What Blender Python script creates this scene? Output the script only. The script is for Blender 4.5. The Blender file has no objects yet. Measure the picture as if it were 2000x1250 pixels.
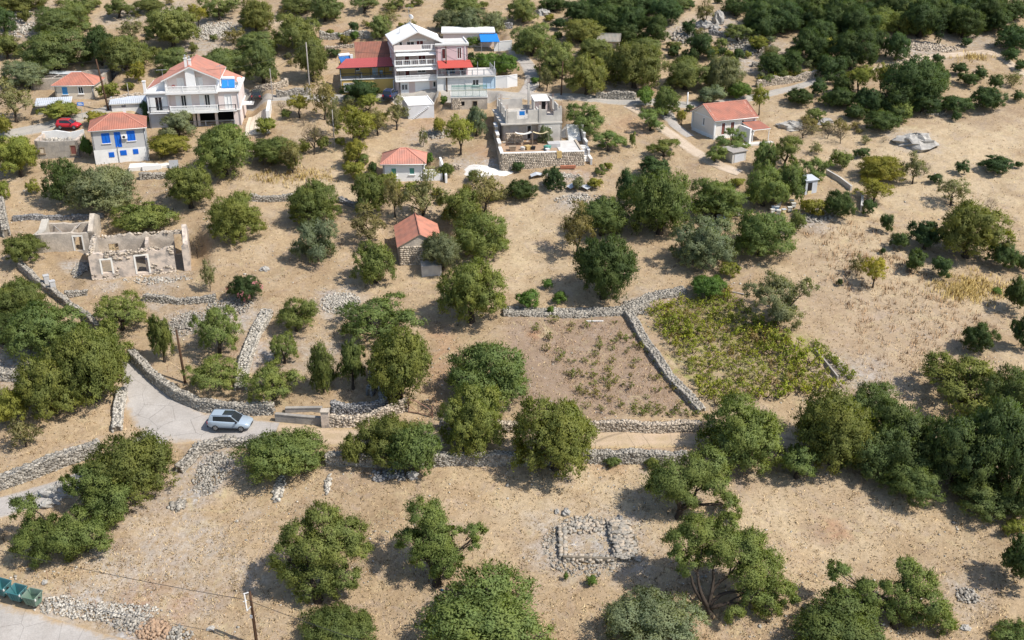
import bpy, math, random
import numpy as np
from mathutils import Vector, Matrix
SC = bpy.context.scene
COL = SC.collection
rng = np.random.default_rng(7)
random.seed(7)

# ---------------------------------------------------------------- camera, sky, sun, exposure
CAMH, PITCH, F = 54.0, math.radians(24.5), 2000.0
cam_d = bpy.data.cameras.new('camera')
cam = bpy.data.objects.new('camera', cam_d)
COL.objects.link(cam)
cam.location = (0, 0, CAMH)
cam.rotation_euler = (math.pi/2 - PITCH, 0, 0)
cam_d.sensor_width = 36.0
cam_d.lens = 36.0
cam_d.clip_end = 4000
cam_d.clip_start = 0.5
SC.camera = cam

SUN_EL = math.radians(52)
SUN_DIR = Vector((0.92, -0.40, 0)).normalized()          # horizontal direction towards the sun
world = bpy.data.worlds.new('World')
SC.world = world
world.use_nodes = True
wn = world.node_tree.nodes
sky = wn.new('ShaderNodeTexSky')
sky.sky_type = 'NISHITA'
sky.sun_disc = False
sky.sun_elevation = SUN_EL
sky.sun_rotation = math.atan2(SUN_DIR.x, SUN_DIR.y)
bg = wn['Background']
bg.inputs[1].default_value = 0.128
world.node_tree.links.new(sky.outputs[0], bg.inputs[0])
sl = bpy.data.lights.new('sun', 'SUN')
sl.energy = 4.2
sl.angle = math.radians(0.55)
sl.color = (1.0, 0.95, 0.87)
sun = bpy.data.objects.new('sun', sl)
COL.objects.link(sun)
sd = Vector((SUN_DIR.x*math.cos(SUN_EL), SUN_DIR.y*math.cos(SUN_EL), math.sin(SUN_EL)))
sun.rotation_euler = sd.to_track_quat('Z', 'Y').to_euler()
sun.location = sd*200
SC.view_settings.view_transform = 'Standard'
SC.view_settings.look = 'None'
SC.view_settings.gamma = 1.0
SC.view_settings.use_curve_mapping = False
SC.view_settings.exposure = 0.36

# ---------------------------------------------------------------- object helpers
class MB:
    """collects faces for one mesh"""
    def __init__(s): s.v = []; s.f = []; s.m = []; s.uv = None
    def add(s, vs, fs, mi=0, M=None):
        o = len(s.v)
        if M is not None: vs = [tuple(M @ Vector(p)) for p in vs]
        s.v += [tuple(p) for p in vs]
        s.f += [tuple(i+o for i in f) for f in fs]
        s.m += [mi]*len(fs)
        return s
    def box(s, x0, x1, y0, y1, z0, z1, mi=0, M=None):
        vs = [(x0,y0,z0),(x1,y0,z0),(x1,y1,z0),(x0,y1,z0),(x0,y0,z1),(x1,y0,z1),(x1,y1,z1),(x0,y1,z1)]
        return s.add(vs, [(0,3,2,1),(4,5,6,7),(0,1,5,4),(1,2,6,5),(2,3,7,6),(3,0,4,7)], mi, M)
    def hexa(s, b, t, mi=0):
        """b, t: four bottom and four top points, both counter-clockwise from above"""
        return s.add(list(b)+list(t), [(0,3,2,1),(4,5,6,7),(0,1,5,4),(1,2,6,5),(2,3,7,6),(3,0,4,7)], mi)
    def poly(s, pts, mi=0): return s.add(pts, [tuple(range(len(pts)))], mi)
    def slab(s, pts, th, mi=0):
        """polygon given from above, thickened downwards"""
        n = len(pts); lo = [(p[0],p[1],p[2]-th) for p in pts]
        fs = [tuple(range(n)), tuple(range(2*n-1, n-1, -1))]
        fs += [(i, i+n, (i+1) % n+n, (i+1) % n) for i in range(n)]
        return s.add(list(pts)+lo, fs, mi)
    def tube(s, pts, rad, n=6, mi=0, cap=True):
        pts = [Vector(p) for p in pts]
        if not hasattr(rad, '__len__'): rad = [rad]*len(pts)
        o = len(s.v)
        for i, p in enumerate(pts):
            d = (pts[min(i+1, len(pts)-1)]-pts[max(i-1, 0)]).normalized()
            a = d.cross(Vector((0.03,0.02,1)) if abs(d.z) < .95 else Vector((1,0,0))).normalized(); b = d.cross(a)
            for k in range(n):
                t = 2*math.pi*k/n
                s.v.append(tuple(p+(a*math.cos(t)+b*math.sin(t))*rad[i]))
        for i in range(len(pts)-1):
            for k in range(n):
                q = o+i*n
                s.f.append((q+k, q+n+k, q+n+(k+1) % n, q+(k+1) % n)); s.m.append(mi)
        if cap:
            s.f.append(tuple(o+k for k in range(n))); s.m.append(mi)
            e = o+(len(pts)-1)*n
            s.f.append(tuple(e+k for k in range(n-1, -1, -1))); s.m.append(mi)
        return s
    def lathe(s, prof, n=12, c=(0,0,0), mi=0):
        o = len(s.v)
        for r, z in prof:
            for k in range(n):
                t = 2*math.pi*k/n
                s.v.append((c[0]+r*math.cos(t), c[1]+r*math.sin(t), c[2]+z))
        for i in range(len(prof)-1):
            for k in range(n):
                q = o+i*n
                s.f.append((q+k, q+(k+1) % n, q+n+(k+1) % n, q+n+k)); s.m.append(mi)
        s.f.append(tuple(o+k for k in range(n-1, -1, -1))); s.m.append(mi)
        e = o+(len(prof)-1)*n
        s.f.append(tuple(e+k for k in range(n))); s.m.append(mi)
        return s
    def mesh(s, name, mats, smooth=False):
        me = bpy.data.meshes.new(name)
        me.from_pydata(s.v, [], s.f)
        if not isinstance(mats, (list, tuple)): mats = [mats]
        for m in mats: me.materials.append(m)
        if len(mats) > 1: me.polygons.foreach_set('material_index', s.m)
        if smooth: me.polygons.foreach_set('use_smooth', [True]*len(s.f))
        me.update()
        return me
    def build(s, name, mats, parent=None, smooth=False, kind=None, label=None):
        return link(name, s.mesh(name, mats, smooth), parent, kind, label)
def link(name, me, parent=None, kind=None, label=None):
    o = bpy.data.objects.new(name, me)
    COL.objects.link(o)
    if parent is not None: o.parent = parent
    if kind: o['kind'] = kind
    if label: o['label'] = label
    return o
def tag(o, label, cat, group=None):
    o['label'] = label; o['category'] = cat
    if group: o['group'] = group
    return o
def thing(name, label, cat, loc=(0,0,0), rz=0, group=None):
    o = bpy.data.objects.new(name, None)
    COL.objects.link(o)
    o.location = loc; o.rotation_euler = (0,0,rz)
    o.empty_display_size = 0.5
    return tag(o, label, cat, group)
def np_mesh(name, V, Q, mats, mi=None, smooth=False):
    """fast mesh from arrays; Q is (n,k) with one k"""
    me = bpy.data.meshes.new(name)
    V = np.asarray(V, dtype=np.float32); Q = np.asarray(Q, dtype=np.int32)
    n, k = Q.shape
    me.vertices.add(len(V)); me.vertices.foreach_set('co', V.ravel())
    me.loops.add(n*k); me.loops.foreach_set('vertex_index', Q.ravel())
    me.polygons.add(n); me.polygons.foreach_set('loop_start', np.arange(0, n*k, k, dtype=np.int32))
    me.polygons.foreach_set('loop_total', np.full(n, k, dtype=np.int32))
    if not isinstance(mats, (list, tuple)): mats = [mats]
    for m in mats: me.materials.append(m)
    if mi is not None: me.polygons.foreach_set('material_index', np.asarray(mi, dtype=np.int32))
    if smooth: me.polygons.foreach_set('use_smooth', np.ones(n, dtype=bool))
    me.update(calc_edges=True)
    return me

# ---------------------------------------------------------------- terrain height and picking ground points
BY = np.array([-400, 20, 93, 215, 330, 700, 1600.])
BZ = np.array([-26, -17.5, 0, 27.1, 56, 170, 330.])
PADS = []          # cx, cy, hx, hy, yaw, z, falloff
def h_base(x, y):
    z = np.interp(y, BY, BZ)
    z = z + .30*np.sin(x*.083+1.3)*np.cos(y*.071+.4) + .16*np.sin(x*.21+y*.13) + .07*np.sin(x*.53-y*.41+2) + .04*np.sin(x*1.1+.7*y)*np.cos(y*.9)
    return z
def hgt(x, y):
    x = np.asarray(x, dtype=float); y = np.asarray(y, dtype=float)
    z = h_base(x, y)
    for cx, cy, hx, hy, a, pz, fo in PADS:
        c, s = math.cos(a), math.sin(a)
        lx = (x-cx)*c+(y-cy)*s; ly = -(x-cx)*s+(y-cy)*c
        d = np.hypot(np.maximum(np.abs(lx)-hx, 0), np.maximum(np.abs(ly)-hy, 0))
        w = np.clip(1-d/fo, 0, 1); w = w*w*(3-2*w)
        z = z*(1-w)+pz*w
    return z
CP, SP = math.cos(PITCH), math.sin(PITCH)
_T = np.linspace(45, 420, 700)
def ray(px, py):
    return np.array([(px-1000)/F, CP-(py-625)/F*SP, -SP-(py-625)/F*CP])
def G(px, py):
    """ground point seen at a place of the photograph"""
    d = ray(px, py)
    P = d[None, :]*_T[:, None]; z = P[:, 2]+CAMH-hgt(P[:, 0], P[:, 1])
    i = int(np.argmax(z < 0))
    if i == 0: i = len(_T)-1
    t = _T[i-1]+(_T[i]-_T[i-1])*z[i-1]/max(z[i-1]-z[i], 1e-6)
    x, y = d[0]*t, d[1]*t
    return Vector((x, y, float(hgt(x, y))))
def scale_at(p):
    return F/(p.y*CP+(CAMH-p.z)*SP)
def pad(px, py, hx, hy, yaw, fo=3.0, dz=0.0, off=(0, 0)):
    """levels the ground under a building; returns the middle of its front edge (x right, y back)"""
    p = G(px, py)
    c, s = math.cos(yaw), math.sin(yaw)
    cx = p.x+off[0]*c-(hy+off[1])*s; cy = p.y+off[0]*s+(hy+off[1])*c
    PADS.append((cx, cy, hx, hy, yaw, p.z+dz, fo))
    return Vector((p.x, p.y, p.z+dz))
# ---------------------------------------------------------------- materials
def mat(name, col, rough=.85, var=.12, scale=3.0, bump=0.0, bscale=20, spec=.25, metal=0.0, island=0.0, stain=None, stain_amt=0.0, stain_scale=.6, obj_color=False):
    m = bpy.data.materials.new(name); m.use_nodes = True
    nt = m.node_tree; N = nt.nodes; L = nt.links
    b = N['Principled BSDF']
    b.inputs['Roughness'].default_value = rough
    b.inputs['Specular IOR Level'].default_value = spec
    b.inputs['Metallic'].default_value = metal
    geo = N.new('ShaderNodeTexCoord')
    src = geo.outputs['Object']
    rgb = N.new('ShaderNodeRGB'); rgb.outputs[0].default_value = (*col, 1)
    cur = rgb.outputs[0]
    if obj_color:
        oi = N.new('ShaderNodeObjectInfo'); cur = oi.outputs['Color']
    def mult(cur, fac_socket, lo, hi):
        mr = N.new('ShaderNodeMapRange'); mr.inputs[3].default_value = lo; mr.inputs[4].default_value = hi
        L.new(fac_socket, mr.inputs[0])
        mx = N.new('ShaderNodeMix'); mx.data_type = 'RGBA'; mx.blend_type = 'MULTIPLY'; mx.inputs[0].default_value = 1
        L.new(cur, mx.inputs[6]); L.new(mr.outputs[0], mx.inputs[7])
        return mx.outputs[2]
    if var:
        t = N.new('ShaderNodeTexNoise'); t.inputs['Scale'].default_value = scale; t.inputs['Detail'].default_value = 6; t.inputs['Roughness'].default_value = .65
        L.new(src, t.inputs['Vector'])
        cur = mult(cur, t.outputs[0], 1-2*var, 1+2*var)
    if island:
        g = N.new('ShaderNodeNewGeometry')
        cur = mult(cur, g.outputs['Random Per Island'], 1-island, 1+island)
    if stain is not None:
        t2 = N.new('ShaderNodeTexNoise'); t2.inputs['Scale'].default_value = stain_scale; t2.inputs['Detail'].default_value = 5
        L.new(src, t2.inputs['Vector'])
        mr = N.new('ShaderNodeMapRange'); mr.inputs[1].default_value = .44; mr.inputs[2].default_value = .62; mr.inputs[4].default_value = stain_amt
        L.new(t2.outputs[0], mr.inputs[0])
        mx = N.new('ShaderNodeMix'); mx.data_type = 'RGBA'; mx.inputs[7].default_value = (*stain, 1)
        L.new(mr.outputs[0], mx.inputs[0]); L.new(cur, mx.inputs[6]); cur = mx.outputs[2]
    L.new(cur, b.inputs['Base Color'])
    if bump:
        t3 = N.new('ShaderNodeTexNoise'); t3.inputs['Scale'].default_value = bscale; t3.inputs['Detail'].default_value = 5
        L.new(src, t3.inputs['Vector'])
        bp = N.new('ShaderNodeBump'); bp.inputs['Strength'].default_value = bump; bp.inputs['Distance'].default_value = .05
        L.new(t3.outputs[0], bp.inputs['Height']); L.new(bp.outputs[0], b.inputs['Normal'])
    return m
def leaf_mat(name, trans=.38, var=.22):
    m = bpy.data.materials.new(name); m.use_nodes = True
    nt = m.node_tree; N = nt.nodes; L = nt.links
    b = N['Principled BSDF']; out = N['Material Output']
    b.inputs['Roughness'].default_value = .6; b.inputs['Specular IOR Level'].default_value = .16
    oi = N.new('ShaderNodeObjectInfo'); g = N.new('ShaderNodeNewGeometry'); tc = N.new('ShaderNodeTexCoord')
    # per leaf brightness
    mr = N.new('ShaderNodeMapRange'); mr.inputs[3].default_value = 1-var; mr.inputs[4].default_value = 1+var
    L.new(g.outputs['Random Per Island'], mr.inputs[0])
    mx = N.new('ShaderNodeMix'); mx.data_type = 'RGBA'; mx.blend_type = 'MULTIPLY'; mx.inputs[0].default_value = 1
    L.new(oi.outputs['Color'], mx.inputs[6]); L.new(mr.outputs[0], mx.inputs[7])
    # patches of yellower growth
    t = N.new('ShaderNodeTexNoise'); t.inputs['Scale'].default_value = .55; t.inputs['Detail'].default_value = 3
    L.new(tc.outputs['Object'], t.inputs['Vector'])
    m2 = N.new('ShaderNodeMapRange'); m2.inputs[1].default_value = .4; m2.inputs[2].default_value = .7; m2.inputs[4].default_value = .55
    L.new(t.outputs[0], m2.inputs[0])
    hs = N.new('ShaderNodeMix'); hs.data_type = 'RGBA'; hs.blend_type = 'MULTIPLY'; hs.inputs[7].default_value = (1.45, 1.22, .8, 1)
    L.new(m2.outputs[0], hs.inputs[0]); L.new(mx.outputs[2], hs.inputs[6])
    L.new(hs.outputs[2], b.inputs['Base Color'])
    tr = N.new('ShaderNodeBsdfTranslucent')
    tm = N.new('ShaderNodeMix'); tm.data_type = 'RGBA'; tm.blend_type = 'MULTIPLY'; tm.inputs[0].default_value = 1; tm.inputs[7].default_value = (1.25, 1.35, .6, 1)
    L.new(hs.outputs[2], tm.inputs[6]); L.new(tm.outputs[2], tr.inputs[0])
    ms = N.new('ShaderNodeMixShader'); ms.inputs[0].default_value = trans
    L.new(b.outputs[0], ms.inputs[1]); L.new(tr.outputs[0], ms.inputs[2]); L.new(ms.outputs[0], out.inputs[0])
    return m
def tile_mat(name, col):
    """clay tiles: island variation, faded and lichen-dark patches; courses come from a band in the z coordinate"""
    return mat(name, col, rough=.8, var=.16, scale=1.6, island=.22, stain=(col[0]*.55, col[1]*.75, col[2]*.85), stain_amt=.5, stain_scale=.8, bump=.3, bscale=9)
M = {}
M['leaf'] = leaf_mat('foliage')
M['bark'] = mat('olive_bark', (.052,.040,.031), .95, .3, 6, .8, 12)
M['pole'] = mat('creosoted_wood', (.075,.04,.022), .8, .2, 5)
M['stone'] = mat('limestone', (.325,.295,.25), .9, .22, 2.2, .6, 9, island=.36)
M['stone_w'] = mat('pale_limestone', (.42,.385,.33), .9, .2, 2.5, .6, 9, island=.36)
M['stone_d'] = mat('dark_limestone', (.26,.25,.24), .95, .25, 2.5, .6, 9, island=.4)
M['stone_t'] = mat('tan_limestone', (.44,.37,.29), .9, .2, 2.5, .6, 9, island=.38)
M['mortar'] = mat('earth_fill', (.22,.185,.14), .95, .25, 3)
M['render_g'] = mat('grey_render', (.36,.325,.28), .95, .25, 1.6, .8, 5, stain=(.22,.21,.2), stain_amt=.6)
M['rock'] = mat('grey_rock', (.43,.405,.365), .95, .25, 1.5, .9, 5, stain=(.27,.255,.235), stain_amt=.7, stain_scale=1.2)
M['plaster_r'] = mat('ruined_plaster', (.66,.545,.445), .95, .26, 1.1, .8, 5, stain=(.30,.265,.235), stain_amt=.9, stain_scale=1.1)
M['plaster_b'] = mat('bare_rubble_wall', (.50,.43,.35), .95, .3, 2.5, .9, 5, stain=(.25,.22,.19), stain_amt=.6)
M['white'] = mat('white_paint', (.80,.79,.77), .6, .035, 2)
M['white_s'] = mat('weathered_whitewash', (.74,.73,.70), .8, .08, 1.5, stain=(.52,.51,.49), stain_amt=.4)
M['pinkw'] = mat('blush_plaster', (.72,.62,.58), .8, .05, 1.2)
M['pink'] = mat('pink_plaster', (.62,.45,.46), .8, .05, 1.2)
M['pinkside'] = mat('rose_beige_plaster', (.60,.49,.455), .85, .06, 1.2)
M['yellow'] = mat('yellow_plaster', (.60,.41,.13), .8, .06, 1.2, stain=(.48,.34,.14), stain_amt=.4)
M['cream'] = mat('cream_plaster', (.64,.55,.43), .85, .06, 1.0, stain=(.52,.46,.38), stain_amt=.35)
M['creamw'] = mat('pale_cream_plaster', (.74,.67,.60), .8, .04, 1.2)
M['greyw'] = mat('bluish_white_plaster', (.60,.60,.61), .85, .08, .8, stain=(.47,.47,.47), stain_amt=.4)
M['greyp'] = mat('light_grey_plaster', (.47,.46,.45), .85, .07, 1.2, stain=(.38,.37,.36), stain_amt=.4)
M['concrete'] = mat('raw_concrete', (.52,.485,.435), .9, .1, 1.4, .3, 8, stain=(.29,.275,.26), stain_amt=.5)
M['concrete_l'] = mat('pale_concrete', (.60,.575,.54), .9, .09, 1.0, .2, 10, stain=(.45,.43,.40), stain_amt=.45)
M['tile'] = tile_mat('clay_tiles', (.40,.165,.115))
M['tile_l'] = tile_mat('light_clay_tiles', (.50,.225,.165))
M['tile_d'] = tile_mat('brown_sheet_tiles', (.27,.115,.08))
M['tile_r'] = mat('red_metal_tiles', (.38,.085,.08), .5, .08, 2)
M['tile_o'] = tile_mat('old_tiles', (.41,.175,.12))
M['awn_r'] = mat('red_awning', (.45,.075,.06), .7, .06, 3)
M['awn_b'] = mat('blue_awning', (.02,.20,.58), .6, .06, 3)
M['blue'] = mat('blue_paint', (.012,.13,.55), .5, .06, 3)
M['blue_l'] = mat('sky_blue_paint', (.06,.27,.52), .6, .08, 3)
M['glass'] = mat('dark_window_glass', (.025,.03,.035), .08, 0, spec=.6)
M['dark'] = mat('dark_interior', (.02,.019,.018), .9, .1)  # near-black colour painted in for the shade inside rooms and openings
M['redwood'] = mat('dark_red_joinery', (.13,.03,.03), .6, .08)
M['brownwood'] = mat('brown_joinery', (.20,.075,.06), .6, .1)
M['iron'] = mat('dark_iron', (.05,.05,.055), .5, .1, metal=.3)
M['steel'] = mat('grey_metal', (.42,.44,.46), .45, .06, metal=.4)
M['zinc'] = mat('zinc_sheet', (.55,.58,.62), .5, .1, 1.2, metal=.1, stain=(.42,.40,.38), stain_amt=.4)
M['rust'] = mat('rusty_iron', (.30,.17,.12), .9, .2, 6)
M['solar'] = mat('solar_glass', (.03,.13,.36), .15, .06, spec=.6)
M['tank'] = mat('white_tank', (.8,.8,.8), .35, .02)
M['net'] = mat('green_netting', (.10,.30,.24), .9, .1)
M['sail_w'] = mat('white_canvas', (.78,.75,.68), .8, .04)
M['sail_y'] = mat('beige_canvas', (.66,.55,.34), .8, .04)
M['wood'] = mat('weathered_timber', (.30,.23,.16), .9, .25, 4)
M['wood_g'] = mat('grey_timber', (.33,.30,.27), .9, .25, 4)
M['terracotta'] = mat('terracotta', (.42,.17,.10), .85, .15)
M['carpaint'] = mat('pale_blue_metallic_paint', (.42,.50,.58), .28, .02, spec=.6, metal=.25)
M['carred'] = mat('red_car_paint', (.52,.02,.03), .28, .02, spec=.6)
M['carnavy'] = mat('navy_car_paint', (.02,.035,.09), .28, .02, spec=.6)
M['cargreen'] = mat('dark_car_paint', (.03,.04,.04), .3, .02, spec=.6)
M['rubber'] = mat('black_rubber', (.02,.02,.02), .85, .1)
M['plastic'] = mat('black_plastic', (.03,.03,.032), .6, .1)
M['rim'] = mat('alloy', (.55,.56,.57), .35, .02, metal=.6)
M['lamp_w'] = mat('headlamp_lens', (.75,.77,.8), .15, 0, spec=.6)
M['lamp_r'] = mat('tail_lamp_lens', (.5,.04,.05), .2, 0, spec=.6)
M['bin_t'] = mat('teal_bin', (.045,.165,.18), .6, .1, 3, stain=(.12,.16,.15), stain_amt=.55)
M['bin_g'] = mat('green_bin', (.13,.21,.16), .7, .1, 3, stain=(.25,.24,.2), stain_amt=.5)
M['hive_w'] = mat('white_hive_paint', (.64,.62,.56), .7, .06)
M['hive_b'] = mat('pale_blue_hive_paint', (.42,.55,.66), .7, .06)
M['hive_y'] = mat('straw_hive_paint', (.62,.52,.30), .7, .06)
M['petal'] = mat('pink_petals', (.50,.20,.20), .7, .1, island=.3)
M['straw'] = mat('dry_grass_blades', (.47,.355,.205), .9, .1, .15, island=.5)
M['straw_y'] = mat('golden_grass_blades', (.50,.37,.14), .9, .1, .3, island=.4)
M['weed'] = mat('dead_weed_stalks', (.38,.25,.145), .9, .1, .3, island=.45)
M['fabric'] = mat('colour_cloth', (.5,.35,.15), .9, .2, 4)
M['lemon'] = mat('sign_blue', (.10,.25,.62), .5, .03)
M['clay'] = mat('red_earth', (.37,.255,.17), .95, .2, 2)
M['gravelw'] = mat('white_gravel', (.74,.70,.64), .95, .08, 3, .5, 14)
M['red_p'] = mat('life_ring_red', (.55,.06,.05), .5, .03)
# ---------------------------------------------------------------- building sites (levelled ground)
R = math.radians
A = {}
def site(key, px, py, hw, dep, yaw, fo=2.5, dz=0.0):
    A[key] = (pad(px, py, hw+.6, dep/2+.4, R(yaw), fo, dz), R(yaw))
site('gable', 384, 247, 7.3, 10, 9, 3)
site('blue', 240, 317, 3.8, 6.6, 18)
site('tall', 819, 181, 3.5, 9, 13, 2.5)
site('yellow', 722, 184, 5.2, 6.5, 10, 2.5)
site('annex', 905, 176, 5.4, 7, 10, 2.5)
site('whiteflat', 823, 230, 2.1, 6.5, 14, 1.5, -.1)
site('concrete', 1040, 277, 4.6, 10, 9, 2)
site('hip', 789, 354, 3.0, 5.5, 3, 2)
site('right', 1433, 268, 3.7, 6.4, 22, 2)
site('beige', 148, 194, 3.2, 5.5, 4, 2)
site('roofless', 135, 178, 5, 5, 4, 2)
site('wallruin', 115, 309, 3.1, 5, 8, 2)
site('ruin', 278, 538, 5.9, 7, 16, 2.5)
site('hut', 822, 516, 2.9, 8.3, 9, 2)
site('greystone', 1188, 96, 2, 4, -8, 2)
site('backflat', 915, 92, 5, 5, 3, 2)
site('net', 917, 214, 3, 4.5, 4, 1.5)
tz = G(1060, 326)
A['terrace'] = (tz, R(6))

# ---------------------------------------------------------------- road and field outlines, picked on the ground
def ppoly(pts): return np.array([[G(a, b).x, G(a, b).y] for a, b in pts])
def poly_sd(P, x, y):
    """signed distance to a polygon, negative inside"""
    d = np.full(x.shape, 1e9); ins = np.zeros(x.shape, bool); n = len(P)
    for i in range(n):
        ax, ay = P[i]; bx, by = P[(i+1) % n]
        ex, ey = bx-ax, by-ay
        t = np.clip(((x-ax)*ex+(y-ay)*ey)/(ex*ex+ey*ey+1e-9), 0, 1)
        d = np.minimum(d, np.hypot(x-ax-t*ex, y-ay-t*ey))
        c = (ay > y) != (by > y)
        with np.errstate(divide='ignore', invalid='ignore'):
            xi = ax+(y-ay)*ex/(ey if abs(ey) > 1e-9 else 1e-9)
        ins ^= c & (x < xi)
    return np.where(ins, -d, d)
def line_d(P, x, y):
    d = np.full(x.shape, 1e9)
    for (ax, ay), (bx, by) in zip(P[:-1], P[1:]):
        ex, ey = bx-ax, by-ay
        t = np.clip(((x-ax)*ex+(y-ay)*ey)/(ex*ex+ey*ey+1e-9), 0, 1)
        d = np.minimum(d, np.hypot(x-ax-t*ex, y-ay-t*ey))
    return d
LINES = {
 'junction': [(252,690,.9),(268,735,2.0),(300,790,3.4),(338,828,3.5),(395,836,2.4),(470,838,1.7),(540,842,1.4)],
 'lower_road': [(330,832,2.2),(285,872,1.9),(235,905,1.7),(165,938,1.7),(90,965,1.6),(0,992,1.7),(-80,1015,1.7)],
 'village_road': [(-60,268,1.8),(20,262,1.8),(80,250,1.9),(150,232,2.0),(215,213,1.6),(290,204,1.5),(400,200,1.5),(480,194,1.6),(530,193,1.6),(600,190,1.6),(680,190,1.9),(750,188,2.0),(830,187,1.8),(930,189,1.6),(1000,187,1.7),(1100,189,1.7),(1200,197,1.7),(1290,202,1.7),(1345,206,1.6),(1420,200,1.3),(1500,184,1.2),(1560,170,1.2),(1640,146,1.1)],
 'upper_road': [(1000,96,1.5),(1018,112,1.5),(1035,132,1.6),(1042,152,1.6),(1036,172,1.6),(1022,187,1.5)],
 'lane': [(540,842,1.4),(620,850,1.5),(700,856,1.5),(860,860,1.5),(1000,862,1.5),(1160,859,1.4),(1290,857,1.4),(1420,858,1.3),(1560,860,1.3)],
 'track': [(1225,206,1.0),(1268,232,1.1),(1310,262,1.2),(1350,292,1.2),(1400,322,1.3),(1450,340,1.1)],
 'driveway': [(1292,203,1.4),(1305,228,1.3),(1325,250,1.2),(1350,268,1.0)],
 'hill_track': [(1700,138,1.1),(1760,122,1.2),(1850,108,1.3),(1930,100,1.3),(1962,116,1.2),(2000,145,1.2),(2060,185,1.2)],
}
LW = {k: np.array([[G(a, b).x, G(a, b).y] for a, b, w in v]) for k, v in LINES.items()}
rl = [(0,1172),(90,1195),(180,1222),(270,1250)]
e0, e1 = G(0, 1171), G(268, 1250)
dv = Vector((e1.x-e0.x, e1.y-e0.y, 0)).normalized(); nv = Vector((dv.y, -dv.x, 0))
q0, q1 = e0-dv*25, e1+dv*25
BIGROAD = np.array([[p.x, p.y] for p in (q0+nv*2.7, (q0+q1)/2+nv*2.7, q1+nv*2.7)])

# ---------------------------------------------------------------- ground sheet
xs = np.concatenate([[-900,-600,-400,-280,-200,-160,-140], np.arange(-125, 125.01, .45), [140,160,200,280,400,600,900]])
ys = np.concatenate([[-300,-150,-40,0,25,40,50], np.arange(56, 232, .45), [236,242,250,262,280,310,360,440,560,760,1100,1600]])
X, Y = np.meshgrid(xs, ys)
Z = hgt(X, Y)
fine = np.clip(1-(np.maximum(np.abs(X)-120, 0))/10, 0, 1)
nzs = rng.normal(0, .035, X.shape)*fine
onroad = np.zeros(X.shape)
roadd = {}
for k, P in LW.items():
    w = np.mean([c[2] for c in LINES[k]])
    onroad = np.maximum(onroad, np.clip(1.6-(line_d(P, X, Y)/(w+.3)), 0, 1))
onroad = np.maximum(onroad, np.clip(1.3-line_d(BIGROAD, X, Y)/3.0, 0, 1))
Z = Z+nzs*(1-np.clip(onroad*2, 0, 1))
ny, nx = X.shape
idx = np.arange(nx*ny).reshape(ny, nx)
Q = np.stack([idx[:-1,:-1], idx[:-1,1:], idx[1:,1:], idx[1:,:-1]], -1).reshape(-1, 4)
V = np.stack([X, Y, Z], -1).reshape(-1, 3)

def wob(x, y, s, k):
    return (np.sin(x*s+k)*np.cos(y*s*1.3+2*k)+np.sin((x+y)*s*1.9+k*3)*.6+np.sin((x-1.3*y)*s*3.7+k)*.35)
def soft(pts, edge=1.2, amp=1.0, k=1.0):
    P = ppoly(pts)
    d = poly_sd(P, X, Y)+amp*wob(X, Y, .55, k)
    return np.clip(.5-d/(2*edge), 0, 1)
def blob(lst, amp=.6):
    o = np.zeros(X.shape)
    for px, py, r, *v in lst:
        p = G(px, py); d = np.hypot(X-p.x, Y-p.y)+amp*wob(X, Y, .9, px*.1)
        o = np.maximum(o, np.clip(1.25-d/r, 0, 1)*(v[0] if v else 1))
    return np.clip(o, 0, 1)
soil = soft([(992,614),(1218,612),(1350,800),(1160,818),(1010,812),(985,700)], .8, .5)
soil = np.maximum(soil, .35*soft([(1245,590),(1410,560),(1580,660),(1650,750),(1390,795),(1290,680)], 1, .5, 2))
soil = np.maximum(soil, .45*soft([(1570,470),(1720,560),(1940,640),(1900,700),(1700,760),(1560,620)], 3, 2, 3))
soil = np.maximum(soil, .5*soft([(1760,230),(2000,205),(2000,240),(1900,250)], 2, 2, 4))
soil = np.maximum(soil, blob([(1610,1045,2.2,.8),(1350,1160,3,.5),(620,520,2,.4),(540,330,4,.6),(1000,880,4,.5),(1420,930,5,.6),(1600,950,5,.4),(700,900,4,.6),(320,960,3,.5)]))
stone = soft([(190,1060),(300,980),(400,1000),(480,1080),(430,1190),(280,1180),(120,1130)], 3, 2.5, 5)*.5
stone = np.maximum(stone, .9*soft([(60,1150),(140,1150),(290,1205),(330,1250),(260,1255),(90,1192)], 1.2, 1, 6))
stone = np.maximum(stone, blob([(410,910,3.2),(395,960,2.2),(460,620,4,.7),(505,690,3,.8),(660,590,3.2,1),(360,630,3,.9),(620,690,4,.5),(1100,1060,4,.8),(1200,1060,4,.8),(25,715,4,.9),(1120,390,4,.6),(950,330,3,1),(1120,350,3,.7),
    (1785,275,4,.8),(1690,735,4,.6),(1590,430,3,.8),(1890,1165,2,.7),(30,30,9,.6),(20,60,8,.6),(250,30,6,.7),(60,60,6,.6),(420,60,7,.8),(390,90,6,.7),(330,20,6,.6),(560,190,4,.6),(560,40,5,.4),(1210,180,4,.5),(1340,60,6,.8),(1400,45,6,.7),(1480,90,6,.7),(1450,120,5,.7),(1810,95,6,.6),(1780,100,6,.6),(1900,80,6,.5),(1830,215,3,.8),(830,270,4,.5),(910,320,3,.6),(310,590,2.5,.5),(215,545,2.5,.6),(320,545,3,.6),(150,520,2,.7),(1640,720,3,.6),(1250,590,2.5,.6),(490,300,3,.3)]))
straw = soft([(950,900),(1560,900),(1900,1000),(1560,1100),(1000,1000)], 5, 3, 7)*.8
straw = np.maximum(straw, .9*soft([(1840,540),(1960,560),(1970,600),(1900,590)], 1.5, 1.2, 8))
straw = np.maximum(straw, .8*soft([(1600,300),(1850,230),(2000,240),(2000,440),(1900,400),(1720,420)], 4, 3, 9))
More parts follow.
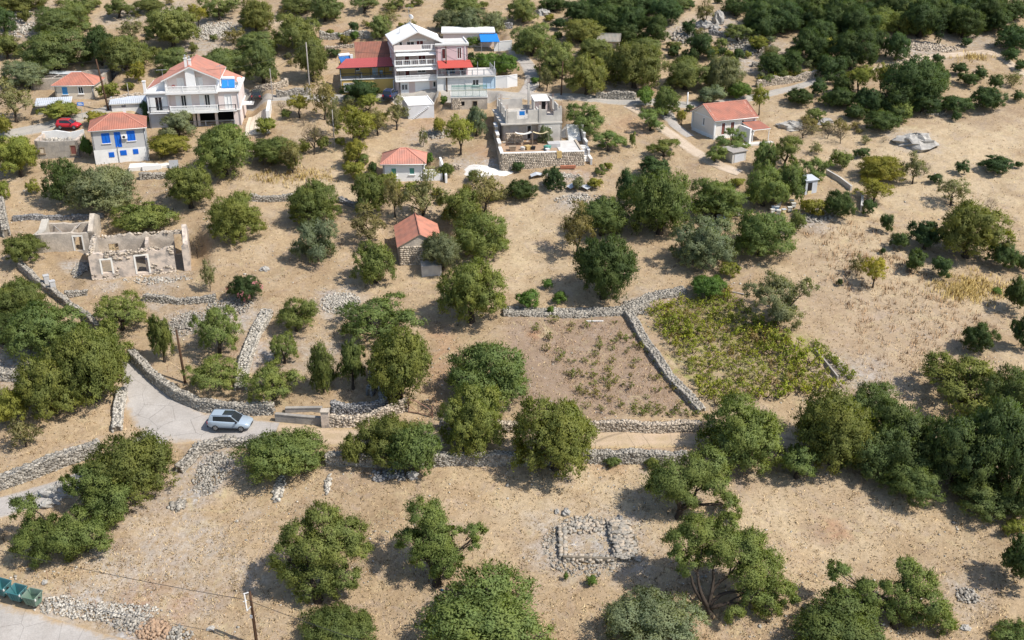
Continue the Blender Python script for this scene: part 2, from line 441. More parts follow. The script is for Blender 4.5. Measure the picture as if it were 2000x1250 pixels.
straw = np.maximum(straw, .7*soft([(480,330),(680,340),(700,400),(480,370)], 2, 1.5, 10))
straw = np.maximum(straw, .6*soft([(850,470),(1100,380),(1100,560),(1000,580)], 4, 3, 11))
straw = np.maximum(straw, .7*soft([(1500,210),(1720,240),(1720,290),(1560,270)], 3, 2, 12))
straw = np.maximum(straw, .75*soft([(1570,470),(1720,430),(1880,560),(1940,680),(1760,760),(1620,640)], 4, 3, 15))
red = soft([(835,600),(885,640),(875,800),(830,800),(845,700)], 1, .8, 13)*.5
red = np.maximum(red, blob([(1030,278,4,.9),(1000,290,3,.9),(1270,870,3,.4),(262,800,2.2,.5),(480,690,3,.4),(1630,1030,1.6,.8),(280,1170,2.2,.7),(265,1150,1.5,.6),(365,1180,1.2,.6),(310,1230,2,.7),(860,690,1.2,.8),(985,1195,2,.5),(1045,652,.8,1),(1180,900,2,.5),(640,70,5,.5),(690,88,6,.6),(770,88,5,.6),(830,250,5,.4),(240,80,5,.3),(480,270,3,.5),(1240,245,4,.5),(1120,335,3,.6),(950,300,3,.5)]))
green = .95*soft([(1270,610),(1410,570),(1580,660),(1660,750),(1400,795),(1320,740)], 1.2, 1.5, 14)
me = np_mesh('ground', V, Q, [], smooth=True)
for nm, a in (('soil', soil), ('stony', stone), ('straw', straw), ('red', red), ('weedy', green)):
    at = me.attributes.new(nm, 'FLOAT', 'POINT')
    at.data.foreach_set('value', a.astype(np.float32).ravel())
def ground_mat():
    m = bpy.data.materials.new('dry_hillside'); m.use_nodes = True
    nt = m.node_tree; N = nt.nodes; L = nt.links; b = N['Principled BSDF']
    b.inputs['Roughness'].default_value = .95; b.inputs['Specular IOR Level'].default_value = .1
    tc = N.new('ShaderNodeTexCoord')
    def noise(s, d=6, r=.6, dist=0):
        t = N.new('ShaderNodeTexNoise'); t.inputs['Scale'].default_value = s; t.inputs['Detail'].default_value = d
        t.inputs['Roughness'].default_value = r; t.inputs['Distortion'].default_value = dist
        L.new(tc.outputs['Object'], t.inputs['Vector']); return t.outputs[0]
    def rampf(sock, a, b_, lo=0, hi=1):
        mr = N.new('ShaderNodeMapRange'); mr.inputs[1].default_value = a; mr.inputs[2].default_value = b_
        mr.inputs[3].default_value = lo; mr.inputs[4].default_value = hi; L.new(sock, mr.inputs[0]); return mr.outputs[0]
    def mix(f, a, b_, mode='MIX'):
        mx = N.new('ShaderNodeMix'); mx.data_type = 'RGBA'; mx.blend_type = mode
        for i, s in ((6, a), (7, b_)):
            if isinstance(s, tuple): mx.inputs[i].default_value = (*s, 1)
            else: L.new(s, mx.inputs[i])
        if isinstance(f, (int, float)): mx.inputs[0].default_value = f
        else: L.new(f, mx.inputs[0])
        return mx.outputs[2]
    def mul(a, b_):
        x = N.new('ShaderNodeMath'); x.operation = 'MULTIPLY'
        for i, s in enumerate((a, b_)):
            if isinstance(s, (int, float)): x.inputs[i].default_value = s
            else: L.new(s, x.inputs[i])
        return x.outputs[0]
    def attr(n):
        a = N.new('ShaderNodeAttribute'); a.attribute_name = n; return a.outputs['Fac']
    big = noise(.045, 5, .6, .5); med = noise(.28, 6, .65); fin = noise(2.2, 6, .7); vf = noise(9, 4, .7)
    c = mix(rampf(big, .38, .62), (.315,.222,.13), (.405,.292,.172))
    c = mix(rampf(med, .42, .68, 0, .75), c, (.46,.35,.225))
    c = mix(rampf(noise(.7, 6, .7, .6), .54, .72, 0, .6), c, (.27,.175,.105))
    c = mix(rampf(noise(.11, 6, .7, .8), .5, .68, 0, .65), c, (.275,.19,.112))
    c = mix(rampf(noise(.17, 5, .7, .4), .56, .7, 0, .5), c, (.44,.345,.24))
    c = mix(mul(attr('straw'), rampf(med, .3, .6, .35, 1)), c, (.495,.385,.245))
    c = mix(mul(attr('soil'), rampf(fin, .3, .6, .6, 1)), c, (.275,.195,.135))
    c = mix(mul(attr('weedy'), rampf(noise(.9, 5, .7), .42, .62)), c, (.27,.255,.085))
    c = mix(mul(attr('red'), rampf(med, .3, .6, .5, 1)), c, (.36,.20,.115))
    vo = N.new('ShaderNodeTexVoronoi'); vo.inputs['Scale'].default_value = 3.2; L.new(tc.outputs['Object'], vo.inputs['Vector'])
    st = rampf(vo.outputs['Distance'], .05, .5, 1.15, .8)
    stc = mix(rampf(noise(4, 3), .35, .65), (.50,.47,.43), (.38,.355,.33))
    stc = mix(1.0, stc, st, 'MULTIPLY')
    c = mix(mul(attr('stony'), rampf(noise(1.1, 6, .75), .36, .56)), c, stc)
    sw = noise(1.3, 5, .7, 2.6)
    c = mix(rampf(noise(.33, 5, .7, 1.5), .52, .7, 0, .55), c, (.345,.27,.215))
    c = mix(rampf(noise(.42, 5, .7, 1.2), .56, .72, 0, .6), c, (.475,.385,.215))
    c = mix(1.0, c, rampf(sw, .3, .72, .84, 1.16), 'MULTIPLY')
    c = mix(1.0, c, rampf(fin, .2, .8, .76, 1.22), 'MULTIPLY')
    c = mix(1.0, c, rampf(vf, .25, .75, .78, 1.2), 'MULTIPLY')
    c = mix(1.0, c, (.985, 1.0, 1.03), 'MULTIPLY')
    L.new(c, b.inputs['Base Color'])
    bp = N.new('ShaderNodeBump'); bp.inputs['Strength'].default_value = .7; bp.inputs['Distance'].default_value = .12
    L.new(mix(.5, noise(3.5, 6, .75), noise(12, 3, .7)), bp.inputs['Height']); L.new(bp.outputs[0], b.inputs['Normal'])
    return m
me.materials.append(ground_mat())
ground = link('ground', me, kind='structure')

# ---------------------------------------------------------------- roads and tracks
def road_mat(name, c1, c2, c3, rut=.86):
    m = bpy.data.materials.new(name); m.use_nodes = True
    nt = m.node_tree; N = nt.nodes; L = nt.links; b = N['Principled BSDF']
    b.inputs['Roughness'].default_value = .92; b.inputs['Specular IOR Level'].default_value = .15
    tc = N.new('ShaderNodeTexCoord')
    def noise(s, d=6, r=.65):
        t = N.new('ShaderNodeTexNoise'); t.inputs['Scale'].default_value = s; t.inputs['Detail'].default_value = d; t.inputs['Roughness'].default_value = r
        L.new(tc.outputs['Object'], t.inputs['Vector']); return t.outputs[0]
    def rng_(sock, a, b_, lo=0, hi=1):
        mr = N.new('ShaderNodeMapRange'); mr.inputs[1].default_value = a; mr.inputs[2].default_value = b_; mr.inputs[3].default_value = lo; mr.inputs[4].default_value = hi
        L.new(sock, mr.inputs[0]); return mr.outputs[0]
    def mix(f, a, b_, mode='MIX'):
        mx = N.new('ShaderNodeMix'); mx.data_type = 'RGBA'; mx.blend_type = mode
        for i, q in ((6, a), (7, b_)):
            if isinstance(q, tuple): mx.inputs[i].default_value = (*q, 1)
            else: L.new(q, mx.inputs[i])
        if isinstance(f, float): mx.inputs[0].default_value = f
        else: L.new(f, mx.inputs[0])
        return mx.outputs[2]
    c = mix(rng_(noise(.35), .42, .62), c1, c2)
    c = mix(rng_(noise(1.1, 6, .75), .55, .72, 0, .6), c, tuple(v*.68 for v in c2))
    at = N.new('ShaderNodeAttribute'); at.attribute_name = 'edge'
    ad = N.new('ShaderNodeMath'); ad.operation = 'MULTIPLY_ADD'; L.new(noise(.8, 6, .7), ad.inputs[0]); ad.inputs[1].default_value = 1.5; L.new(at.outputs['Fac'], ad.inputs[2])
    c = mix(rng_(ad.outputs[0], 1.05, 1.45), c, c3)
    a2 = N.new('ShaderNodeAttribute'); a2.attribute_name = 'rut'
    mm = N.new('ShaderNodeMath'); mm.operation = 'MULTIPLY'; L.new(a2.outputs['Fac'], mm.inputs[0]); L.new(rng_(noise(.6, 4, .6), .3, .6, .1, .75), mm.inputs[1])
    c = mix(mm.outputs[0], c, tuple(v*rut for v in c1))
    vo = N.new('ShaderNodeTexVoronoi'); vo.feature = 'DISTANCE_TO_EDGE'; vo.inputs['Scale'].default_value = .33; L.new(tc.outputs['Object'], vo.inputs['Vector'])
    c = mix(1.0, c, rng_(vo.outputs['Distance'], 0, .012, .62, 1.0), 'MULTIPLY')
    c = mix(1.0, c, rng_(noise(7, 4, .75), .25, .75, .8, 1.18), 'MULTIPLY')
    L.new(c, b.inputs['Base Color'])
    bp = N.new('ShaderNodeBump'); bp.inputs['Strength'].default_value = .5; bp.inputs['Distance'].default_value = .05
    L.new(noise(6, 6, .75), bp.inputs['Height']); L.new(bp.outputs[0], b.inputs['Normal'])
    return m
EARTH = (.40,.295,.185)
M['road_c'] = road_mat('pale_worn_concrete', (.425,.39,.355), (.36,.325,.29), EARTH)
M['road_d'] = road_mat('beaten_earth_track', (.44,.335,.235), (.40,.305,.19), (.43,.325,.185), 1.18)
M['road_a'] = road_mat('grey_village_road', (.36,.335,.30), (.42,.38,.325), EARTH)
M['road_p'] = road_mat('pale_gravel_track', (.53,.43,.33), (.45,.35,.25), EARTH, 1.12)
def strip(name, P, W, m, lift, kind='structure', step=.7, jit=.22):
    P = np.array(P); W = np.array(W)
    s = np.concatenate([[0], np.cumsum(np.hypot(*np.diff(P, axis=0).T))])
    t = np.arange(0, s[-1], step)
    # smooth the corners by averaging
    cx = np.interp(t, s, P[:, 0]); cy = np.interp(t, s, P[:, 1]); w = np.interp(t, s, W)
    for _ in range(5):
        cx[1:-1] = (cx[:-2]+2*cx[1:-1]+cx[2:])/4; cy[1:-1] = (cy[:-2]+2*cy[1:-1]+cy[2:])/4
    tx = np.gradient(cx); ty = np.gradient(cy); l = np.hypot(tx, ty)+1e-9
    nx_, ny_ = -ty/l, tx/l
    nk = 17
    u = np.linspace(-1, 1, nk)
    jl = rng.normal(0, jit, (len(t), nk)); jl[:, 1:-1] = 0
    xx = cx[:, None]+nx_[:, None]*(u*w[:, None]+jl); yy = cy[:, None]+ny_[:, None]*(u*w[:, None]+jl)
    zz = hgt(xx, yy)+lift*(1-np.abs(u)**6*1.8)
    i = np.arange(len(t)*nk).reshape(len(t), nk)
    ru = np.exp(-((np.abs(u)-.42)/.14)**2)
    Qs = np.stack([i[:-1,:-1], i[1:,:-1], i[1:,1:], i[:-1,1:]], -1).reshape(-1, 4)
    me = np_mesh(name, np.stack([xx, yy, zz], -1).reshape(-1, 3), Qs, m, smooth=True)
    ea = me.attributes.new('edge', 'FLOAT', 'POINT'); ea.data.foreach_set('value', np.broadcast_to(np.abs(u)**3, xx.shape).astype(np.float32).ravel())
    ra = me.attributes.new('rut', 'FLOAT', 'POINT'); ra.data.foreach_set('value', np.broadcast_to(ru, xx.shape).astype(np.float32).ravel())
    o = link(name, me, kind=kind)
    return o
for k, m_, lift in (('junction','road_c',.10),('lower_road','road_c',.085),('village_road','road_a',.085),('upper_road','road_c',.11),('lane','road_d',.07),('track','road_p',.06),('driveway','road_c',.07),('hill_track','road_p',.08)):
    strip({'junction':'road_junction','lower_road':'lower_road','village_road':'village_road','upper_road':'upper_road','lane':'farm_lane','track':'dirt_track','driveway':'driveway','hill_track':'hill_track'}[k], LW[k], [c[2] for c in LINES[k]], M[m_], lift)
strip('concrete_road', BIGROAD, [2.7]*3, M['road_c'], .12, jit=.08)

# ---------------------------------------------------------------- loose stone geometry
CUBE = np.array([(-1,-1,-1),(1,-1,-1),(1,1,-1),(-1,1,-1),(-1,-1,1),(1,-1,1),(1,1,1),(-1,1,1)], float)*.5
CF = np.array([(0,3,2,1),(4,5,6,7),(0,1,5,4),(1,2,6,5),(2,3,7,6),(3,0,4,7)])
def stones_mesh(name, pos, size, yaw, mats, jit=.22, mi=None, tilt=.25):
    """one mesh of many rough stones: each a skewed block with its own turn"""
    n = len(pos); pos = np.asarray(pos); size = np.asarray(size); yaw = np.asarray(yaw)
    v = CUBE[None]+rng.uniform(-jit, jit, (n, 8, 3))
    v = v*size[:, None, :]
    c, s = np.cos(yaw)[:, None], np.sin(yaw)[:, None]
    a = rng.normal(0, tilt, n)[:, None]; ca, sa = np.cos(a), np.sin(a)
    x, y, z = v[..., 0], v[..., 1], v[..., 2]
    y, z = y*ca-z*sa, y*sa+z*ca
    x, y = x*c-y*s, x*s+y*c
    v = np.stack([x, y, z], -1)+pos[:, None, :]
    f = (CF[None]+(np.arange(n)*8)[:, None, None]).reshape(-1, 4)
    return np_mesh(name, v.reshape(-1, 3), f, mats, None if mi is None else np.repeat(mi, 6))
WALLN = [0]
def resample(P, step):
    P = np.array(P, float); s = np.concatenate([[0], np.cumsum(np.hypot(*np.diff(P, axis=0).T))])
    t = np.arange(0, s[-1]+1e-6, step)
    return np.interp(t, s, P[:, 0]), np.interp(t, s, P[:, 1]), t
def stone_wall(pts, H, T, label, m='stone', sz=.32, cat='stone wall', batter=.12, rough=.18, world_pts=False):
    sz *= .74; H *= .85
    """dry stone wall: an earth core with every stone of its faces and top laid on it"""
    P = [(p[0], p[1]) for p in pts] if world_pts else [(G(a, b).x, G(a, b).y) for a, b in pts]
    x, y, t = resample(P, sz*.95)
    if len(t) < 2: return
    tx, ty = np.gradient(x), np.gradient(y); l = np.hypot(tx, ty)+1e-9; tx, ty = tx/l, ty/l
    nx_, ny_ = -ty, tx
    yaw = np.arctan2(ty, tx)
    zc = hgt(x, y)
    hh = H*(1+rough*np.sin(t*.9+WALLN[0])+rough*.6*np.sin(t*2.3+1))
    WALLN[0] += 1
    o0 = P[0]
    root = thing('stone_wall', label, cat, (o0[0], o0[1], float(hgt(*o0))))
    org = np.array(root.location)
    core = MB()
    for i in range(len(t)-1):
        b = []; tp = []
        for j, sgn in ((i, -1), (i+1, -1), (i+1, 1), (i, 1)):
            w = (T/2-.08)*sgn
            b.append((x[j]+nx_[j]*w*1.05-org[0], y[j]+ny_[j]*w*1.05-org[1], zc[j]-.8-org[2]))
            tp.append((x[j]+nx_[j]*w*(1-batter)-org[0], y[j]+ny_[j]*w*(1-batter)-org[1], zc[j]+hh[j]-.1-org[2]))
        core.hexa(b, tp)
    core.build('core', M['mortar'], root)
    pos, size, yw = [], [], []
    for i in range(len(t)):
        for sgn in (-1, 1):
            w0 = T/2*sgn
            fx, fy = x[i]+nx_[i]*w0, y[i]+ny_[i]*w0
            g0 = float(hgt(fx, fy)); top = zc[i]+hh[i]
            z = g0-.1; r = 0
            while z < top-.02:
                dz = sz*random.uniform(.6, .95)
                k = min(max((z-zc[i])/max(hh[i], .1), 0), 1)
                w = w0*(1-batter*k)-sgn*sz*.22
                sh = random.uniform(-.5, .5)*sz*.5
                pos.append((x[i]+nx_[i]*w+tx[i]*sh+random.uniform(-.03,.03), y[i]+ny_[i]*w+ty[i]*sh+random.uniform(-.03,.03), z+dz/2))
                size.append((sz*random.uniform(.75, 1.35), sz*random.uniform(.6, .95), dz*1.02)); yw.append(yaw[i]+random.uniform(-.2,.2))
                z += dz*.95
        k = max(1, int(T/(sz*.85)))
        for q in range(k):
            w = ((q+.5)/k-.5)*T*(1-batter)
            pos.append((x[i]+nx_[i]*w+random.uniform(-.08,.08), y[i]+ny_[i]*w+random.uniform(-.08,.08), zc[i]+hh[i]+random.uniform(-.1,.06)))
            size.append((sz*random.uniform(.7,1.3), sz*random.uniform(.7,1.2), sz*random.uniform(.45,.8))); yw.append(yaw[i]+random.uniform(-.6,.6))
    pos = np.array(pos)-org
    link('stones', stones_mesh('stones', pos, np.array(size)*1.1, yw, M[m], .15, tilt=.18), root, 'stuff')
    return root
def rubble(px, py, rx, ry, n, h, label, m='stone', smin=.12, smax=.4, cat='rubble heap', name='rubble_heap'):
    p = G(px, py)
    n = int(n*2.2); smin *= .5; smax *= .52; h *= .5; rx *= 1.12; ry *= 1.12
    a = rng.uniform(0, 2*np.pi, n); r = rng.uniform(0, 1, n)**.8
    x, y = p.x+rx*r*np.cos(a), p.y+ry*r*np.sin(a)
    z = hgt(x, y)+h*(1-r**1.5)*rng.uniform(.3, 1, n)
    s = rng.uniform(smin, smax, (n, 1))*rng.uniform(.7, 1.3, (n, 3))
    z += s[:, 2]*.2
    me = stones_mesh(name, np.stack([x-p.x, y-p.y, z-p.z], -1), s, rng.uniform(0, 6.3, n), M[m], tilt=.6)
    o = link(name, me); o.location = p
    tag(o, label, cat)
    o['kind'] = 'stuff'
    return o
# ---------------------------------------------------------------- dry stone walls
stone_wall([(258,702),(300,744),(345,779),(395,800),(450,809),(534,806)], 1.35, .75, 'curving grey stone wall along the road junction behind the silver car', rough=.08)
stone_wall([(640,832),(690,831),(740,816),(795,799)], 1.1, .55, 'low stone wall rising to the rusty gate', 'stone_t')
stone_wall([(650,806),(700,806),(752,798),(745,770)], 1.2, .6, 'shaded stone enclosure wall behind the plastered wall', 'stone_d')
stone_wall([(722,772),(735,755),(728,730)], 1.0, .7, 'dark stone heap wall under the yellowish olive', 'stone_d')
stone_wall([(862,838),(1000,842),(1160,841),(1260,843),(1368,840)], 1.15, .6, 'straight stone wall between brown vineyard and farm lane', 'stone_t', .28, rough=.05)
stone_wall([(640,905),(760,908),(850,907),(960,905),(1100,900),(1180,900),(1340,902)], 1.25, .8, 'rough retaining wall on the lower side of the farm lane', 'stone', .3, rough=.1)
stone_wall([(1225,612),(1262,674),(1310,742),(1370,806)], .6, 1.0, 'slanting wall of loose stones between the two vineyards', 'stone', .3)
stone_wall([(985,610),(1040,611),(1100,613),(1160,611),(1222,608)], .34, 1.7, 'broad rubble wall on top of the brown vineyard', 'stone', .3)
stone_wall([(1224,606),(1272,580),(1338,568)], .32, 1.5, 'broad rubble wall at the top of the green vineyard', 'stone', .3)
stone_wall([(-20,958),(60,932),(130,905),(198,880)], 1.5, .9, 'tall retaining wall beside the lower road at left', 'stone', .32, rough=.07)
stone_wall([(229,842),(232,806),(240,768)], .7, .95, 'thick short wall with white top left of the road junction', 'stone_w', .3)
stone_wall([(352,922),(388,884),(440,868),(500,870),(560,872)], .9, .8, 'curved rubble wall below the parked silver car', 'stone', .34)
stone_wall([(42,525),(84,562),(122,590),(165,620),(192,645)], .9, .55, 'stone wall running down from the gate pillars of the ruin', 'stone', .28)
stone_wall([(284,586),(350,592),(422,588)], .7, .6, 'low stone wall in front of the ruined house', 'stone', .28)
stone_wall([(130,580),(172,574)], .6, .5, 'stub of stone wall by the gate pillars', 'stone', .28)
stone_wall([(490,391),(540,392),(578,390)], .8, .7, 'short grey wall between two olives of the middle orchard', 'stone', .28)
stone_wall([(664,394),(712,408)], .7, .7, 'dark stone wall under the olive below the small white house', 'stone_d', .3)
stone_wall([(2,398),(6,425),(14,462)], 1.2, .9, 'thick wall end at the left edge above the ruins', 'stone', .3)
stone_wall([(28,430),(120,428),(205,424)], .6, .5, 'low wall behind the left ruin', 'stone_d', .28)
stone_wall([(522,615),(496,662),(476,722),(470,764)], .7, 1.3, 'loose stone wall running down through the rubble orchard', 'stone_w', .3)
stone_wall([(-10,738),(30,738),(62,752)], .9, 1.3, 'broken stone wall at the left edge above the yellow bush', 'stone', .32)
stone_wall([(500,183),(532,174),(562,167)], 1.1, .6, 'stone wall above the road by the dirt track', 'stone_t', .3)
stone_wall([(542,190),(575,186),(604,186)], 1.2, .6, 'darker stone wall above the village road by the utility pole', 'stone', .3)
stone_wall([(1165,191),(1205,193),(1240,194)], 1.2, .7, 'roadside stone wall below the largest roadside olive', 'stone', .3)
stone_wall([(1478,170),(1540,162),(1604,152)], 1.3, .5, 'tan retaining wall under the vine row', 'stone_t', .28)
stone_wall([(213,209),(245,202),(285,194)], 1.3, .6, 'tan retaining wall behind the power pole', 'stone_t', .28)
stone_wall([(275,350),(328,347)], .8, .6, 'stone wall below the white paved yard', 'stone', .28)
stone_wall([(626,76),(680,75),(728,74)], 1.3, .5, 'grey terrace wall below the bare upper terrace', 'stone_w', .3)
stone_wall([(636,96),(700,92),(762,90)], .5, .4, 'low garden edge wall behind the yellow house', 'stone_t', .28)
stone_wall([(872,330),(900,331)], .9, .5, 'stone wall right of the small red-roofed house', 'stone_t', .28)
stone_wall([(960,58),(1000,55)], .9, .5, 'dark terrace wall by the grey olives', 'stone_d', .3)
stone_wall([(1385,66),(1430,74),(1460,82)], .8, .6, 'dark terrace wall below the boulders', 'stone_d', .3)
stone_wall([(1470,130),(1500,128),(1530,140)], .6, .6, 'grey wall on the terraces left of the cactus', 'stone', .3)
stone_wall([(210,140),(245,138)], 1.3, .8, 'dark ruined wall right of the roofless stone house', 'stone_d', .3)
stone_wall([(908,244),(928,238),(936,228)], .9, .5, 'bent stone wall left of the concrete building', 'stone_t', .28)
# smooth rendered wall pieces
def plain_wall(name, pts, H, T, label, m, cat='wall', cop=None, sink=.5):
    P = [G(a, b) for a, b in pts]
    root = thing(name, label, cat, P[0])
    w = MB(); c = MB()
    for p, q in zip(P[:-1], P[1:]):
        d = (q-p); d.z = 0; d.normalize(); n = Vector((-d.y, d.x, 0))*T/2
        a, b = p-P[0], q-P[0]
        lo = Vector((0,0,-sink)); hi = Vector((0,0,H))
        w.hexa([a-n+lo, b-n+lo, b+n+lo, a+n+lo], [a-n+hi, b-n+hi, b+n+hi, a+n+hi])
        if cop:
            n2 = n*1.25; h2 = Vector((0,0,H+.003)); h3 = Vector((0,0,H+.09))
            c.hexa([a-n2+h2, b-n2+h2, b+n2+h2, a+n2+h2], [a-n2+h3, b-n2+h3, b+n2+h3, a+n2+h3])
    w.build('wall_body', M[m], root)
    if cop: c.build('coping', M[cop], root)
    return root
plain_wall('rendered_wall', [(539,822),(580,826),(630,830)], .85, .35, 'grey rendered wall with pale coping right of the silver car', 'render_g', cop='render_g')
plain_wall('rendered_wall', [(558,805),(630,804)], .5, .35, 'inner rendered wall behind the grey rendered one', 'render_g', cop='render_g')
gp = thing('gate_pier', 'pinkish stone pier at the end of the grey rendered wall', 'gate pier', G(637, 832))
b_ = MB(); b_.box(-.4,.4,-.35,.35,-.4,1.75); b_.build('shaft', M['plaster_r'], gp)
b_ = MB(); b_.box(-.46,.46,-.41,.41,1.753,1.9); b_.build('cap', M['plaster_b'], gp)
for (px, py, lb) in ((94,562,'left grey gate pillar of the ruin'),(106,573,'right grey gate pillar of the ruin')):
    g_ = thing('gate_pillar', lb, 'gate pillar', G(px, py), .6, 'gate pillars of the ruin')
    b_ = MB(); b_.box(-.3,.3,-.3,.3,-.4,1.6); b_.build('shaft', M['greyp'], g_)
    b_ = MB(); b_.box(-.34,.34,-.34,.34,1.603,1.7); b_.build('cap', M['greyp'], g_)
plain_wall('concrete_wall', [(1614,340),(1640,355),(1662,372)], .7, .3, 'dark low concrete wall behind the prickly pear', 'concrete')
plain_wall('edging_board', [(1588,684),(1612,712),(1636,742)], .45, .18, 'grey edging along the right side of the green vineyard', 'wood_g', cat='edging')
plain_wall('concrete_wall', [(1682,412),(1684,386)], .8, .3, 'short pale concrete wall by the yellow figs', 'concrete_l')
plain_wall('boundary_wall', [(968,172),(990,171),(1010,168)], 1.9, .25, 'white boundary wall beside the upper road', 'white', cop='white')
plain_wall('boundary_wall', [(965,100),(1000,97)], 1.6, .25, 'white wall under the blue awning', 'white', cop='white')
plain_wall('boundary_wall', [(524,236),(528,214)], 1.6, .5, 'tall weathered white pier wall near the dark car', 'white_s')
plain_wall('boundary_wall', [(872,358),(866,338),(860,322)], 1.2, .3, 'white yard wall right of the small red-roofed house', 'white')
# rubble
rubble(665, 592, 2.2, 2.0, 420, .5, 'white heap of stones below the orchard shrubs', 'stone_w')
rubble(368, 632, 2.2, 2.0, 300, .5, 'grey rubble heap between the two olives by the pole')
rubble(448, 600, 2.6, 1.6, 220, .3, 'scattered grey rubble behind the open olive', 'stone')
rubble(412, 925, 1.5, 2.6, 330, .35, 'spill of grey stones below the curved wall')
rubble(1240, 600, 1.6, 1.5, 160, .35, 'stones at the corner where the vineyard walls meet')
rubble(1890, 1164, .9, .8, 60, .35, 'little grey stone pile in the lower right field', 'stone', .15, .42)
rubble(545, 955, .5, 1.6, 60, .2, 'outcrop of pale rock slabs in the lower field', 'stone_w', .25, .6)
rubble(640, 945, .35, 1.2, 30, .2, 'small pale rock outcrop under the lane olives', 'stone_w', .2, .5)
rubble(345, 988, .8, .6, 30, .4, 'grey rock outcrop below the large roadside olive', 'stone', .25, .6)
rubble(215, 1197, 4.0, .8, 260, .3, 'roadside spoil of pale stones by the bins', 'stone_w', .1, .38)
rubble(300, 1232, 1.3, 1.0, 110, .6, 'reddish heap of earth and stones at the road edge', 'clay', .2, .5)
rubble(260, 1215, 1.6, .9, 110, .4, 'grey stones at the road edge left of the red heap', 'stone', .15, .45)
rubble(350, 1240, 1.0, .8, 50, .4, 'grey stones right of the red heap', 'stone', .15, .5)
rubble(115, 1183, 2.0, .8, 110, .25, 'pale stones just right of the bins', 'stone_w', .1, .4)
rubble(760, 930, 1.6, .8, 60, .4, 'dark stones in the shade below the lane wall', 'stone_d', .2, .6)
rubble(420, 62, 4.5, 4, 330, .3, 'rubble bank uphill of the gabled house', 'stone_w', .2, .6)
rubble(45, 58, 3, 3, 120, .3, 'pale stones between the olives at top left', 'stone_w', .2, .6)
rubble(30, 35, 3, 3, 120, .3, 'stones on the top left slope near the narrow tree', 'stone_w', .2, .6)
rubble(1470, 95, 4, 3, 240, .3, 'grey rubble on the terraces right of the boulders', 'stone', .2, .6)
rubble(1345, 72, 3, 3, 90, .4, 'grey rocks left of the terraces', 'stone', .3, .9)
rubble(1815, 92, 5, 2, 220, .3, 'rubble bank below the cypress', 'stone_t', .2, .6)
rubble(1590, 425, 2.6, 1.2, 160, .3, 'rubble strip below the beehives', 'stone', .15, .5)
rubble(1820, 218, 2.0, 1.2, 120, .4, 'rock patch below the huge dark tree', 'stone', .2, .7)
rubble(1130, 388, 3, 1.2, 90, .2, 'stones above the middle orchard', 'stone_w', .12, .4)
rubble(1100, 345, 2.4, .8, 90, .3, 'building rubble below the stone terrace', 'stone_w', .12, .45)
rubble(850, 262, 2.2, 1.6, 110, .3, 'debris below the white terrace building', 'stone', .15, .6)
rubble(160, 525, .8, 2.0, 120, .5, 'fallen stones at the left corner of the ruined house', 'stone', .15, .5)
rubble(310, 548, 4.0, .7, 120, .15, 'fallen stones along the front of the ruin', 'stone_w', .1, .35)
# gravel heaps
def heap(px, py, rx, ry, h, m, label):
    p = G(px, py); mb = MB(); n, k = 26, 8
    vs = []; fs = []
    for j in range(k+1):
        r = j/k
        for i in range(n):
            t = 2*math.pi*i/n; w = 1+.12*math.sin(3*t+px)+.07*math.sin(7*t)
            x, y = rx*r*w*math.cos(t), ry*r*w*math.sin(t)
            z = float(hgt(p.x+x, p.y+y))-p.z+h*max(0, (1-r)**1.15)*(1+.15*math.sin(5*t+j))-.05*(r > .95)
            vs.append((x, y, z))
    for j in range(k):
        for i in range(n): fs.append((j*n+i, (j+1)*n+i, (j+1)*n+(i+1) % n, j*n+(i+1) % n))
    mb.add(vs, fs)
    o = mb.build('gravel_heap', M[m], smooth=True); o.location = p
    tag(o, label, 'gravel heap')
heap(938, 334, 2.7, 1.8, .8, 'gravelw', 'white gravel heap right of the small red-roofed house')
heap(982, 338, 1.5, .9, .2, 'gravelw', 'flat remnant of white gravel below the terrace wall')
heap(1098, 262, 1.2, 2.2, .3, 'gravelw', 'strip of white gravel right of the concrete building')
# boulders, each one a thing
def boulder(px, py, sx, sy, sz, label, m='stone', flat=.0):
    p = G(px, py); n = 16; k = 8; vs = []; fs = []
    r_ = random.Random(int(px*7+py))
    ph = [r_.uniform(0, 6.28) for _ in range(6)]
    for j in range(k+1):
        a = (j/k)*math.pi*.62
        for i in range(n):
            t = 2*math.pi*i/n
            w = 1+.2*math.sin(2*t+ph[0]+j*.5)+.15*math.sin(5*t+ph[1]-j)+r_.uniform(-.2,.16)
            vs.append((sx*math.sin(a)*w*math.cos(t), sy*math.sin(a)*w*math.sin(t), sz*(math.cos(a)*(1+r_.uniform(-.3,.2))+.1)))
    for j in range(k):
        for i in range(n): fs.append((j*n+i, (j+1)*n+i, (j+1)*n+(i+1) % n, j*n+(i+1) % n))
    o = MB().add(vs, fs).build('boulder', M['stone_d' if m == 'stone_d' else 'rock']); o.location = p
    tag(o, label, 'boulder')
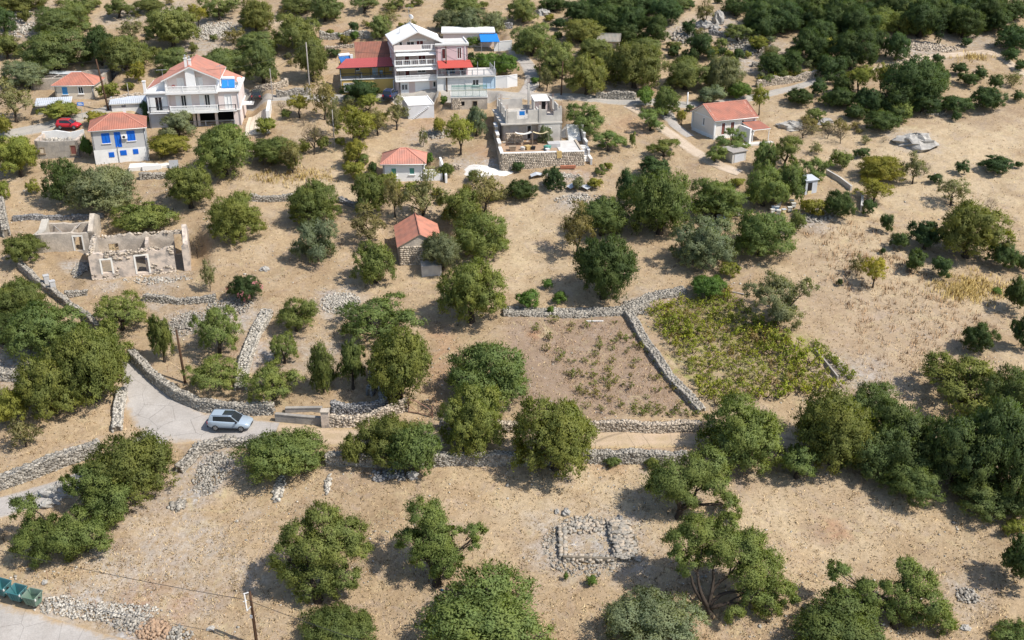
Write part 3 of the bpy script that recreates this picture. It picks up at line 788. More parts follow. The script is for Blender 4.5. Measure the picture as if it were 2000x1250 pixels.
for a in ((1786,282,3.0,2.2,1.5,'largest white boulder at the edge of the pale field','stone_w'),(1543,250,1.9,1.1,1.0,'white boulder on the dry bank right of the gabled right house','stone_w'),(1612,240,1.4,.9,.7,'greyish flat rock left of the brushwood','stone'),
          (1402,45,1.1,1.0,2.0,'upright grey boulder on the top slope','stone'),(1375,52,1.6,1.2,1.1,'wide grey boulder left of the upright one','stone'),(1396,58,1.0,.8,.9,'lower grey boulder beneath the upright one','stone_w'),
          (1433,78,1.2,.9,.8,'rounded grey boulder on the terraces','stone'),(1062,28,1.3,1.0,.9,'bare grey rock at the top beside the oak grove','stone'),(517,527,.55,.5,.4,'single white rock in the middle orchard','stone_w'),
          (110,965,1.6,.8,.9,'long pale boulder in the gap of the lower roadside olive','stone_w'),(118,957,.9,.5,.8,'smaller pale boulder behind the long one','stone_w'),(95,985,.9,.6,.5,'grey boulder in the shade below the long pale one','stone'),
          (1106,1003,.38,.36,.55,'upright grey stone at the back of the foundation','stone'),(1088,1000,.25,.25,.3,'small grey stone left of the upright one','stone'),(1210,1020,.5,.45,.7,'blackish boulder at the right back of the foundation','stone_d'),
          (1337,946,.9,.4,.5,'grey stone block on the lower wall by the dark grove','stone'),(806,930,.6,.5,.5,'grey boulder in the shade below the lane','stone'),(740,935,.45,.4,.4,'small dark boulder below the lane','stone_d'),
          (412,1228,.32,.28,.22,'white stone near the wooden pole','stone_w'),(88,1138,.3,.26,.24,'pale cobble behind the green bin','stone_w'),(1885,1227,.45,.35,.25,'lone grey stone at the lower right','stone')):
    boulder(*a)
# ---------------------------------------------------------------- house building kit (local frame: x along the front, y to the back, z up)
class House:
    def __init__(s, name, label, cat, key=None, loc=None, yaw=0):
        if key: loc, yaw = A[key]
        s.o = thing(name, label, cat, loc, yaw)
    def part(s, name, mb, m, parent=None, label=None, smooth=False, kind=None):
        ms = [M[k] for k in m] if isinstance(m, (list, tuple)) else M[m]
        return mb.build(name, ms, parent or s.o, smooth, kind, label)
    def box(s, name, m, x0, x1, y0, y1, z0, z1, parent=None, label=None):
        return s.part(name, MB().box(x0, x1, y0, y1, z0, z1), m, parent, label)
    def wall(s, a, b, z0, z1, m, holes=(), th=.25, top=None, label=None):
        """wall from a to b (outer face on the right hand of a->b); holes are (u0,u1,z0,z1); top: list of (u,z) for a sloped or broken top"""
        ax, ay = a; bx, by = b; L_ = math.hypot(bx-ax, by-ay); tx, ty = (bx-ax)/L_, (by-ay)/L_
        nx_, ny_ = ty, -tx
        mb = MB()
        us = sorted(set([0, L_]+[h[0] for h in holes]+[h[1] for h in holes]+([t[0] for t in top] if top else [])))
        def P(u, z, d): return (ax+tx*u-nx_*d, ay+ty*u-ny_*d, z)
        def tz(u): return float(np.interp(u, [t[0] for t in top], [t[1] for t in top])) if top else z1
        for u0, u1 in zip(us[:-1], us[1:]):
            if u1-u0 < 1e-4: continue
            um = (u0+u1)/2
            segs = [(z0, None)]
            hs = sorted([h for h in holes if h[0] < um < h[1]], key=lambda h: h[2])
            cur = z0; out = []
            for h in hs:
                if h[2] > cur: out.append((cur, h[2], cur, h[2]))
                cur = h[3]
            ta, tb = tz(u0), tz(u1)
            if max(ta, tb) > cur: out.append((cur, max(ta, cur+.01), cur, max(tb, cur+.01)))
            for za0, za1, zb0, zb1 in out:
                mb.hexa([P(u0, za0, 0), P(u1, zb0, 0), P(u1, zb0, th), P(u0, za0, th)], [P(u0, za1, 0), P(u1, zb1, 0), P(u1, zb1, th), P(u0, za1, th)])
        return s.part('wall', mb, m, label=label)
    def frame_at(s, a, b):
        ax, ay = a; bx, by = b; L_ = math.hypot(bx-ax, by-ay); tx, ty = (bx-ax)/L_, (by-ay)/L_
        return Matrix(((tx, -ty, 0, ax), (ty, tx, 0, ay), (0, 0, 1, 0), (0, 0, 0, 1)))
    def opening(s, name, u0, u1, z0, z1, frame='white', pane='glass', a=(0,0), b=(1,0), mull=1, bar=.07, sill=True, proud=.03, inner='pane', deep=.10, trim=None):
        """window or door set into a wall opening: frame bars, mullions, recessed pane and a sill"""
        T = s.frame_at(a, b); mb = MB()
        y0, y1 = -proud, deep
        mb.box(u0-.02, u0+bar, y0, y1, z0, z1, 0, T); mb.box(u1-bar, u1+.02, y0, y1, z0, z1, 0, T)
        mb.box(u0+bar, u1-bar, y0, y1, z1-bar, z1+.02, 0, T); mb.box(u0+bar, u1-bar, y0, y1, z0-.02, z0+bar, 0, T)
        for i in range(1, mull+1):
            c = u0+(u1-u0)*i/(mull+1); mb.box(c-.03, c+.03, y0+.012, y1, z0+bar, z1-bar, 0, T)
        w = s.part(name, mb, frame)
        p = MB().box(u0+bar, u1-bar, .05, .09, z0+bar, z1-bar, 0, T)
        s.part(inner, p, pane, w)
        if sill:
            s.part('sill', MB().box(u0-.12, u1+.12, -.14, .0, z0-.10, z0-.022, 0, T), trim or frame, w)
        return w
    def shutter(s, u0, u1, z0, z1, m, a=(0,0), b=(1,0), out=.05, label=None):
        T = s.frame_at(a, b); mb = MB()
        mb.box(u0, u1, -out, -.004, z0, z1, 0, T)
        n = max(3, int((z1-z0)/.16)); st = .05
        for i in range(n):
            z = z0+.06+(z1-z0-.12)*i/n
            mb.box(u0+st, u1-st, -out-.018, -out+.001, z, z+(z1-z0-.12)/n*.6, 0, T)
        return s.part('shutter', mb, m, label=label)
    def ribs(s, mb, O, U, Vv, ulen, lim, rib=.24, amp=.05, mi=0):
        """tiled slope: origin O, unit U along the eave, unit V up the slope; lim(u) gives (v0,v1)"""
        O, U, Vv = Vector(O), Vector(U), Vector(Vv); N = U.cross(Vv).normalized()
        if N.z < 0: N = -N
        n = max(2, int(ulen/rib)); prof = ((0, 0), (.25, .75), (.5, 1), (.75, .75))
        us = [(i+p)/n*ulen for i in range(n) for p, _ in prof]+[ulen]
        hs = [h for i in range(n) for _, h in prof]+[0]
        rows = []
        for u, h in zip(us, hs):
            v0, v1 = lim(u); k = max(1, int(round(8)))
            col = []
            for j in range(k+1):
                v = v0+(v1-v0)*j/k
                col.append(O+U*u+Vv*v+N*(amp*h-.012*(j % 2)))
            rows.append(col)
        o = len(mb.v); k = len(rows[0])
        for c in rows: mb.v += [tuple(p) for p in c]
        for i in range(len(rows)-1):
            for j in range(k-1):
                q = o+i*k+j
                mb.f.append((q, q+k, q+k+1, q+1)); mb.m.append(mi)
        # underside
        a0, a1 = lim(0); b0, b1 = lim(ulen)
    def hip_roof(s, x0, x1, y0, y1, z, rise, m, ov=.3, ridge=None, cap=None, rib=.24):
        x0 -= ov; x1 += ov; y0 -= ov; y1 += ov
        w, d = x1-x0, y1-y0; ym = (y0+y1)/2
        r = ridge if ridge is not None else max(.3, w-d)
        xa, xb = (x0+x1)/2-r/2, (x0+x1)/2+r/2
        mb = MB()
        # boarded underside of the roof
        mb.slab([(x0+.05,y0+.05,z-.012),(x1-.05,y0+.05,z-.012),(x1-.05,y1-.05,z-.012),(x0+.05,y1-.05,z-.012)], .1, 1)
        sl = math.hypot(d/2, rise); vy, vz = d/2/sl, rise/sl
        lim = lambda u: (0, sl*min(1, u/(xa-x0+1e-6), (w-u)/(x1-xb+1e-6)))
        s.ribs(mb, (x0,y0,z), (1,0,0), (0,vy,vz), w, lim, rib)
        s.ribs(mb, (x1,y1,z), (-1,0,0), (0,-vy,vz), w, lambda u: (0, sl*min(1, u/(x1-xb+1e-6), (w-u)/(xa-x0+1e-6))), rib)
        for X_, xe, sg in ((x0, xa, 1), (x1, xb, -1)):
            hl = math.hypot(xe-X_, rise); vx, vz2 = (xe-X_)/hl, rise/hl
            s.ribs(mb, (X_, y1 if sg > 0 else y0, z), (0,-1 if sg > 0 else 1,0), (vx,0,vz2), d, lambda u: (0, hl*min(u, d-u)/(d/2)), rib)
        roof = s.part('roof', mb, [m, 'white_s'])
        cp = MB(); zz = z+.05
        for a, b in (((x0,y0,zz),(xa,ym,zz+rise)),((x0,y1,zz),(xa,ym,zz+rise)),((x1,y0,zz),(xb,ym,zz+rise)),((x1,y1,zz),(xb,ym,zz+rise)),((xa,ym,zz+rise),(xb,ym,zz+rise))):
            cp.tube([a, b], .085, 6)
        s.part('ridge_cap', cp, cap or m, roof, kind='stuff')
        return roof
    def gable_y(s, x0, x1, y0, y1, z, rise, m, ov=.35, ovy=.35, edge='white', rib=.24, th=.14, xr=None):
        """gable roof with the ridge running to the back"""
        xm = (x0+x1)/2 if xr is None else xr; roofmb = MB()
        for xe, sg in ((x0-ov, 1), (x1+ov, -1)):
            w = abs(xm-xe); rz_ = rise*(w/(w-ov)); l = math.hypot(w, rz_)
            zE = z+rise-rz_
            vx, vz = sg*w/l, rz_/l
            O = (xe, y1+ovy, zE) if sg > 0 else (xe, y0-ovy, zE)
            U = (0, -1, 0) if sg > 0 else (0, 1, 0)
            s.ribs(roofmb, O, U, (vx,0,vz), y1-y0+2*ovy, lambda u: (0, l), rib, mi=0)
            roofmb.slab([(xe,y0-ovy+.02,zE-.02),(xm,y0-ovy+.02,z+rise-.02),(xm,y1+ovy-.02,z+rise-.02),(xe,y1+ovy-.02,zE-.02)][::1 if sg > 0 else -1], th, 1)
        roof = s.part('roof', roofmb, [m, edge])
        s.part('ridge_cap', MB().tube([(xm,y0-ovy-.01,z+rise+.05),(xm,y1+ovy+.01,z+rise+.05)], .09, 6), m, roof)
        return roof
    def gable_x(s, x0, x1, y0, y1, z, rise, m, ov=.3, ovx=.3, edge='white', rib=.24, th=.12, cap=None):
        ym = (y0+y1)/2; mb = MB()
        for ye, sg in ((y0-ov, 1), (y1+ov, -1)):
            w = abs(ym-ye); rz_ = rise*w/(w-ov); l = math.hypot(w, rz_); zE = z+rise-rz_
            O = (x0-ovx, ye, zE) if sg > 0 else (x1+ovx, ye, zE)
            s.ribs(mb, O, (1,0,0) if sg > 0 else (-1,0,0), (0, sg*w/l, rz_/l), x1-x0+2*ovx, lambda u: (0, l), rib)
            mb.slab([(x0-ovx+.02,ye,zE-.02),(x1+ovx-.02,ye,zE-.02),(x1+ovx-.02,ym,z+rise-.02),(x0-ovx+.02,ym,z+rise-.02)][::1 if sg > 0 else -1], th, 1)
        roof = s.part('roof', mb, [m, edge])
        cp = MB().tube([(x0-ovx-.01,ym,z+rise+.05),(x1+ovx+.01,ym,z+rise+.05)], .09, 6)
        for xe in (x0-ovx, x1+ovx):
            for ye in (y0-ov, y1+ov):
                cp.tube([(xe,ye,z-(rise*ov/((y1-y0)/2))+.05),(xe,ym,z+rise+.05)], .07, 5)
        s.part('ridge_cap', cp, cap or m, roof, kind='stuff')
        return roof
    def mono(s, name, pts, m, edge='white_s', rib=.26, th=.1, amp=.045):
        """single slope: pts = eave left, eave right, top right, top left"""
        a, b, c, d = [Vector(p) for p in pts]; mb = MB()
        U = (b-a); ul = U.length; U.normalize(); V0 = d-a; l = V0.length; V0.normalize()
        s.ribs(mb, a, U, V0, ul, lambda u: (0, l), rib, amp)
        mb.slab([tuple(p-Vector((0,0,.015))) for p in (a, b, c, d)], th, 1)
        return s.part(name, mb, [m, edge])
    def railing(s, name, p, q, z, h, m, bal=.14, rail=.05, post=None, thick=.03, parent=None, style='bars'):
        """balustrade: top and foot rail with its balusters"""
        p, q = Vector((*p, z)), Vector((*q, z)); d = q-p; L_ = d.length; d.normalize()
        T = Matrix.Translation(p) @ Matrix(((d.x, -d.y, 0, 0), (d.y, d.x, 0, 0), (0, 0, 1, 0), (0, 0, 0, 1)))
        mb = MB().box(0, L_, -rail, rail, h-.09, h, 0, T).box(0, L_, -rail, rail, .0, .07, 0, T)
        np_ = max(1, int(L_/(post or 99)))
        for i in range(np_+1):
            x = L_*i/np_; mb.box(x-.08, x+.08, -rail-.02, rail+.02, 0, h+.03, 0, T)
        o = s.part(name, mb, m, parent)
        b = MB(); n = int(L_/bal)
        for i in range(n):
            x = (i+.5)*L_/n
            if style == 'wire':
                continue
            if style == 'baluster':
                b.add([tuple(T @ Vector(v)) for v in [(x-.045*k,0,zz) for k, zz in ((1,.07),)]], []) if False else None
                w = thick
                b.hexa([T @ Vector((x-w,-w,.072)), T @ Vector((x+w,-w,.072)), T @ Vector((x+w,w,.072)), T @ Vector((x-w,w,.072))], [T @ Vector((x-w*1.5,-w*1.5,h*.42)), T @ Vector((x+w*1.5,-w*1.5,h*.42)), T @ Vector((x+w*1.5,w*1.5,h*.42)), T @ Vector((x-w*1.5,w*1.5,h*.42))])
                b.hexa([T @ Vector((x-w*1.5,-w*1.5,h*.42)), T @ Vector((x+w*1.5,-w*1.5,h*.42)), T @ Vector((x+w*1.5,w*1.5,h*.42)), T @ Vector((x-w*1.5,w*1.5,h*.42))], [T @ Vector((x-w*.8,-w*.8,h-.092)), T @ Vector((x+w*.8,-w*.8,h-.092)), T @ Vector((x+w*.8,w*.8,h-.092)), T @ Vector((x-w*.8,w*.8,h-.092))])
            else:
                b.box(x-thick/2, x+thick/2, -thick/2, thick/2, .072, h-.092, 0, T)
        if style == 'wire':
            for k in range(1, 4): b.box(.09, L_-.09, -.015, .015, h*k/4, h*k/4+.03, 0, T)
        s.part('balusters', b, m, o, kind='stuff')
        return o
def antenna(loc, label, h=2.2, yaw=0):
    o = thing('antenna', label, 'antenna', loc, yaw)
    MB().tube([(0,0,-.1),(0,0,h)], .03, 5).build('mast', M['steel'], o)
    b = MB().tube([(-.9,0,h-.1),(.7,0,h-.1)], .018, 4)
    for i in range(7): b.tube([(-.8+i*.22,-.28,h-.1),(-.8+i*.22,.28,h-.1)], .012, 4)
    b.build('aerial', M['steel'], o)
def dish(loc, label, yaw):
    o = thing('satellite_dish', label, 'satellite dish', loc, yaw)
    MB().tube([(0,0,-.1),(0,0,.6)], .04, 5).build('mast', M['steel'], o)
    d = MB().lathe([(0.02,0),(.25,.04),(.45,.14),(.44,.15),(.25,.06),(0.02,.02)], 14)
    q = d.build('reflector', M['white'], o, True); q.location = (0,-.1,.75); q.rotation_euler = (1.15,0,0)
def solar(loc, label, yaw, blue='solar', n=2):
    o = thing('solar_water_heater', label, 'solar heater', loc, yaw)
    f = MB()
    for x in (-1, 0, 1): f.tube([(x,-.6,0),(x,.5,1.15)], .03, 4); f.tube([(x,.5,0),(x,.5,1.2)], .03, 4)
    f.tube([(-1,.5,1.15),(1,.5,1.15)], .03, 4); f.build('stand', M['steel'], o)
    for i in range(n):
        x0 = -1.02+i*1.04
        MB().hexa([(x0,-.72,.08),(x0+.98,-.72,.08),(x0+.98,.42,1.12),(x0,.42,1.12)], [(x0,-.78,.15),(x0+.98,-.78,.15),(x0+.98,.36,1.19),(x0,.36,1.19)]).build('panel', M[blue], o)
    t = MB().lathe([(.05,-1.0),(.22,-.98),(.27,-.9),(.27,.9),(.22,.98),(.05,1.0)], 14).build('tank', M['tank'], o, True)
    t.location = (0,.5,1.38); t.rotation_euler = (0, math.pi/2, 0)
def at(key, x, y, z):
    p, a = A[key]
    return Vector((p.x+x*math.cos(a)-y*math.sin(a), p.y+x*math.sin(a)+y*math.cos(a), p.z+z))

# ================================================================ white gabled house
h = House('gabled_house', 'large white three storey house with central gable and red roof', 'house', 'gable')
h.box('foundation', 'greyw', -7, 7, -.02, 9.9, -3.2, -.02)
h.box('wall', 'greyw', -7, -3.0, 0, 9.8, 0, 2.4)
h.box('wall', 'pinkw', 5.9, 7, 0, 9.8, 0, 2.4)
h.box('wall', 'dark', -3.0, 5.9, 4.0, 9.8, 0, 2.4, label='back wall of the open garage coloured dark for its shade')  # near-black wall colour stands for the shade inside the garage
for x in (-1.9, -.2, .45, 3.2): h.box('column', 'pinkw', x-.2, x+.2, .1, .5, 0, 2.4)
h.railing('garage_railing', (-3, .05), (5.9, .05), 0, .85, 'steel', style='wire', post=3, rail=.03)
h.box('floor_slab', 'white', -7.1, 7.1, -.15, 9.9, 2.4, 2.62)
h.wall((-7,0), (-3.9,0), 2.62, 5.35, 'greyw', [(1.2,2.3,2.63,4.85)])
h.opening('balcony_door', 1.2, 2.3, 2.66, 4.85, 'white', 'glass', (-7,0), (-3.9,0), 1, sill=False)
h.shutter(.45, 1.15, 2.7, 4.85, 'white', (-7,0), (-3.9,0)); h.shutter(2.35, 3.0, 2.7, 4.85, 'white', (-7,0), (-3.9,0))
h.wall((-3.9,1.0), (4.0,1.0), 2.62, 5.35, 'pinkw', [(1.9,2.75,2.63,4.8),(5.5,6.3,2.63,4.8)])
for u in (1.9, 5.5): h.opening('balcony_door', u, u+.82, 2.66, 4.8, 'white', 'glass', (-3.9,1.0), (4,1.0), 1, sill=False)
for u in (1.1, 2.8, 4.7, 6.38): h.shutter(u, u+.7, 2.7, 4.8, 'white', (-3.9,1.0), (4,1.0))
h.box('wall', 'pinkw', -3.9, -3.7, 0, .996, 2.62, 5.35); h.box('wall', 'pinkw', 3.8, 4.0, 0, .996, 2.62, 5.35)
h.wall((4.0,0), (7,0), 2.62, 5.35, 'pinkw', [(.75,1.85,2.63,4.85)])
h.opening('balcony_door', .75, 1.85, 2.66, 4.85, 'white', 'white', (4,0), (7,0), 1, sill=False)
h.box('wall', 'pinkw', 6.75, 7, .253, 9.5, 2.62, 5.35); h.box('wall', 'greyw', -7, -6.75, .253, 9.5, 2.62, 5.35); h.box('wall', 'greyw', -6.7, 6.7, 9.5, 9.75, 2.62, 5.35)
h.box('balcony_slab', 'white', -6.6, -3.5, -1.0, -.16, 2.42, 2.6); h.box('balcony_slab', 'white', -3.45, 3.75, -1.3, -.16, 2.36, 2.615); h.box('balcony_slab', 'white', 3.8, 6.5, -1.0, -.16, 2.42, 2.6)
h.railing('balcony_railing', (-6.55,-.95), (-3.55,-.95), 2.6, .9, 'iron', .16, .025); h.railing('balcony_railing', (3.85,-.95), (6.45,-.95), 2.6, .9, 'iron', .16, .025)
h.railing('balustrade', (-3.4,-1.2), (3.7,-1.2), 2.615, .95, 'white', .2, .1, 2.4, .055, style='baluster')
h.box('roof_terrace', 'white', -7.25, -3.9, -.3, 9.9, 5.35, 5.6); h.box('roof_terrace', 'white', 3.9, 7.25, -.3, 9.9, 5.35, 5.6)
h.box('balcony_slab', 'white', -3.9+.003, 3.9-.003, -1.1, 9.8, 5.33, 5.6)
h.railing('balustrade', (-3.75,-1.0), (3.75,-1.0), 5.6, .95, 'white', .2, .1, 2.5, .055, style='baluster')
# gable storey
h.wall((-4,1.3), (4,1.3), 5.6, 7.6, 'pinkw', [(1.7,2.75,5.62,7.4),(4.4,5.6,5.62,7.4)], top=[(0,7.5),(4,9.35),(8,7.5)])
for u, w in ((1.7, 1.05), (4.4, 1.2)): h.opening('balcony_door', u, u+w, 5.64, 7.4, 'white', 'white', (-4,1.3), (4,1.3), 1, sill=False)
h.wall((4,.1), (4,9.6), 5.6, 7.55, 'white'); h.wall((-4,9.6), (-4,.1), 5.6, 7.55, 'white'); h.wall((4,9.6), (-4,9.6), 5.6, 7.5, 'white', top=[(0,7.5),(4,9.35),(8,7.5)])
h.wall((-.75,.0), (.65,.0), 5.6, 9.2, 'white', th=.5, top=[(0,9.0),(.75,9.3),(1.4,9.0)], label='white central pillar of the gable')
h.gable_y(-4, 4, .2, 9.6, 7.55, 1.85, 'tile_l', ov=.45, ovy=.5, th=.2)
for x, hh in ((-.55, 1.05), (.05, .85)):
    c = h.box('chimney', 'white', x-.2, x+.2, .7, 1.1, 8.95, 9.4+hh); h.box('chimney_cap', 'white', x-.27, x+.27, .63, 1.17, 9.403+hh, 9.5+hh, c)
    h.part('cowl', MB().lathe([(.09,0),(.09,.35),(.16,.38),(.02,.5)], 8, (x,.9,9.5+hh)), 'steel', c)
h.mono('side_roof', [(-7.0,9.6,5.75),(-7.0,1.7,5.75),(-4.1,1.7,7.1),(-4.1,9.6,7.1)], 'tile_l', 'white'); h.mono('side_roof', [(7.0,4.2,5.75),(7.0,9.6,5.75),(4.1,9.6,7.1),(4.1,4.2,7.1)], 'tile_l', 'white')
h.wall((-6.9,1.8), (-4.1,1.8), 5.6, 6.9, 'white', top=[(0,5.7),(2.8,6.95)]); h.wall((4.1,4.3), (6.9,4.3), 5.6, 6.9, 'white', top=[(0,6.95),(2.8,5.7)])
h.box('corner_pier', 'white', -7.2, -6.8, -.25, .15, 5.603, 7.3); h.box('pier_cap', 'white', -7.28, -6.72, -.33, .23, 7.303, 7.4)
h.railing('terrace_railing', (7.1,.3), (7.1,4.0), 5.6, .9, 'white', .2, .04)
h.box('side_landing', 'white', 7.12, 8.8, 3.2, 5.2, 2.42, 2.62); h.railing('landing_railing', (8.75,3.25), (8.75,5.1), 2.62, 1.1, 'iron', .2, .02)
lr = MB()
for i in range(18):
    a0, a1 = i/18*6.283, (i+1)/18*6.283
    lr.tube([(-2.9+.22*math.cos(a0),1.22,6.1+.22*math.sin(a0)),(-2.9+.22*math.cos(a1),1.22,6.1+.22*math.sin(a1))], .05, 5)
h.part('life_ring', lr, 'red_p')
solar(at('gable', 5.4, 1.8, 5.6), 'solar heater with two blue panels on the gabled house terrace', A['gable'][1], 'awn_b')
antenna(at('gable', -4.25, 1.0, 5.6), 'tall aerial at the left side of the gabled roof', 3.3, .4)
antenna(at('gable', 4.45, 1.5, 5.6), 'aerial at the right side of the gabled roof', 3.6, 1.2)
dish(at('gable', 6.9, 3.8, 5.6), 'white satellite dish on the gabled house terrace', A['gable'][1]+.5)
# paved yard beside it
yd = thing('paved_yard', 'cream paved yard ramp right of the gabled house', 'yard', at('gable', 9.6, 1.0, 0), A['gable'][1])
pv = MB()
for i in range(6):
    for j in range(14):
        x, y = -1.9+i*.64, -5.2+j*.62
        q = [at('gable', 9.6+x+dx, 1+y+dy, 0) for dx, dy in ((.01,.01),(.61,.01),(.61,.59),(.01,.59))]
        z = [float(hgt(p.x, p.y))+.12-yd.location.z for p in q]
        pv.slab([(x+.01,y+.01,z[0]),(x+.61,y+.01,z[1]),(x+.61,y+.59,z[2]),(x+.01,y+.59,z[3])], .3)
pv.build('paving_slabs', M['cream'], yd, kind='stuff')

# ================================================================ house with blue shutters
h = House('hip_roofed_house', 'small two storey house with bright blue shutters and tiled hip roof', 'house', 'blue')
W = 3.75
h.box('lower_wall', 'white_s', -W, W, 0, 6.4, -1.6, 2.1)
lw = [(1.4,2.5,3.05,4.5),(3.15,4.0,2.35,4.55),(4.9,6.0,3.15,4.6)]
h.wall((-W,0), (W,0), 2.1, 5.0, 'greyp', lw); h.wall((W,0), (W,6.4), 2.1, 5.0, 'greyp'); h.wall((-W,6.4), (-W,0), 2.1, 5.0, 'greyp'); h.wall((W,6.4), (-W,6.4), 2.1, 5.0, 'greyp')
h.box('dark_room_fill', 'dark', -W+.3, W-.3, .6, 6.1, 2.2, 4.9)  # near-black block fills the upper rooms as painted indoor shade
for u0, u1, z0, z1 in (lw[0], lw[2]):
    w = h.opening('window', u0, u1, z0, z1, 'blue', 'blue', (-W,0), (W,0), 1, trim='white')
    h.part('louvres', MB().box(-W+u0+.1, -W+(u0+u1)/2-.05, .02, .049, z0+.1, z1-.1).box(-W+(u0+u1)/2+.05, -W+u1-.1, .02, .049, z0+.1, z1-.1), 'blue', w)
h.opening('door', 3.15, 4.0, 2.35, 4.55, 'blue', 'blue', (-W,0), (W,0), 1, sill=False, inner='door_leaf')
for u0, u1, z0 in ((2.0,2.75,.9),(3.6,4.5,1.05),(5.4,6.15,1.1)):
    h.shutter(u0, u1, z0, z0+.75, 'blue', (-W,0), (W,0))
h.hip_roof(-W, W, 0, 6.4, 5.0, 1.6, 'tile', .32, 1.7, 'tile_l')
c = h.box('chimney', 'white_s', .9, 1.3, 4.6, 5.0, 5.9, 7.2); h.part('cowl', MB().box(.8,1.4,4.5,5.1,7.203,7.3).box(.85,.95,4.55,4.65,7.3,7.5).box(1.25,1.35,4.95,5.05,7.3,7.5), 'iron', c)
h.part('drain_pipe', MB().tube([(-.35,-.08,2.5),(-.45,-.08,2.0),(-.45,-.08,.0)], .05, 6), 'steel')
ac = thing('air_conditioner', 'white air conditioner between door and right window of the blue shuttered house', 'air conditioner', at('blue', .78, -.22, 3.85), A['blue'][1])
MB().box(-.4,.4,-.15,.15,-.28,.28).build('casing', M['white'], ac)
MB().lathe([(.2,0),(.2,.02),(.05,.03)], 14).build('grille', M['plastic'], ac).matrix_local = Matrix.Translation((-.08,-.151,0)) @ Matrix.Rotation(math.pi/2, 4, 'X')
# white yard to the right and iron lean-to behind
p = G(300, 322); h = House('white_yard', 'bright white paved yard with blue gate right of the blue shuttered house', 'yard', loc=p, yaw=R(14))
h.part('terrace', MB().box(-3.4,3.0,-1.2,1.2,-1.2,.1), 'gravelw'); h.part('low_wall', MB().box(-1.5,1.2,-1.45,-1.203,-1.2,.3), 'white'); h.part('gate', MB().box(2.3,3.6,-1.5,-1.42,-.4,.9), 'zinc')
p = G(266, 213); h = House('lean_to', 'long lean-to with pale sheet roof behind the blue shuttered house', 'shed', loc=p, yaw=R(14))
h.part('wall', MB().box(-3.6,3.8,-1.0,1.6,-1.5,1.2), 'white_s'); h.mono('roof', [(-3.9,-1.3,1.25),(4.0,-1.3,1.25),(4.0,1.9,1.75),(-3.9,1.9,1.75)], 'zinc', 'white_s', .3)
for i in range(4):
    q = G(236+i*13, 210-i*2.4); o = thing('flower_pot', ['first','second','third','fourth'][i]+' terracotta pot from the left along the road edge', 'flower pot', q, 0, 'pots along the village road')
    MB().lathe([(.16,0),(.24,.4),(.2,.4),(.18,.3)], 10).build('pot', M['terracotta'], o)

# ================================================================ tall house with four storeys
h = House('tall_house', 'tall pale pink four storey house with white gable roof and balconies', 'house', 'tall')
W = 3.95; D_ = 9.0
h.wall((-W,0), (W,0), -.8, 2.3, 'pinkside', [(.85,2.2,0,2.0),(3.3,5.7,0,2.0),(6.3,7.25,.9,1.95)])
h.opening('door', .85, 2.2, .05, 2.0, 'white', 'white', (-W,0), (W,0), 1, sill=False, inner='door_leaf', bar=.16)
h.part('fan_light', MB().box(-W+1.1,-W+1.45,-.04,-.005,.7,1.6).box(-W+1.6,-W+1.95,-.04,-.005,.7,1.6), 'glass')
g_ = h.opening('garage_door', 3.3, 5.7, .03, 2.0, 'white', 'white', (-W,0), (W,0), 0, sill=False, inner='shutter_leaf')
h.opening('window', 6.3, 7.25, .9, 1.95, 'white', 'glass', (-W,0), (W,0), 1)
for lo in (2.3, 5.05, 7.7): h.box('floor_slab', 'white', -W-.06, W+.06, -.35, D_+.02, lo, lo+.22)
h.wall((-W,D_), (-W,0), -.8, 9.3, 'pinkside', [(4.0,4.7,5.9,7.1),(6.3,6.9,8.1,8.9)]); h.wall((W,0), (W,D_), -.8, 9.3, 'pinkside'); h.wall((W,D_), (-W,D_), -.8, 9.3, 'pinkside', top=[(0,9.3),(W,11.25),(2*W,9.3)])
h.opening('window', 4.0, 4.7, 5.9, 7.1, 'white', 'white', (-W,D_), (-W,0), 0); h.opening('window', 6.3, 6.9, 8.1, 8.9, 'white', 'glass', (-W,D_), (-W,0), 0)
h.wall((-W+.26,1.4), (W-.26,1.4), 2.52, 5.05, 'pinkside', [(1.6,2.45,2.55,4.6),(3.7,5.1,3.4,4.6)])
h.opening('balcony_door', 1.6, 2.45, 2.57, 4.6, 'white', 'redwood', (-W+.26,1.4), (W,1.4), 0, sill=False); h.opening('window', 3.7, 5.1, 3.4, 4.6, 'white', 'glass', (-W+.26,1.4), (W,1.4), 1)
h.wall((-W+.26,1.4), (W-.26,1.4), 5.27, 7.7, 'pinkside', [(1.6,2.45,5.3,7.3),(3.9,5.2,5.3,7.3)])
h.opening('balcony_door', 1.6, 2.45, 5.32, 7.3, 'white', 'redwood', (-W+.26,1.4), (W,1.4), 0, sill=False); h.opening('balcony_door', 3.9, 5.2, 5.32, 7.3, 'white', 'redwood', (-W+.26,1.4), (W,1.4), 1, sill=False)
h.wall((-W+.26,.9), (W-.26,.9), 7.92, 9.3, 'pinkw', [(.75,1.3,8.4,9.2),(2.0,3.3,8.3,9.2),(3.6,4.8,7.94,9.35)], top=[(0,9.4),(W-.26,11.15),(2*W-.52,9.4)])
h.opening('window', .75, 1.3, 8.4, 9.2, 'white', 'glass', (-W+.26,.9), (W,.9), 0); h.opening('window', 2.0, 3.3, 8.3, 9.2, 'white', 'glass', (-W+.26,.9), (W,.9), 1); h.opening('balcony_door', 3.6, 4.8, 7.96, 9.35, 'white', 'redwood', (-W+.26,.9), (W,.9), 1, sill=False)
h.railing('balustrade', (-W,-.8), (W,-.8), 2.52, .9, 'white', .2, .09, 3.4, .055, style='baluster'); h.box('balcony_slab', 'white', -W-.05, W+.05, -.95, -.353, 2.32, 2.52)
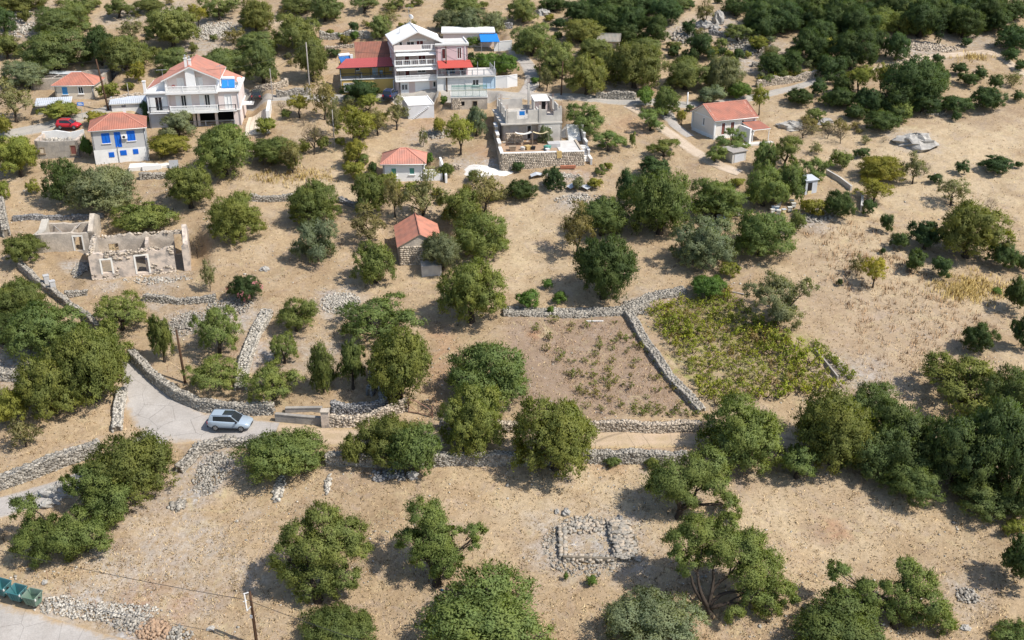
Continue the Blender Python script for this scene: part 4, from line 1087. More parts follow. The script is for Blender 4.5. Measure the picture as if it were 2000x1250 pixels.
h.box('balcony_slab', 'white', -W-.05, W+.05, -.8, -.353, 5.07, 5.27); h.railing('balcony_railing', (-W,-.7), (W,-.7), 5.27, .95, 'white', .34, .045, 1.2, .04)
h.box('parapet', 'pinkw', -W-.05, .45, -.6, -.42, 7.925, 8.85); h.railing('balcony_railing', (.5,-.5), (W,-.5), 7.92, .9, 'white', .34, .045, 1.2, .04); h.box('balcony_slab', 'white', -W-.05, W+.05, -.7, -.353, 7.72, 7.92)
for z in (4.85, 7.5):
    h.part('awning', MB().hexa([(-W+.2,-1.0,z-.52),(W-.05,-1.0,z-.52),(W-.05,-.35,z-.04),(-W+.2,-.35,z-.04)], [(-W+.2,-1.0,z-.44),(W-.05,-1.0,z-.44),(W-.05,-.35,z+.04),(-W+.2,-.35,z+.04)]), 'white')
h.part('awning', MB().hexa([(-1.3,.35,9.35),(1.6,.35,9.35),(1.6,.88,9.6),(-1.3,.88,9.6)], [(-1.3,.35,9.42),(1.6,.35,9.42),(1.6,.88,9.67),(-1.3,.88,9.67)]), 'white')
for x in (-W+.1, W-.1):
    for z0, z1 in ((2.525,5.04),(5.275,7.69)): h.box('column', 'pinkw', x-.1, x+.1, -.34, -.1, z0, z1)
h.gable_y(-W, W, -.4, D_, 9.3, 1.95, 'white', ov=.3, ovy=.35, th=.22, rib=.5)
c = h.box('chimney', 'white_s', -2.3, -2.0, 4.6, 4.9, 9.9, 11.0)
dish(at('tall', .1, 8.2, 10.4), 'satellite dish on the ridge of the tall house', 2.6); antenna(at('tall', -.1, 8.6, 10.3), 'aerial behind the white gable of the tall house', 2.4)
dish(at('tall', 3.0, .2, 8.4), 'satellite dish at the right eave of the tall house', .5)

h.o.scale.z = .90
# ================================================================ yellow house with veranda
h = House('yellow_house', 'yellow house with red veranda roof and brown tiled roof', 'house', 'yellow')
x0, x1 = -4.7, 5.3
h.wall((x0,0), (x1,0), -.8, 2.5, 'yellow', [(.5,2.2,.6,2.0),(8.7,9.75,.25,2.2)])
h.opening('window', .5, 2.2, .6, 2.0, 'white', 'white', (x0,0), (x1,0), 1); h.opening('door', 8.7, 9.75, .27, 2.2, 'white', 'glass', (x0,0), (x1,0), 0, sill=False, inner='door_leaf', bar=.13)
h.wall((x0,6.4), (x0,0), -.8, 4.4, 'yellow', top=[(0,4.4),(2.6,4.4),(5.6,2.9),(6.4,2.9)]); h.wall((x1,0), (x1,6.4), -.8, 4.4, 'yellow')
h.box('floor_slab', 'white_s', x0+.02, x1-.02, -.12, 6.3, 2.5, 2.65)
h.wall((x0+.26,2.6), (x1-.26,2.6), 2.65, 4.9, 'yellow', [(2.4,3.1,3.5,4.4),(5.2,6.1,2.67,4.5),(8.1,8.9,3.4,4.4)])
h.opening('window', 2.4, 3.1, 3.5, 4.4, 'white', 'glass', (x0+.26,2.6), (x1,2.6), 0); h.opening('door', 5.2, 6.1, 2.69, 4.5, 'white', 'zinc', (x0+.26,2.6), (x1,2.6), 0, sill=False, inner='door_leaf'); h.opening('window', 8.1, 8.9, 3.4, 4.4, 'white', 'zinc', (x0+.26,2.6), (x1,2.6), 0)
h.railing('veranda_railing', (x0+.05,.0), (x1-.1,.0), 2.65, .9, 'iron', .2, .02, 2.5, .02)
for i in range(5): h.part('post', MB().tube([(x0+.2+i*2.4,.08,2.65),(x0+.2+i*2.4,.08,4.7)], .05, 6), 'iron')
h.mono('veranda_roof', [(x0-.6,-.6,4.55),(x1+.15,-.6,4.62),(x1+.1,2.9,5.45),(x0+1.2,2.9,5.45)], 'tile_r', 'iron', .3)
h.mono('main_roof', [(-1.9,2.95,5.35),(x1-.1,2.95,5.35),(x1-.1,6.9,7.5),(-1.9,6.9,7.5)], 'tile_d', 'white_s')
h.wall((-1.7,6.4), (-1.7,2.9), 4.4, 7.2, 'greyp', top=[(0,7.15),(3.5,5.2)]); h.wall((x1-.1,6.4), (-1.7,6.4), 2.6, 7.1, 'greyp')
h.box('flat_roof', 'concrete_l', x0+.26, -1.9, 2.9, 6.3, 4.4, 4.55)
c = h.box('chimney', 'white', -2.75, -2.3, 3.6, 4.0, 4.55, 6.0)
solar(at('yellow', -3.6, 3.4, 4.55), 'solar heater with tilted blue panel beside the brown roof', A['yellow'][1]+.4)
t = thing('garden_table', 'white plastic table on the veranda of the yellow house', 'table', at('yellow', -1.6, 1.2, 2.65), A['yellow'][1])
MB().box(-.6,.6,-.4,.4,.68,.72).build('tabletop', M['white'], t)
for sx in (-.5,.5):
    for sy in (-.3,.3): MB().box(sx-.03,sx+.03,sy-.03,sy+.03,0,.68).build('leg', M['white'], t)
for i, x in enumerate((1.0, 2.2)):
    t = thing('garden_chair', ['left','right'][i]+' pale chair by the veranda door', 'chair', at('yellow', x, 1.6, 2.65), A['yellow'][1], 'veranda chairs')
    MB().box(-.25,.25,-.25,.25,.4,.45).build('seat', M['hive_b'], t); MB().box(-.25,.25,.22,.27,.45,.9).build('backrest', M['hive_b'], t)
    for sx in (-.22,.22):
        for sy in (-.22,.22): MB().box(sx-.02,sx+.02,sy-.02,sy+.02,0,.4).build('leg', M['hive_b'], t)

# ================================================================ pink annex
h = House('pink_annex', 'pink flat-roofed house with red awning right of the tall house', 'house', 'annex')
x0, x1, xe = -4.35, .85, 5.3
h.wall((x0,0), (xe,0), -.8, 2.25, 'white_s', [(1.3,4.7,.05,1.75),(5.9,7.0,.7,1.7),(7.7,9.8,.1,2.0)])
h.opening('garage_door', 1.3, 4.7, .07, 1.75, 'greyw', 'white_s', (x0,0), (xe,0), 0, sill=False, inner='shutter_leaf'); h.opening('window', 5.9, 7.0, .7, 1.7, 'white', 'glass', (x0,0), (xe,0), 1); h.opening('door', 7.7, 9.8, .12, 2.0, 'hive_b', 'hive_b', (x0,0), (xe,0), 2, sill=False, inner='door_leaf')
h.box('wall', 'white_s', xe-.25, xe, .253, 6, -.8, 2.25); h.box('wall', 'white_s', x0, x0+.25, .253, 6, -.8, 2.25)
h.box('floor_slab', 'concrete_l', x0-.05, xe+.15, -.5, 6.2, 2.25, 2.45)
h.wall((x0,1.6), (x1,1.6), 2.45, 4.95, 'pink', [(.6,1.4,3.2,4.4),(1.9,3.2,2.5,4.5),(3.9,4.7,2.5,4.5)])
h.opening('door', 1.9, 3.2, 2.52, 4.5, 'blue_l', 'glass', (x0,1.6), (x1,1.6), 1, sill=False, inner='door_leaf'); h.opening('window', .6, 1.4, 3.2, 4.4, 'white', 'glass', (x0,1.6), (x1,1.6), 0); h.opening('door', 3.9, 4.7, 2.52, 4.5, 'white', 'redwood', (x0,1.6), (x1,1.6), 0, sill=False, inner='door_leaf')
h.wall((x0,.2), (x1,.2), 4.95, 7.3, 'pink', [(.9,1.55,5.15,6.9),(3.45,4.2,5.15,7.0)])
h.opening('balcony_door', .9, 1.55, 5.17, 6.9, 'white', 'redwood', (x0,.2), (x1,.2), 0, sill=False); h.opening('balcony_door', 3.45, 4.2, 5.17, 7.0, 'white', 'redwood', (x0,.2), (x1,.2), 1, sill=False)
h.wall((x1,.2), (x1,6.2), 2.45, 7.3, 'pink'); h.wall((x0,6.2), (x0,.2), 2.45, 7.3, 'pink'); h.wall((x1,6.2), (x0,6.2), 2.45, 7.3, 'pink'); h.box('floor_slab', 'pink', x0+.27, x1-.27, .46, 6.0, 4.8, 4.95)
h.box('roof', 'concrete_l', x0-.15, x1+.2, .0, 6.4, 7.3, 7.5); h.box('parapet', 'white', x0-.15, x1+.2, -.05, .12, 7.503, 7.75); h.box('parapet', 'white', x1+.02, x1+.2, .123, 6.4, 7.503, 7.72)
h.part('awning', MB().hexa([(x0+.2,-.9,3.85),(x1+.75,-.9,3.85),(x1+.35,.18,4.85),(x0+.1,.18,4.85)], [(x0+.2,-.9,3.92),(x1+.75,-.9,3.92),(x1+.35,.18,4.95),(x0+.1,.18,4.95)]), 'awn_r')
h.railing('terrace_railing', (x0,-.42), (xe+.1,-.42), 2.45, .95, 'steel', style='wire', post=1.8, rail=.03); h.railing('terrace_railing', (xe+.1,-.42), (xe+.1,5.5), 2.45, .95, 'steel', style='wire', post=1.8, rail=.03)
h.part('pergola_post', MB().tube([(xe,.0,2.45),(xe,.0,4.6)], .05, 6), 'white'); h.part('pergola_post', MB().tube([(x1+1.6,.0,2.45),(x1+1.6,.0,4.6)], .05, 6), 'steel')
# flat white roof behind, blue awning
h = House('flat_roofed_house', 'low house with bright white flat roof behind the pink annex', 'house', 'backflat')
h.box('wall', 'pinkw', -4.6, 4.6, 0, 6, -1.0, 2.5); h.box('roof', 'white', -4.9, 4.9, -.3, 6.3, 2.5, 2.75)
h.part('awning', MB().hexa([(2.2,-2.6,1.3),(5.6,-2.6,1.3),(5.2,-.02,2.3),(2.0,-.02,2.3)], [(2.2,-2.6,1.36),(5.6,-2.6,1.36),(5.2,-.02,2.38),(2.0,-.02,2.38)]), 'awn_b', label='bright blue awning')
for x in (2.3, 5.4): h.part('awning_post', MB().tube([(x,-2.5,-1.5),(x,-2.5,1.3)], .04, 6), 'steel')
# white terrace building with outside stairs
h = House('terrace_building', 'low grey building with white roof terrace and outside stairs', 'building', 'whiteflat')
h.box('wall', 'greyw', -2.1, 2.1, 0, 6.4, -1.2, 2.1); h.box('roof_terrace', 'white', -2.15, 2.15, -.05, 6.45, 2.1, 2.2)
h.part('parapet', MB().box(-2.15,-1.98,-.05,6.45,2.203,2.32).box(1.98,2.15,-.05,6.45,2.203,2.32), 'white')
for i in range(11): h.box('stair_step', 'white', -1.4+i*.24, -1.12+i*.24, -.22, -.003, .05+i*.17, .13+i*.17)
for i in range(6): h.box('stair_step', 'white_s', -2.3, -1.45, -.5-i*.3, -.2-i*.3+.003*i, -.4-i*.17, -.02-i*.17)

# ================================================================ unfinished concrete building
h = House('unfinished_building', 'unfinished grey concrete building with roofless upper walls', 'building', 'concrete')
W = 4.55; D_ = 10
h.box('foundation', 'concrete', -W, W, .02, D_, -2.2, -.003)
h.wall((.9,0), (W,0), -.9, 2.75, 'concrete', [(1.1,2.0,1.0,2.15)], label='projecting front wall with white window')
h.opening('window', 1.1, 2.0, 1.0, 2.15, 'white', 'glass', (.9,0), (W,0), 1)
h.wall((-W,1.3), (.9,1.3), 0, 2.75, 'concrete', [(1.3,2.6,.3,2.3),(3.9,4.6,.05,2.25)])
h.opening('door', 3.9, 4.6, .07, 2.25, 'white', 'glass', (-W,1.3), (.9,1.3), 0, sill=False, inner='door_leaf'); h.opening('window', 1.3, 2.6, .3, 2.3, 'greyp', 'greyp', (-W,1.3), (.9,1.3), 0, sill=False)
h.wall((.9,1.3), (.9,.0), 0, 2.75, 'concrete')
h.wall((-W,D_), (-W,1.3), -.5, 2.75, 'concrete', [(1.2,2.0,1.0,2.2),(3.6,4.4,.2,2.3),(6,6.9,1.0,2.2)]); h.wall((W,0), (W,D_), -.9, 2.75, 'concrete'); h.wall((W,D_), (-W,D_), -.5, 2.75, 'concrete')
for u0, z0 in ((1.2,1.0),(3.6,.2),(6,1.0)): h.opening('window', u0, u0+.8, z0, 2.2, 'concrete_l', 'greyp', (-W,D_), (-W,1.3), 0, sill=False)
h.box('roof_slab', 'concrete', -W-.3, W+.05, -.1, D_+.1, 2.75, 2.95); h.part('column', MB().box(-W-.25,-W-.1,1.0,1.15,-.3,2.75), 'iron')
U = [(-3.6,.15,W,.15)]
h.wall((-4.1,.15), (1.0,.15), 2.95, 4.9, 'concrete', th=.22, top=[(0,4.75),(1.75,4.75),(1.76,3.6),(3.4,3.6),(3.41,4.85),(5.1,4.9)])
h.wall((1.25,.1), (W,.1), 2.95, 4.9, 'concrete', th=.22, top=[(0,4.9),(.9,4.85),(.91,3.95),(2.0,3.95),(2.01,4.5),(2.6,4.7),(2.62,5.0),(3.3,5.0)])
h.wall((W,.35), (W,D_), 2.95, 4.9, 'concrete', [(1.2,2.5,3.6,4.8),(5,6.2,3.6,4.8)], th=.22, top=[(0,5.0),(1.2,4.9),(1.21,3.6),(2.5,3.6),(2.51,4.9),(5,4.9),(5.01,3.6),(6.2,3.6),(6.21,4.8),(9.65,4.8)])
h.wall((-4.1,D_), (-4.1,.4), 2.95, 4.8, 'concrete', th=.22, top=[(0,4.4),(.6,5.0),(.61,3.7),(1.9,3.7),(1.91,4.9),(3.2,4.9),(3.21,3.5),(4.2,3.5),(4.21,4.9),(5.4,4.9),(5.41,3.6),(6.6,3.6),(6.61,4.9),(7.4,4.8),(7.41,3.6),(8.6,3.6),(8.61,4.8),(9.6,4.75)])
h.wall((1.1,7.0), (1.1,.4), 2.95, 4.5, 'concrete', th=.2, top=[(0,4.9),(1.6,4.9),(1.61,3.9),(3.4,3.9),(3.41,4.6),(6.6,4.3)]); h.wall((W,D_), (-4.1,D_), 2.95, 4.8, 'concrete', th=.2, top=[(0,4.8),(3,4.8),(3.01,3.5),(4.5,3.5),(4.51,4.6),(8.65,4.4)])
for x, y, z in ((-3.9,.3,5.1),(1.12,.2,5.5),(1.0,9.5,7.0),(W-.2,.3,5.3),(-3.9,6.2,5.4),(W-.15,6.6,5.2)):
    c = h.box('column', 'concrete', x-.15, x+.15, y-.15, y+.15, 2.96, z)
    rb = MB()
    for dx, dy in ((-.1,-.1),(.1,-.1),(-.1,.1),(.1,.1)): rb.tube([(x+dx,y+dy,z),(x+dx*1.2,y+dy,z+.7)], .015, 4)
    h.part('rebar', rb, 'rust', c)
hut = h.box('roof_room', 'pinkside', 1.4, 3.4, 6.0, 8.4, 2.953, 5.0, label='small room with pale roof on the slab'); h.part('roof', MB().hexa([(1.2,5.5,4.95),(3.7,5.5,4.95),(3.7,8.6,5.25),(1.2,8.6,5.25)], [(1.2,5.5,5.03),(3.7,5.5,5.03),(3.7,8.6,5.35),(1.2,8.6,5.35)]), 'white_s', hut); h.part('door', MB().box(2.5,3.1,5.95,5.997,3.0,4.8), 'dark', hut)
t = thing('framed_board', 'white framed blue board standing on the concrete building roof', 'board', at('concrete', -1.3, 2.0, 2.95), A['concrete'][1])
MB().box(-.55,.55,-.03,.03,.5,1.5).build('frame', M['white'], t); MB().box(-.42,.42,-.04,-.031,.75,1.38).build('panel', M['awn_b'], t); MB().box(-.5,-.44,-.03,.4,0,.5).build('foot', M['white'], t); MB().box(.44,.5,-.03,.4,0,.5).build('foot', M['white'], t)
# stone terrace in front
pz = A['concrete'][0].z
p0, ya = A['terrace']; tp = Vector((p0.x, p0.y, p0.z))
t_ = House('stone_terrace', 'terrace with tan stone retaining wall below the concrete building', 'terrace', loc=tp, yaw=ya)
TH = 2.15
t_.box('earth_fill', 'clay', -5.9, 5.9, .3, 7.2, -1.5, TH-.25)
t_.box('wall', 'stone_t', -6.2, 6.1, 0, .35, -1.0, TH); t_.box('coping', 'white_s', -6.25, 6.15, -.05, .4, TH+.002, TH+.1); t_.box('wall', 'stone_t', -6.2, -5.85, .353, 12, -1.0, TH); t_.box('wall', 'stone_t', 5.75, 6.1, .353, 7, -1.0, TH)
def facing(o, x0, x1, z0, z1, y, m, sz=.26, side=None):
    n, pos, size = 0, [], []
    z = z0
    while z < z1-.05:
        x = x0+random.uniform(0, .2); hgt_ = sz*random.uniform(.7, 1.0)
        while x < x1-.1:
            w = sz*random.uniform(.8, 1.6); pos.append((x+w/2, y, z+hgt_/2) if side is None else (y, x+w/2, z+hgt_/2)); size.append((w*.94, .14, hgt_*.92) if side is None else (.14, w*.94, hgt_*.92)); x += w
        z += hgt_
    return link('facing_stones', stones_mesh('facing_stones', np.array(pos), np.array(size), np.zeros(len(pos)), M[m], .1, tilt=.03), o, 'stuff')
facing(t_.o, -6.2, 6.1, -.6, TH-.05, -.04, 'stone_t'); facing(t_.o, 0, 11.8, -.4, TH-.05, -6.24, 'stone_t', side=1)
for i in range(4): t_.box('coping', 'white_s', -6.28, -5.78, .4+i*2.8, 3.2+i*2.8, TH+.1+i*.55, TH+.22+i*.55); t_.box('wall', 'stone_t', -6.2, -5.85, .42+i*2.8, 3.19+i*2.8, TH+.002, TH+.098+i*.55)
for i in range(10): t_.box('stair_step', 'white_s', 5.0-.25*0, 6.9, 7.4+i*.32, 7.72+i*.32, -.5, TH-.2+i*.19)
for i in range(9): t_.box('stair_step', 'white_s', 6.15, 7.1, .2+i*.5, .7+i*.5, -1.6, -.1+i*.25)
for i in range(5): t_.box('parapet', 'greyp', 7.12, 7.4, .2+i*2.1, 2.3+i*2.1, -1.6, .9+i*.75); t_.box('coping', 'white_s', 7.06, 7.46, .2+i*2.1, 2.3+i*2.1, .902+i*.75, 1.0+i*.75)
t_.box('paving', 'concrete_l', 2.6, 5.7, 1.2, 7.1, TH-.249, TH-.15)
t_.box('planter', 'greyp', 1.3, 3.1, 3.4, 5.0, TH-.25, TH+.35)
t_.box('back_wall', 'stone_t', -4.8, -2.2, 6.6, 6.9, TH-.25, TH+1.3); facing(t_.o, -4.8, -2.2, TH-.2, TH+1.25, 6.56, 'stone_t')
def tat(x, y, z): return Vector((tp.x+x*math.cos(ya)-y*math.sin(ya), tp.y+x*math.sin(ya)+y*math.cos(ya), tp.z+z))
def sail(x0, x1, y0, y1, m, label):
    o = thing('shade_sail', label, 'shade sail', tat((x0+x1)/2, (y0+y1)/2, TH-.2), ya); vs = []; n = 6; hw, hd = (x1-x0)/2, (y1-y0)/2
    for j in range(n+1):
        for i in range(n+1):
            u, v = i/n*2-1, j/n*2-1
            vs.append((u*hw*(1-.12*(1-v*v)), v*hd*(1-.12*(1-u*u)), 2.0-.35*(1-u*u)-.1*v))
    fs = [(j*(n+1)+i, j*(n+1)+i+1, (j+1)*(n+1)+i+1, (j+1)*(n+1)+i) for j in range(n) for i in range(n)]
    MB().add(vs, fs).build('canvas', M[m], o, True)
    for u in (-1, 1):
        for v in (-1, 1): MB().tube([(u*hw,v*hd,-.2),(u*hw,v*hd,2.0-.1*v)], .03, 5).build('pole', M['wood'], o)
sail(-3.6, -1.0, 4.6, 6.4, 'sail_w', 'white shade sail on the stone terrace'); sail(-.9, 1.5, 4.7, 6.5, 'sail_y', 'beige shade sail on the stone terrace')
for i, (x, y, m, s_, lb) in enumerate(((-4.2,2.6,'wood',.5,'wooden crate at the left of the stone terrace'),(-2.6,2.7,'hive_w',.35,'white tub among the clutter on the terrace'),(-1.9,2.9,'fabric',.45,'ochre crate among the clutter on the terrace'),(-1.1,2.8,'plastic',.35,'black tub on the terrace'),(1.0,2.5,'net',.45,'green bin on the terrace beside the planter'),(.9,1.7,'white',.3,'white box on the terrace edge'))):
    o = thing('storage_crate', lb, 'crate', tat(x, y, TH-.24), ya+i)
    MB().hexa([(-s_*.8,-s_*.7,0),(s_*.8,-s_*.7,0),(s_*.8,s_*.7,0),(-s_*.8,s_*.7,0)], [(-s_,-s_*.9,s_*1.2),(s_,-s_*.9,s_*1.2),(s_,s_*.9,s_*1.2),(-s_,s_*.9,s_*1.2)]).build('body', M[m], o); MB().box(-s_*1.05,s_*1.05,-s_*.95,s_*.95,s_*1.2+.002,s_*1.3).build('rim', M[m], o)
o = thing('blanket', 'ochre blanket hung over the stone terrace wall', 'blanket', tat(2.4, -.02, TH+.1), ya)
MB().add([(-.35,.45,.0),(.35,.45,.0),(.37,-.1,.03),(-.37,-.1,.03),(-.33,-.16,-1.0),(.4,-.16,-.9)], [(0,1,2,3),(3,2,5,4)]).build('cloth', M['fabric'], o)
o = thing('brick_stack', 'stack of red bricks against the stone terrace wall', 'bricks', tat(3.6, -.8, -.05), ya)
for j in range(3):
    for i in range(9): MB().box(-1.1+i*.25,-.87+i*.25,-.25,.2,j*.14,j*.14+.12).build('brick', M['terracotta'], o)
# stone store with green netting
h = House('stone_store', 'small stone store with green netting on its roof', 'building', 'net')
h.wall((-2.9,0), (2.9,0), -.8, 1.9, 'plaster_b', [(1.6,2.1,.7,1.3),(3.4,4.2,-.05,1.4)], label='stone front with door and small window'); h.opening('window', 1.6, 2.1, .7, 1.3, 'dark', 'dark', (-2.9,0), (2.9,0), 0, sill=False); h.opening('door', 3.4, 4.2, -.05, 1.4, 'wood', 'dark', (-2.9,0), (2.9,0), 0, sill=False, inner='door_leaf')
h.box('wall', 'plaster_b', -2.9, -2.65, .253, 4.3, -.8, 1.9); h.box('wall', 'plaster_b', 2.65, 2.9, .253, 4.3, -.8, 1.9); h.box('roof', 'concrete_l', -3.0, 3.0, -.1, 4.4, 1.9, 2.05); facing(h.o, -2.9, -1.4, -.5, 1.85, -.04, 'stone_t')
o = thing('netting_fence', 'green netting on posts on the stone store roof', 'netting', at('net', 0, 0, 2.05), A['net'][1])
for i in range(6): MB().tube([(-2.8+i*1.12,.1,0),(-2.8+i*1.12,.1,2.1)], .03, 5).build('post', M['steel'], o)
MB().tube([(-2.8,.1,.05),(2.8,.1,.05)], .025, 5).tube([(-2.8,.1,1.4),(0,.1,1.3),(2.8,.1,1.4)], .02, 5).build('rail', M['steel'], o)
nb = MB()
for i in range(57): nb.box(-2.8+i*.1-.008,-2.8+i*.1+.008,.06,.075,.08,1.75+.18*math.cos(i*.55))
for j in range(17): nb.box(-2.8,2.8,.075,.09,.1+j*.1-.008,.1+j*.1+.008)
for j in range(5): nb.box(-2.8,2.8,.04,.055,1.62+j*.06,1.655+j*.06)
nb.build('net', M['net'], o, kind='stuff')

# ================================================================ small white house with red hip roof
h = House('small_house', 'small white house with orange-red hip roof in the middle', 'house', 'hip')
W = 2.95
hs = [(1.15,1.95,.95,2.0),(3.75,4.55,1.0,2.0)]
h.wall((-W,0), (W,0), -.8, 2.6, 'white', hs); h.wall((W,0), (W,5.3), -.8, 2.6, 'white'); h.wall((-W,5.3), (-W,0), -.8, 2.6, 'cream'); h.wall((W,5.3), (-W,5.3), -.8, 2.6, 'white')
for u0, u1, z0, z1 in hs: h.opening('window', u0, u1, z0, z1, 'white', 'net', (-W,0), (W,0), 0)
h.hip_roof(-W, W, 0, 5.3, 2.6, 1.55, 'tile_l', .35, .9); h.box('terrace', 'white_s', W+.02, W+2.6, .2, 4.8, -1.0, .35); h.part('terrace_wall', MB().box(W+2.35,W+2.6,.2,4.8,.353,1.1).box(W+.05,W+2.34,-.03,.17,.0,1.0), 'white')
p = Vector((A['hip'][0].x, A['hip'][0].y, A['hip'][0].z))

# ================================================================ right house with gabled red roof
h = House('right_house', 'cream house with long red gabled roof standing alone on the right', 'house', 'right')
W = 3.6; D_ = 6.4
h.box('plinth', 'white', -W-.06, W+.06, -.06, D_+.06, -1.9, .5)
hs = [(1.15,1.95,.5,2.5),(2.75,3.6,.5,2.5),(4.75,5.25,1.5,2.6)]
h.wall((-W,0), (W,0), .5, 3.1, 'creamw', hs); h.opening('door', 1.15, 1.95, .53, 2.5, 'white', 'brownwood', (-W,0), (W,0), 0, sill=False, inner='door_leaf', bar=.1); h.opening('door', 2.75, 3.6, .53, 2.5, 'white', 'brownwood', (-W,0), (W,0), 0, sill=False, inner='door_leaf', bar=.1); h.opening('window', 4.75, 5.25, 1.5, 2.6, 'white', 'glass', (-W,0), (W,0), 0)
gt = [(0,3.1),(D_/2,4.75),(D_,3.1)]
h.wall((-W,D_), (-W,0), .5, 3.1, 'creamw', [(3.0,3.5,1.5,2.7)], top=gt); h.opening('window', 3.0, 3.5, 1.5, 2.7, 'white', 'glass', (-W,D_), (-W,0), 0); h.wall((W,0), (W,D_), .5, 3.1, 'creamw', top=gt); h.wall((W,D_), (-W,D_), .5, 3.1, 'creamw')
for x, y in ((-W,0),(W,0),(-W,D_)): h.box('corner_trim', 'white', x-.14, x+.14, y-.14, y+.14, .5, 3.0)
h.part('band', MB().box(-W-.05,-W-.003,.16,D_-.16,2.95,3.08).box(-W+.16,W-.16,-.06,-.003,2.9,3.08), 'white')
h.gable_x(-W, W, 0, D_, 3.1, 1.65, 'tile', .4, .35, 'white', cap='tile_l')
h.mono('porch_roof', [(1.2,-3.2,1.75),(4.4,-3.2,1.75),(4.4,-.08,2.25),(1.2,-.08,2.25)], 'tile', 'white')
for x in (1.35, 4.25): h.part('porch_post', MB().tube([(x,-3.0,-1.6),(x,-3.0,1.7)], .06, 6), 'white')
h.box('porch_floor', 'concrete_l', -1.2, 4.9, -3.6, -.07, -1.9, -.35); h.box('porch_parapet', 'white', .8, 1.15, -3.0, -.1, -.348, 1.9)
for u, z in ((2.2,2.75),(4.0,2.75)): h.part('wall_lamp', MB().box(-W+u-.6,-W+u-.4,-.2,-.003,z,z+.2), 'iron')
p = G(1443, 316); h = House('grey_shed', 'small grey block shed with dark roof by the track bend', 'shed', loc=p, yaw=R(28))
h.box('wall', 'concrete', -1.3, 1.3, 0, 2.3, -.8, 1.5); h.part('roof', MB().hexa([(-1.45,-.2,1.5),(1.45,-.2,1.5),(1.45,2.5,1.75),(-1.45,2.5,1.75)], [(-1.45,-.2,1.6),(1.45,-.2,1.6),(1.45,2.5,1.85),(-1.45,2.5,1.85)]), 'wood_g'); h.box('door', 'greyw', -.9, .9, -.05, -.003, -.4, 1.2)
p = G(1583, 379); h = House('metal_hut', 'narrow grey metal hut with yellow door panel', 'shed', loc=p, yaw=R(20))
h.box('wall', 'zinc', -.95, .95, 0, 1.6, -.5, 2.0); h.part('roof', MB().hexa([(-1.1,-.2,2.0),(1.1,-.2,2.0),(1.1,1.8,2.25),(-1.1,1.8,2.25)], [(-1.1,-.2,2.06),(1.1,-.2,2.06),(1.1,1.8,2.31),(-1.1,1.8,2.31)]), 'zinc'); h.box('door', 'dark', -.6, .1, -.03, -.003, .3, 1.7); h.box('door_panel', 'hive_y', -.55, .1, -.05, -.032, -.1, .5)

# ================================================================ beige cottage and roofless house behind
h = House('beige_cottage', 'beige cottage with red hip roof and one blue shuttered window', 'house', 'beige')
W = 3.1; hs = [(1.2,2.0,.85,2.0),(3.75,4.55,.9,2.05)]
h.wall((-W,0), (W,0), -.6, 2.3, 'cream', hs); h.wall((W,0), (W,5.3), -.6, 2.3, 'cream'); h.wall((-W,5.3), (-W,0), -.6, 2.3, 'cream'); h.wall((W,5.3), (-W,5.3), -.6, 2.3, 'cream')
w = h.opening('window', 1.2, 2.0, .85, 2.0, 'blue_l', 'blue_l', (-W,0), (W,0), 1, trim='white'); h.opening('window', 3.75, 4.55, .9, 2.05, 'white', 'glass', (-W,0), (W,0), 1)
h.hip_roof(-W, W, 0, 5.3, 2.3, 1.5, 'tile', .35, 1.6, 'tile_l')
h = House('roofless_house', 'roofless old stone house with broken grey roof beams', 'ruin', 'roofless')
h.wall((-6.2,0), (3.4,0), -.8, 2.2, 'plaster_b', th=.5); h.wall((5.9,0), (5.9,5), -.8, 2.6, 'plaster_b', th=.5); h.wall((-6.2,5), (-6.2,0), -.8, 2.2, 'plaster_b', [(2.2,2.7,1.2,1.9)], th=.5); h.wall((5.9,5), (-6.2,5), -.8, 2.6, 'plaster_b', th=.5, top=[(0,2.9),(4,2.6),(7,2.0),(12.1,2.2)])
for i in range(7): h.part('roof_beam', MB().tube([(-5.6+i*1.0,.3,2.1+.1*(i%2)),(-4.8+i*.9,4.7,2.3-.35*(i%3))], .09, 5), 'wood_g')
for i in range(5): h.part('roof_beam', MB().tube([(-5.8,.9+i*.8,2.35),(1.0,1.0+i*.75,2.1+.15*(i%2))], .05, 4), 'wood_g')
h.part('broken_roof', MB().slab([(-4.6,3.0,2.5),(1.2,3.2,2.25),(1.0,4.8,2.5),(-4.4,4.8,2.6)], .08), 'zinc')
p = G(100, 222); h = House('lean_to', 'lean-to shed with white sheet roof under the grapevine', 'shed', loc=p, yaw=R(16))
h.box('wall', 'stone_d', -2.0, 3.0, 0, 3, -.8, 1.4); h.mono('roof', [(-2.3,-.3,1.45),(3.2,-.3,1.45),(3.2,3.3,1.9),(-2.3,3.3,1.9)], 'zinc', 'white_s', .3)
h = House('ruined_annex', 'ruined white house without a roof below the red car', 'ruin', 'wallruin')
W = 3.05; h.wall((-W,0), (W,0), -1.0, 2.6, 'render_g', [(.5,1.25,.8,1.7),(4.9,5.8,.5,1.9)], th=.4, top=[(0,2.75),(2,2.5),(6.1,2.6)]); h.wall((W,0), (W,4.6), -.8, 2.6, 'plaster_r', th=.4); h.wall((-W,4.6), (-W,0), -.8, 2.8, 'plaster_r', th=.4); h.wall((W,4.6), (-W,4.6), -.8, 3.2, 'white_s', th=.4, top=[(0,3.2),(2,2.8),(4,3.2),(6.1,3.0)])
h.opening('window', .5, 1.25, .8, 1.7, 'wood', 'cream', (-W,0), (W,0), 0); h.opening('window', 4.9, 5.8, .5, 1.9, 'wood', 'brownwood', (-W,0), (W,0), 0); h.part('rubble_floor', MB().box(-W+.4,W-.4,.45,4.15,.2,1.6), 'stone_t')
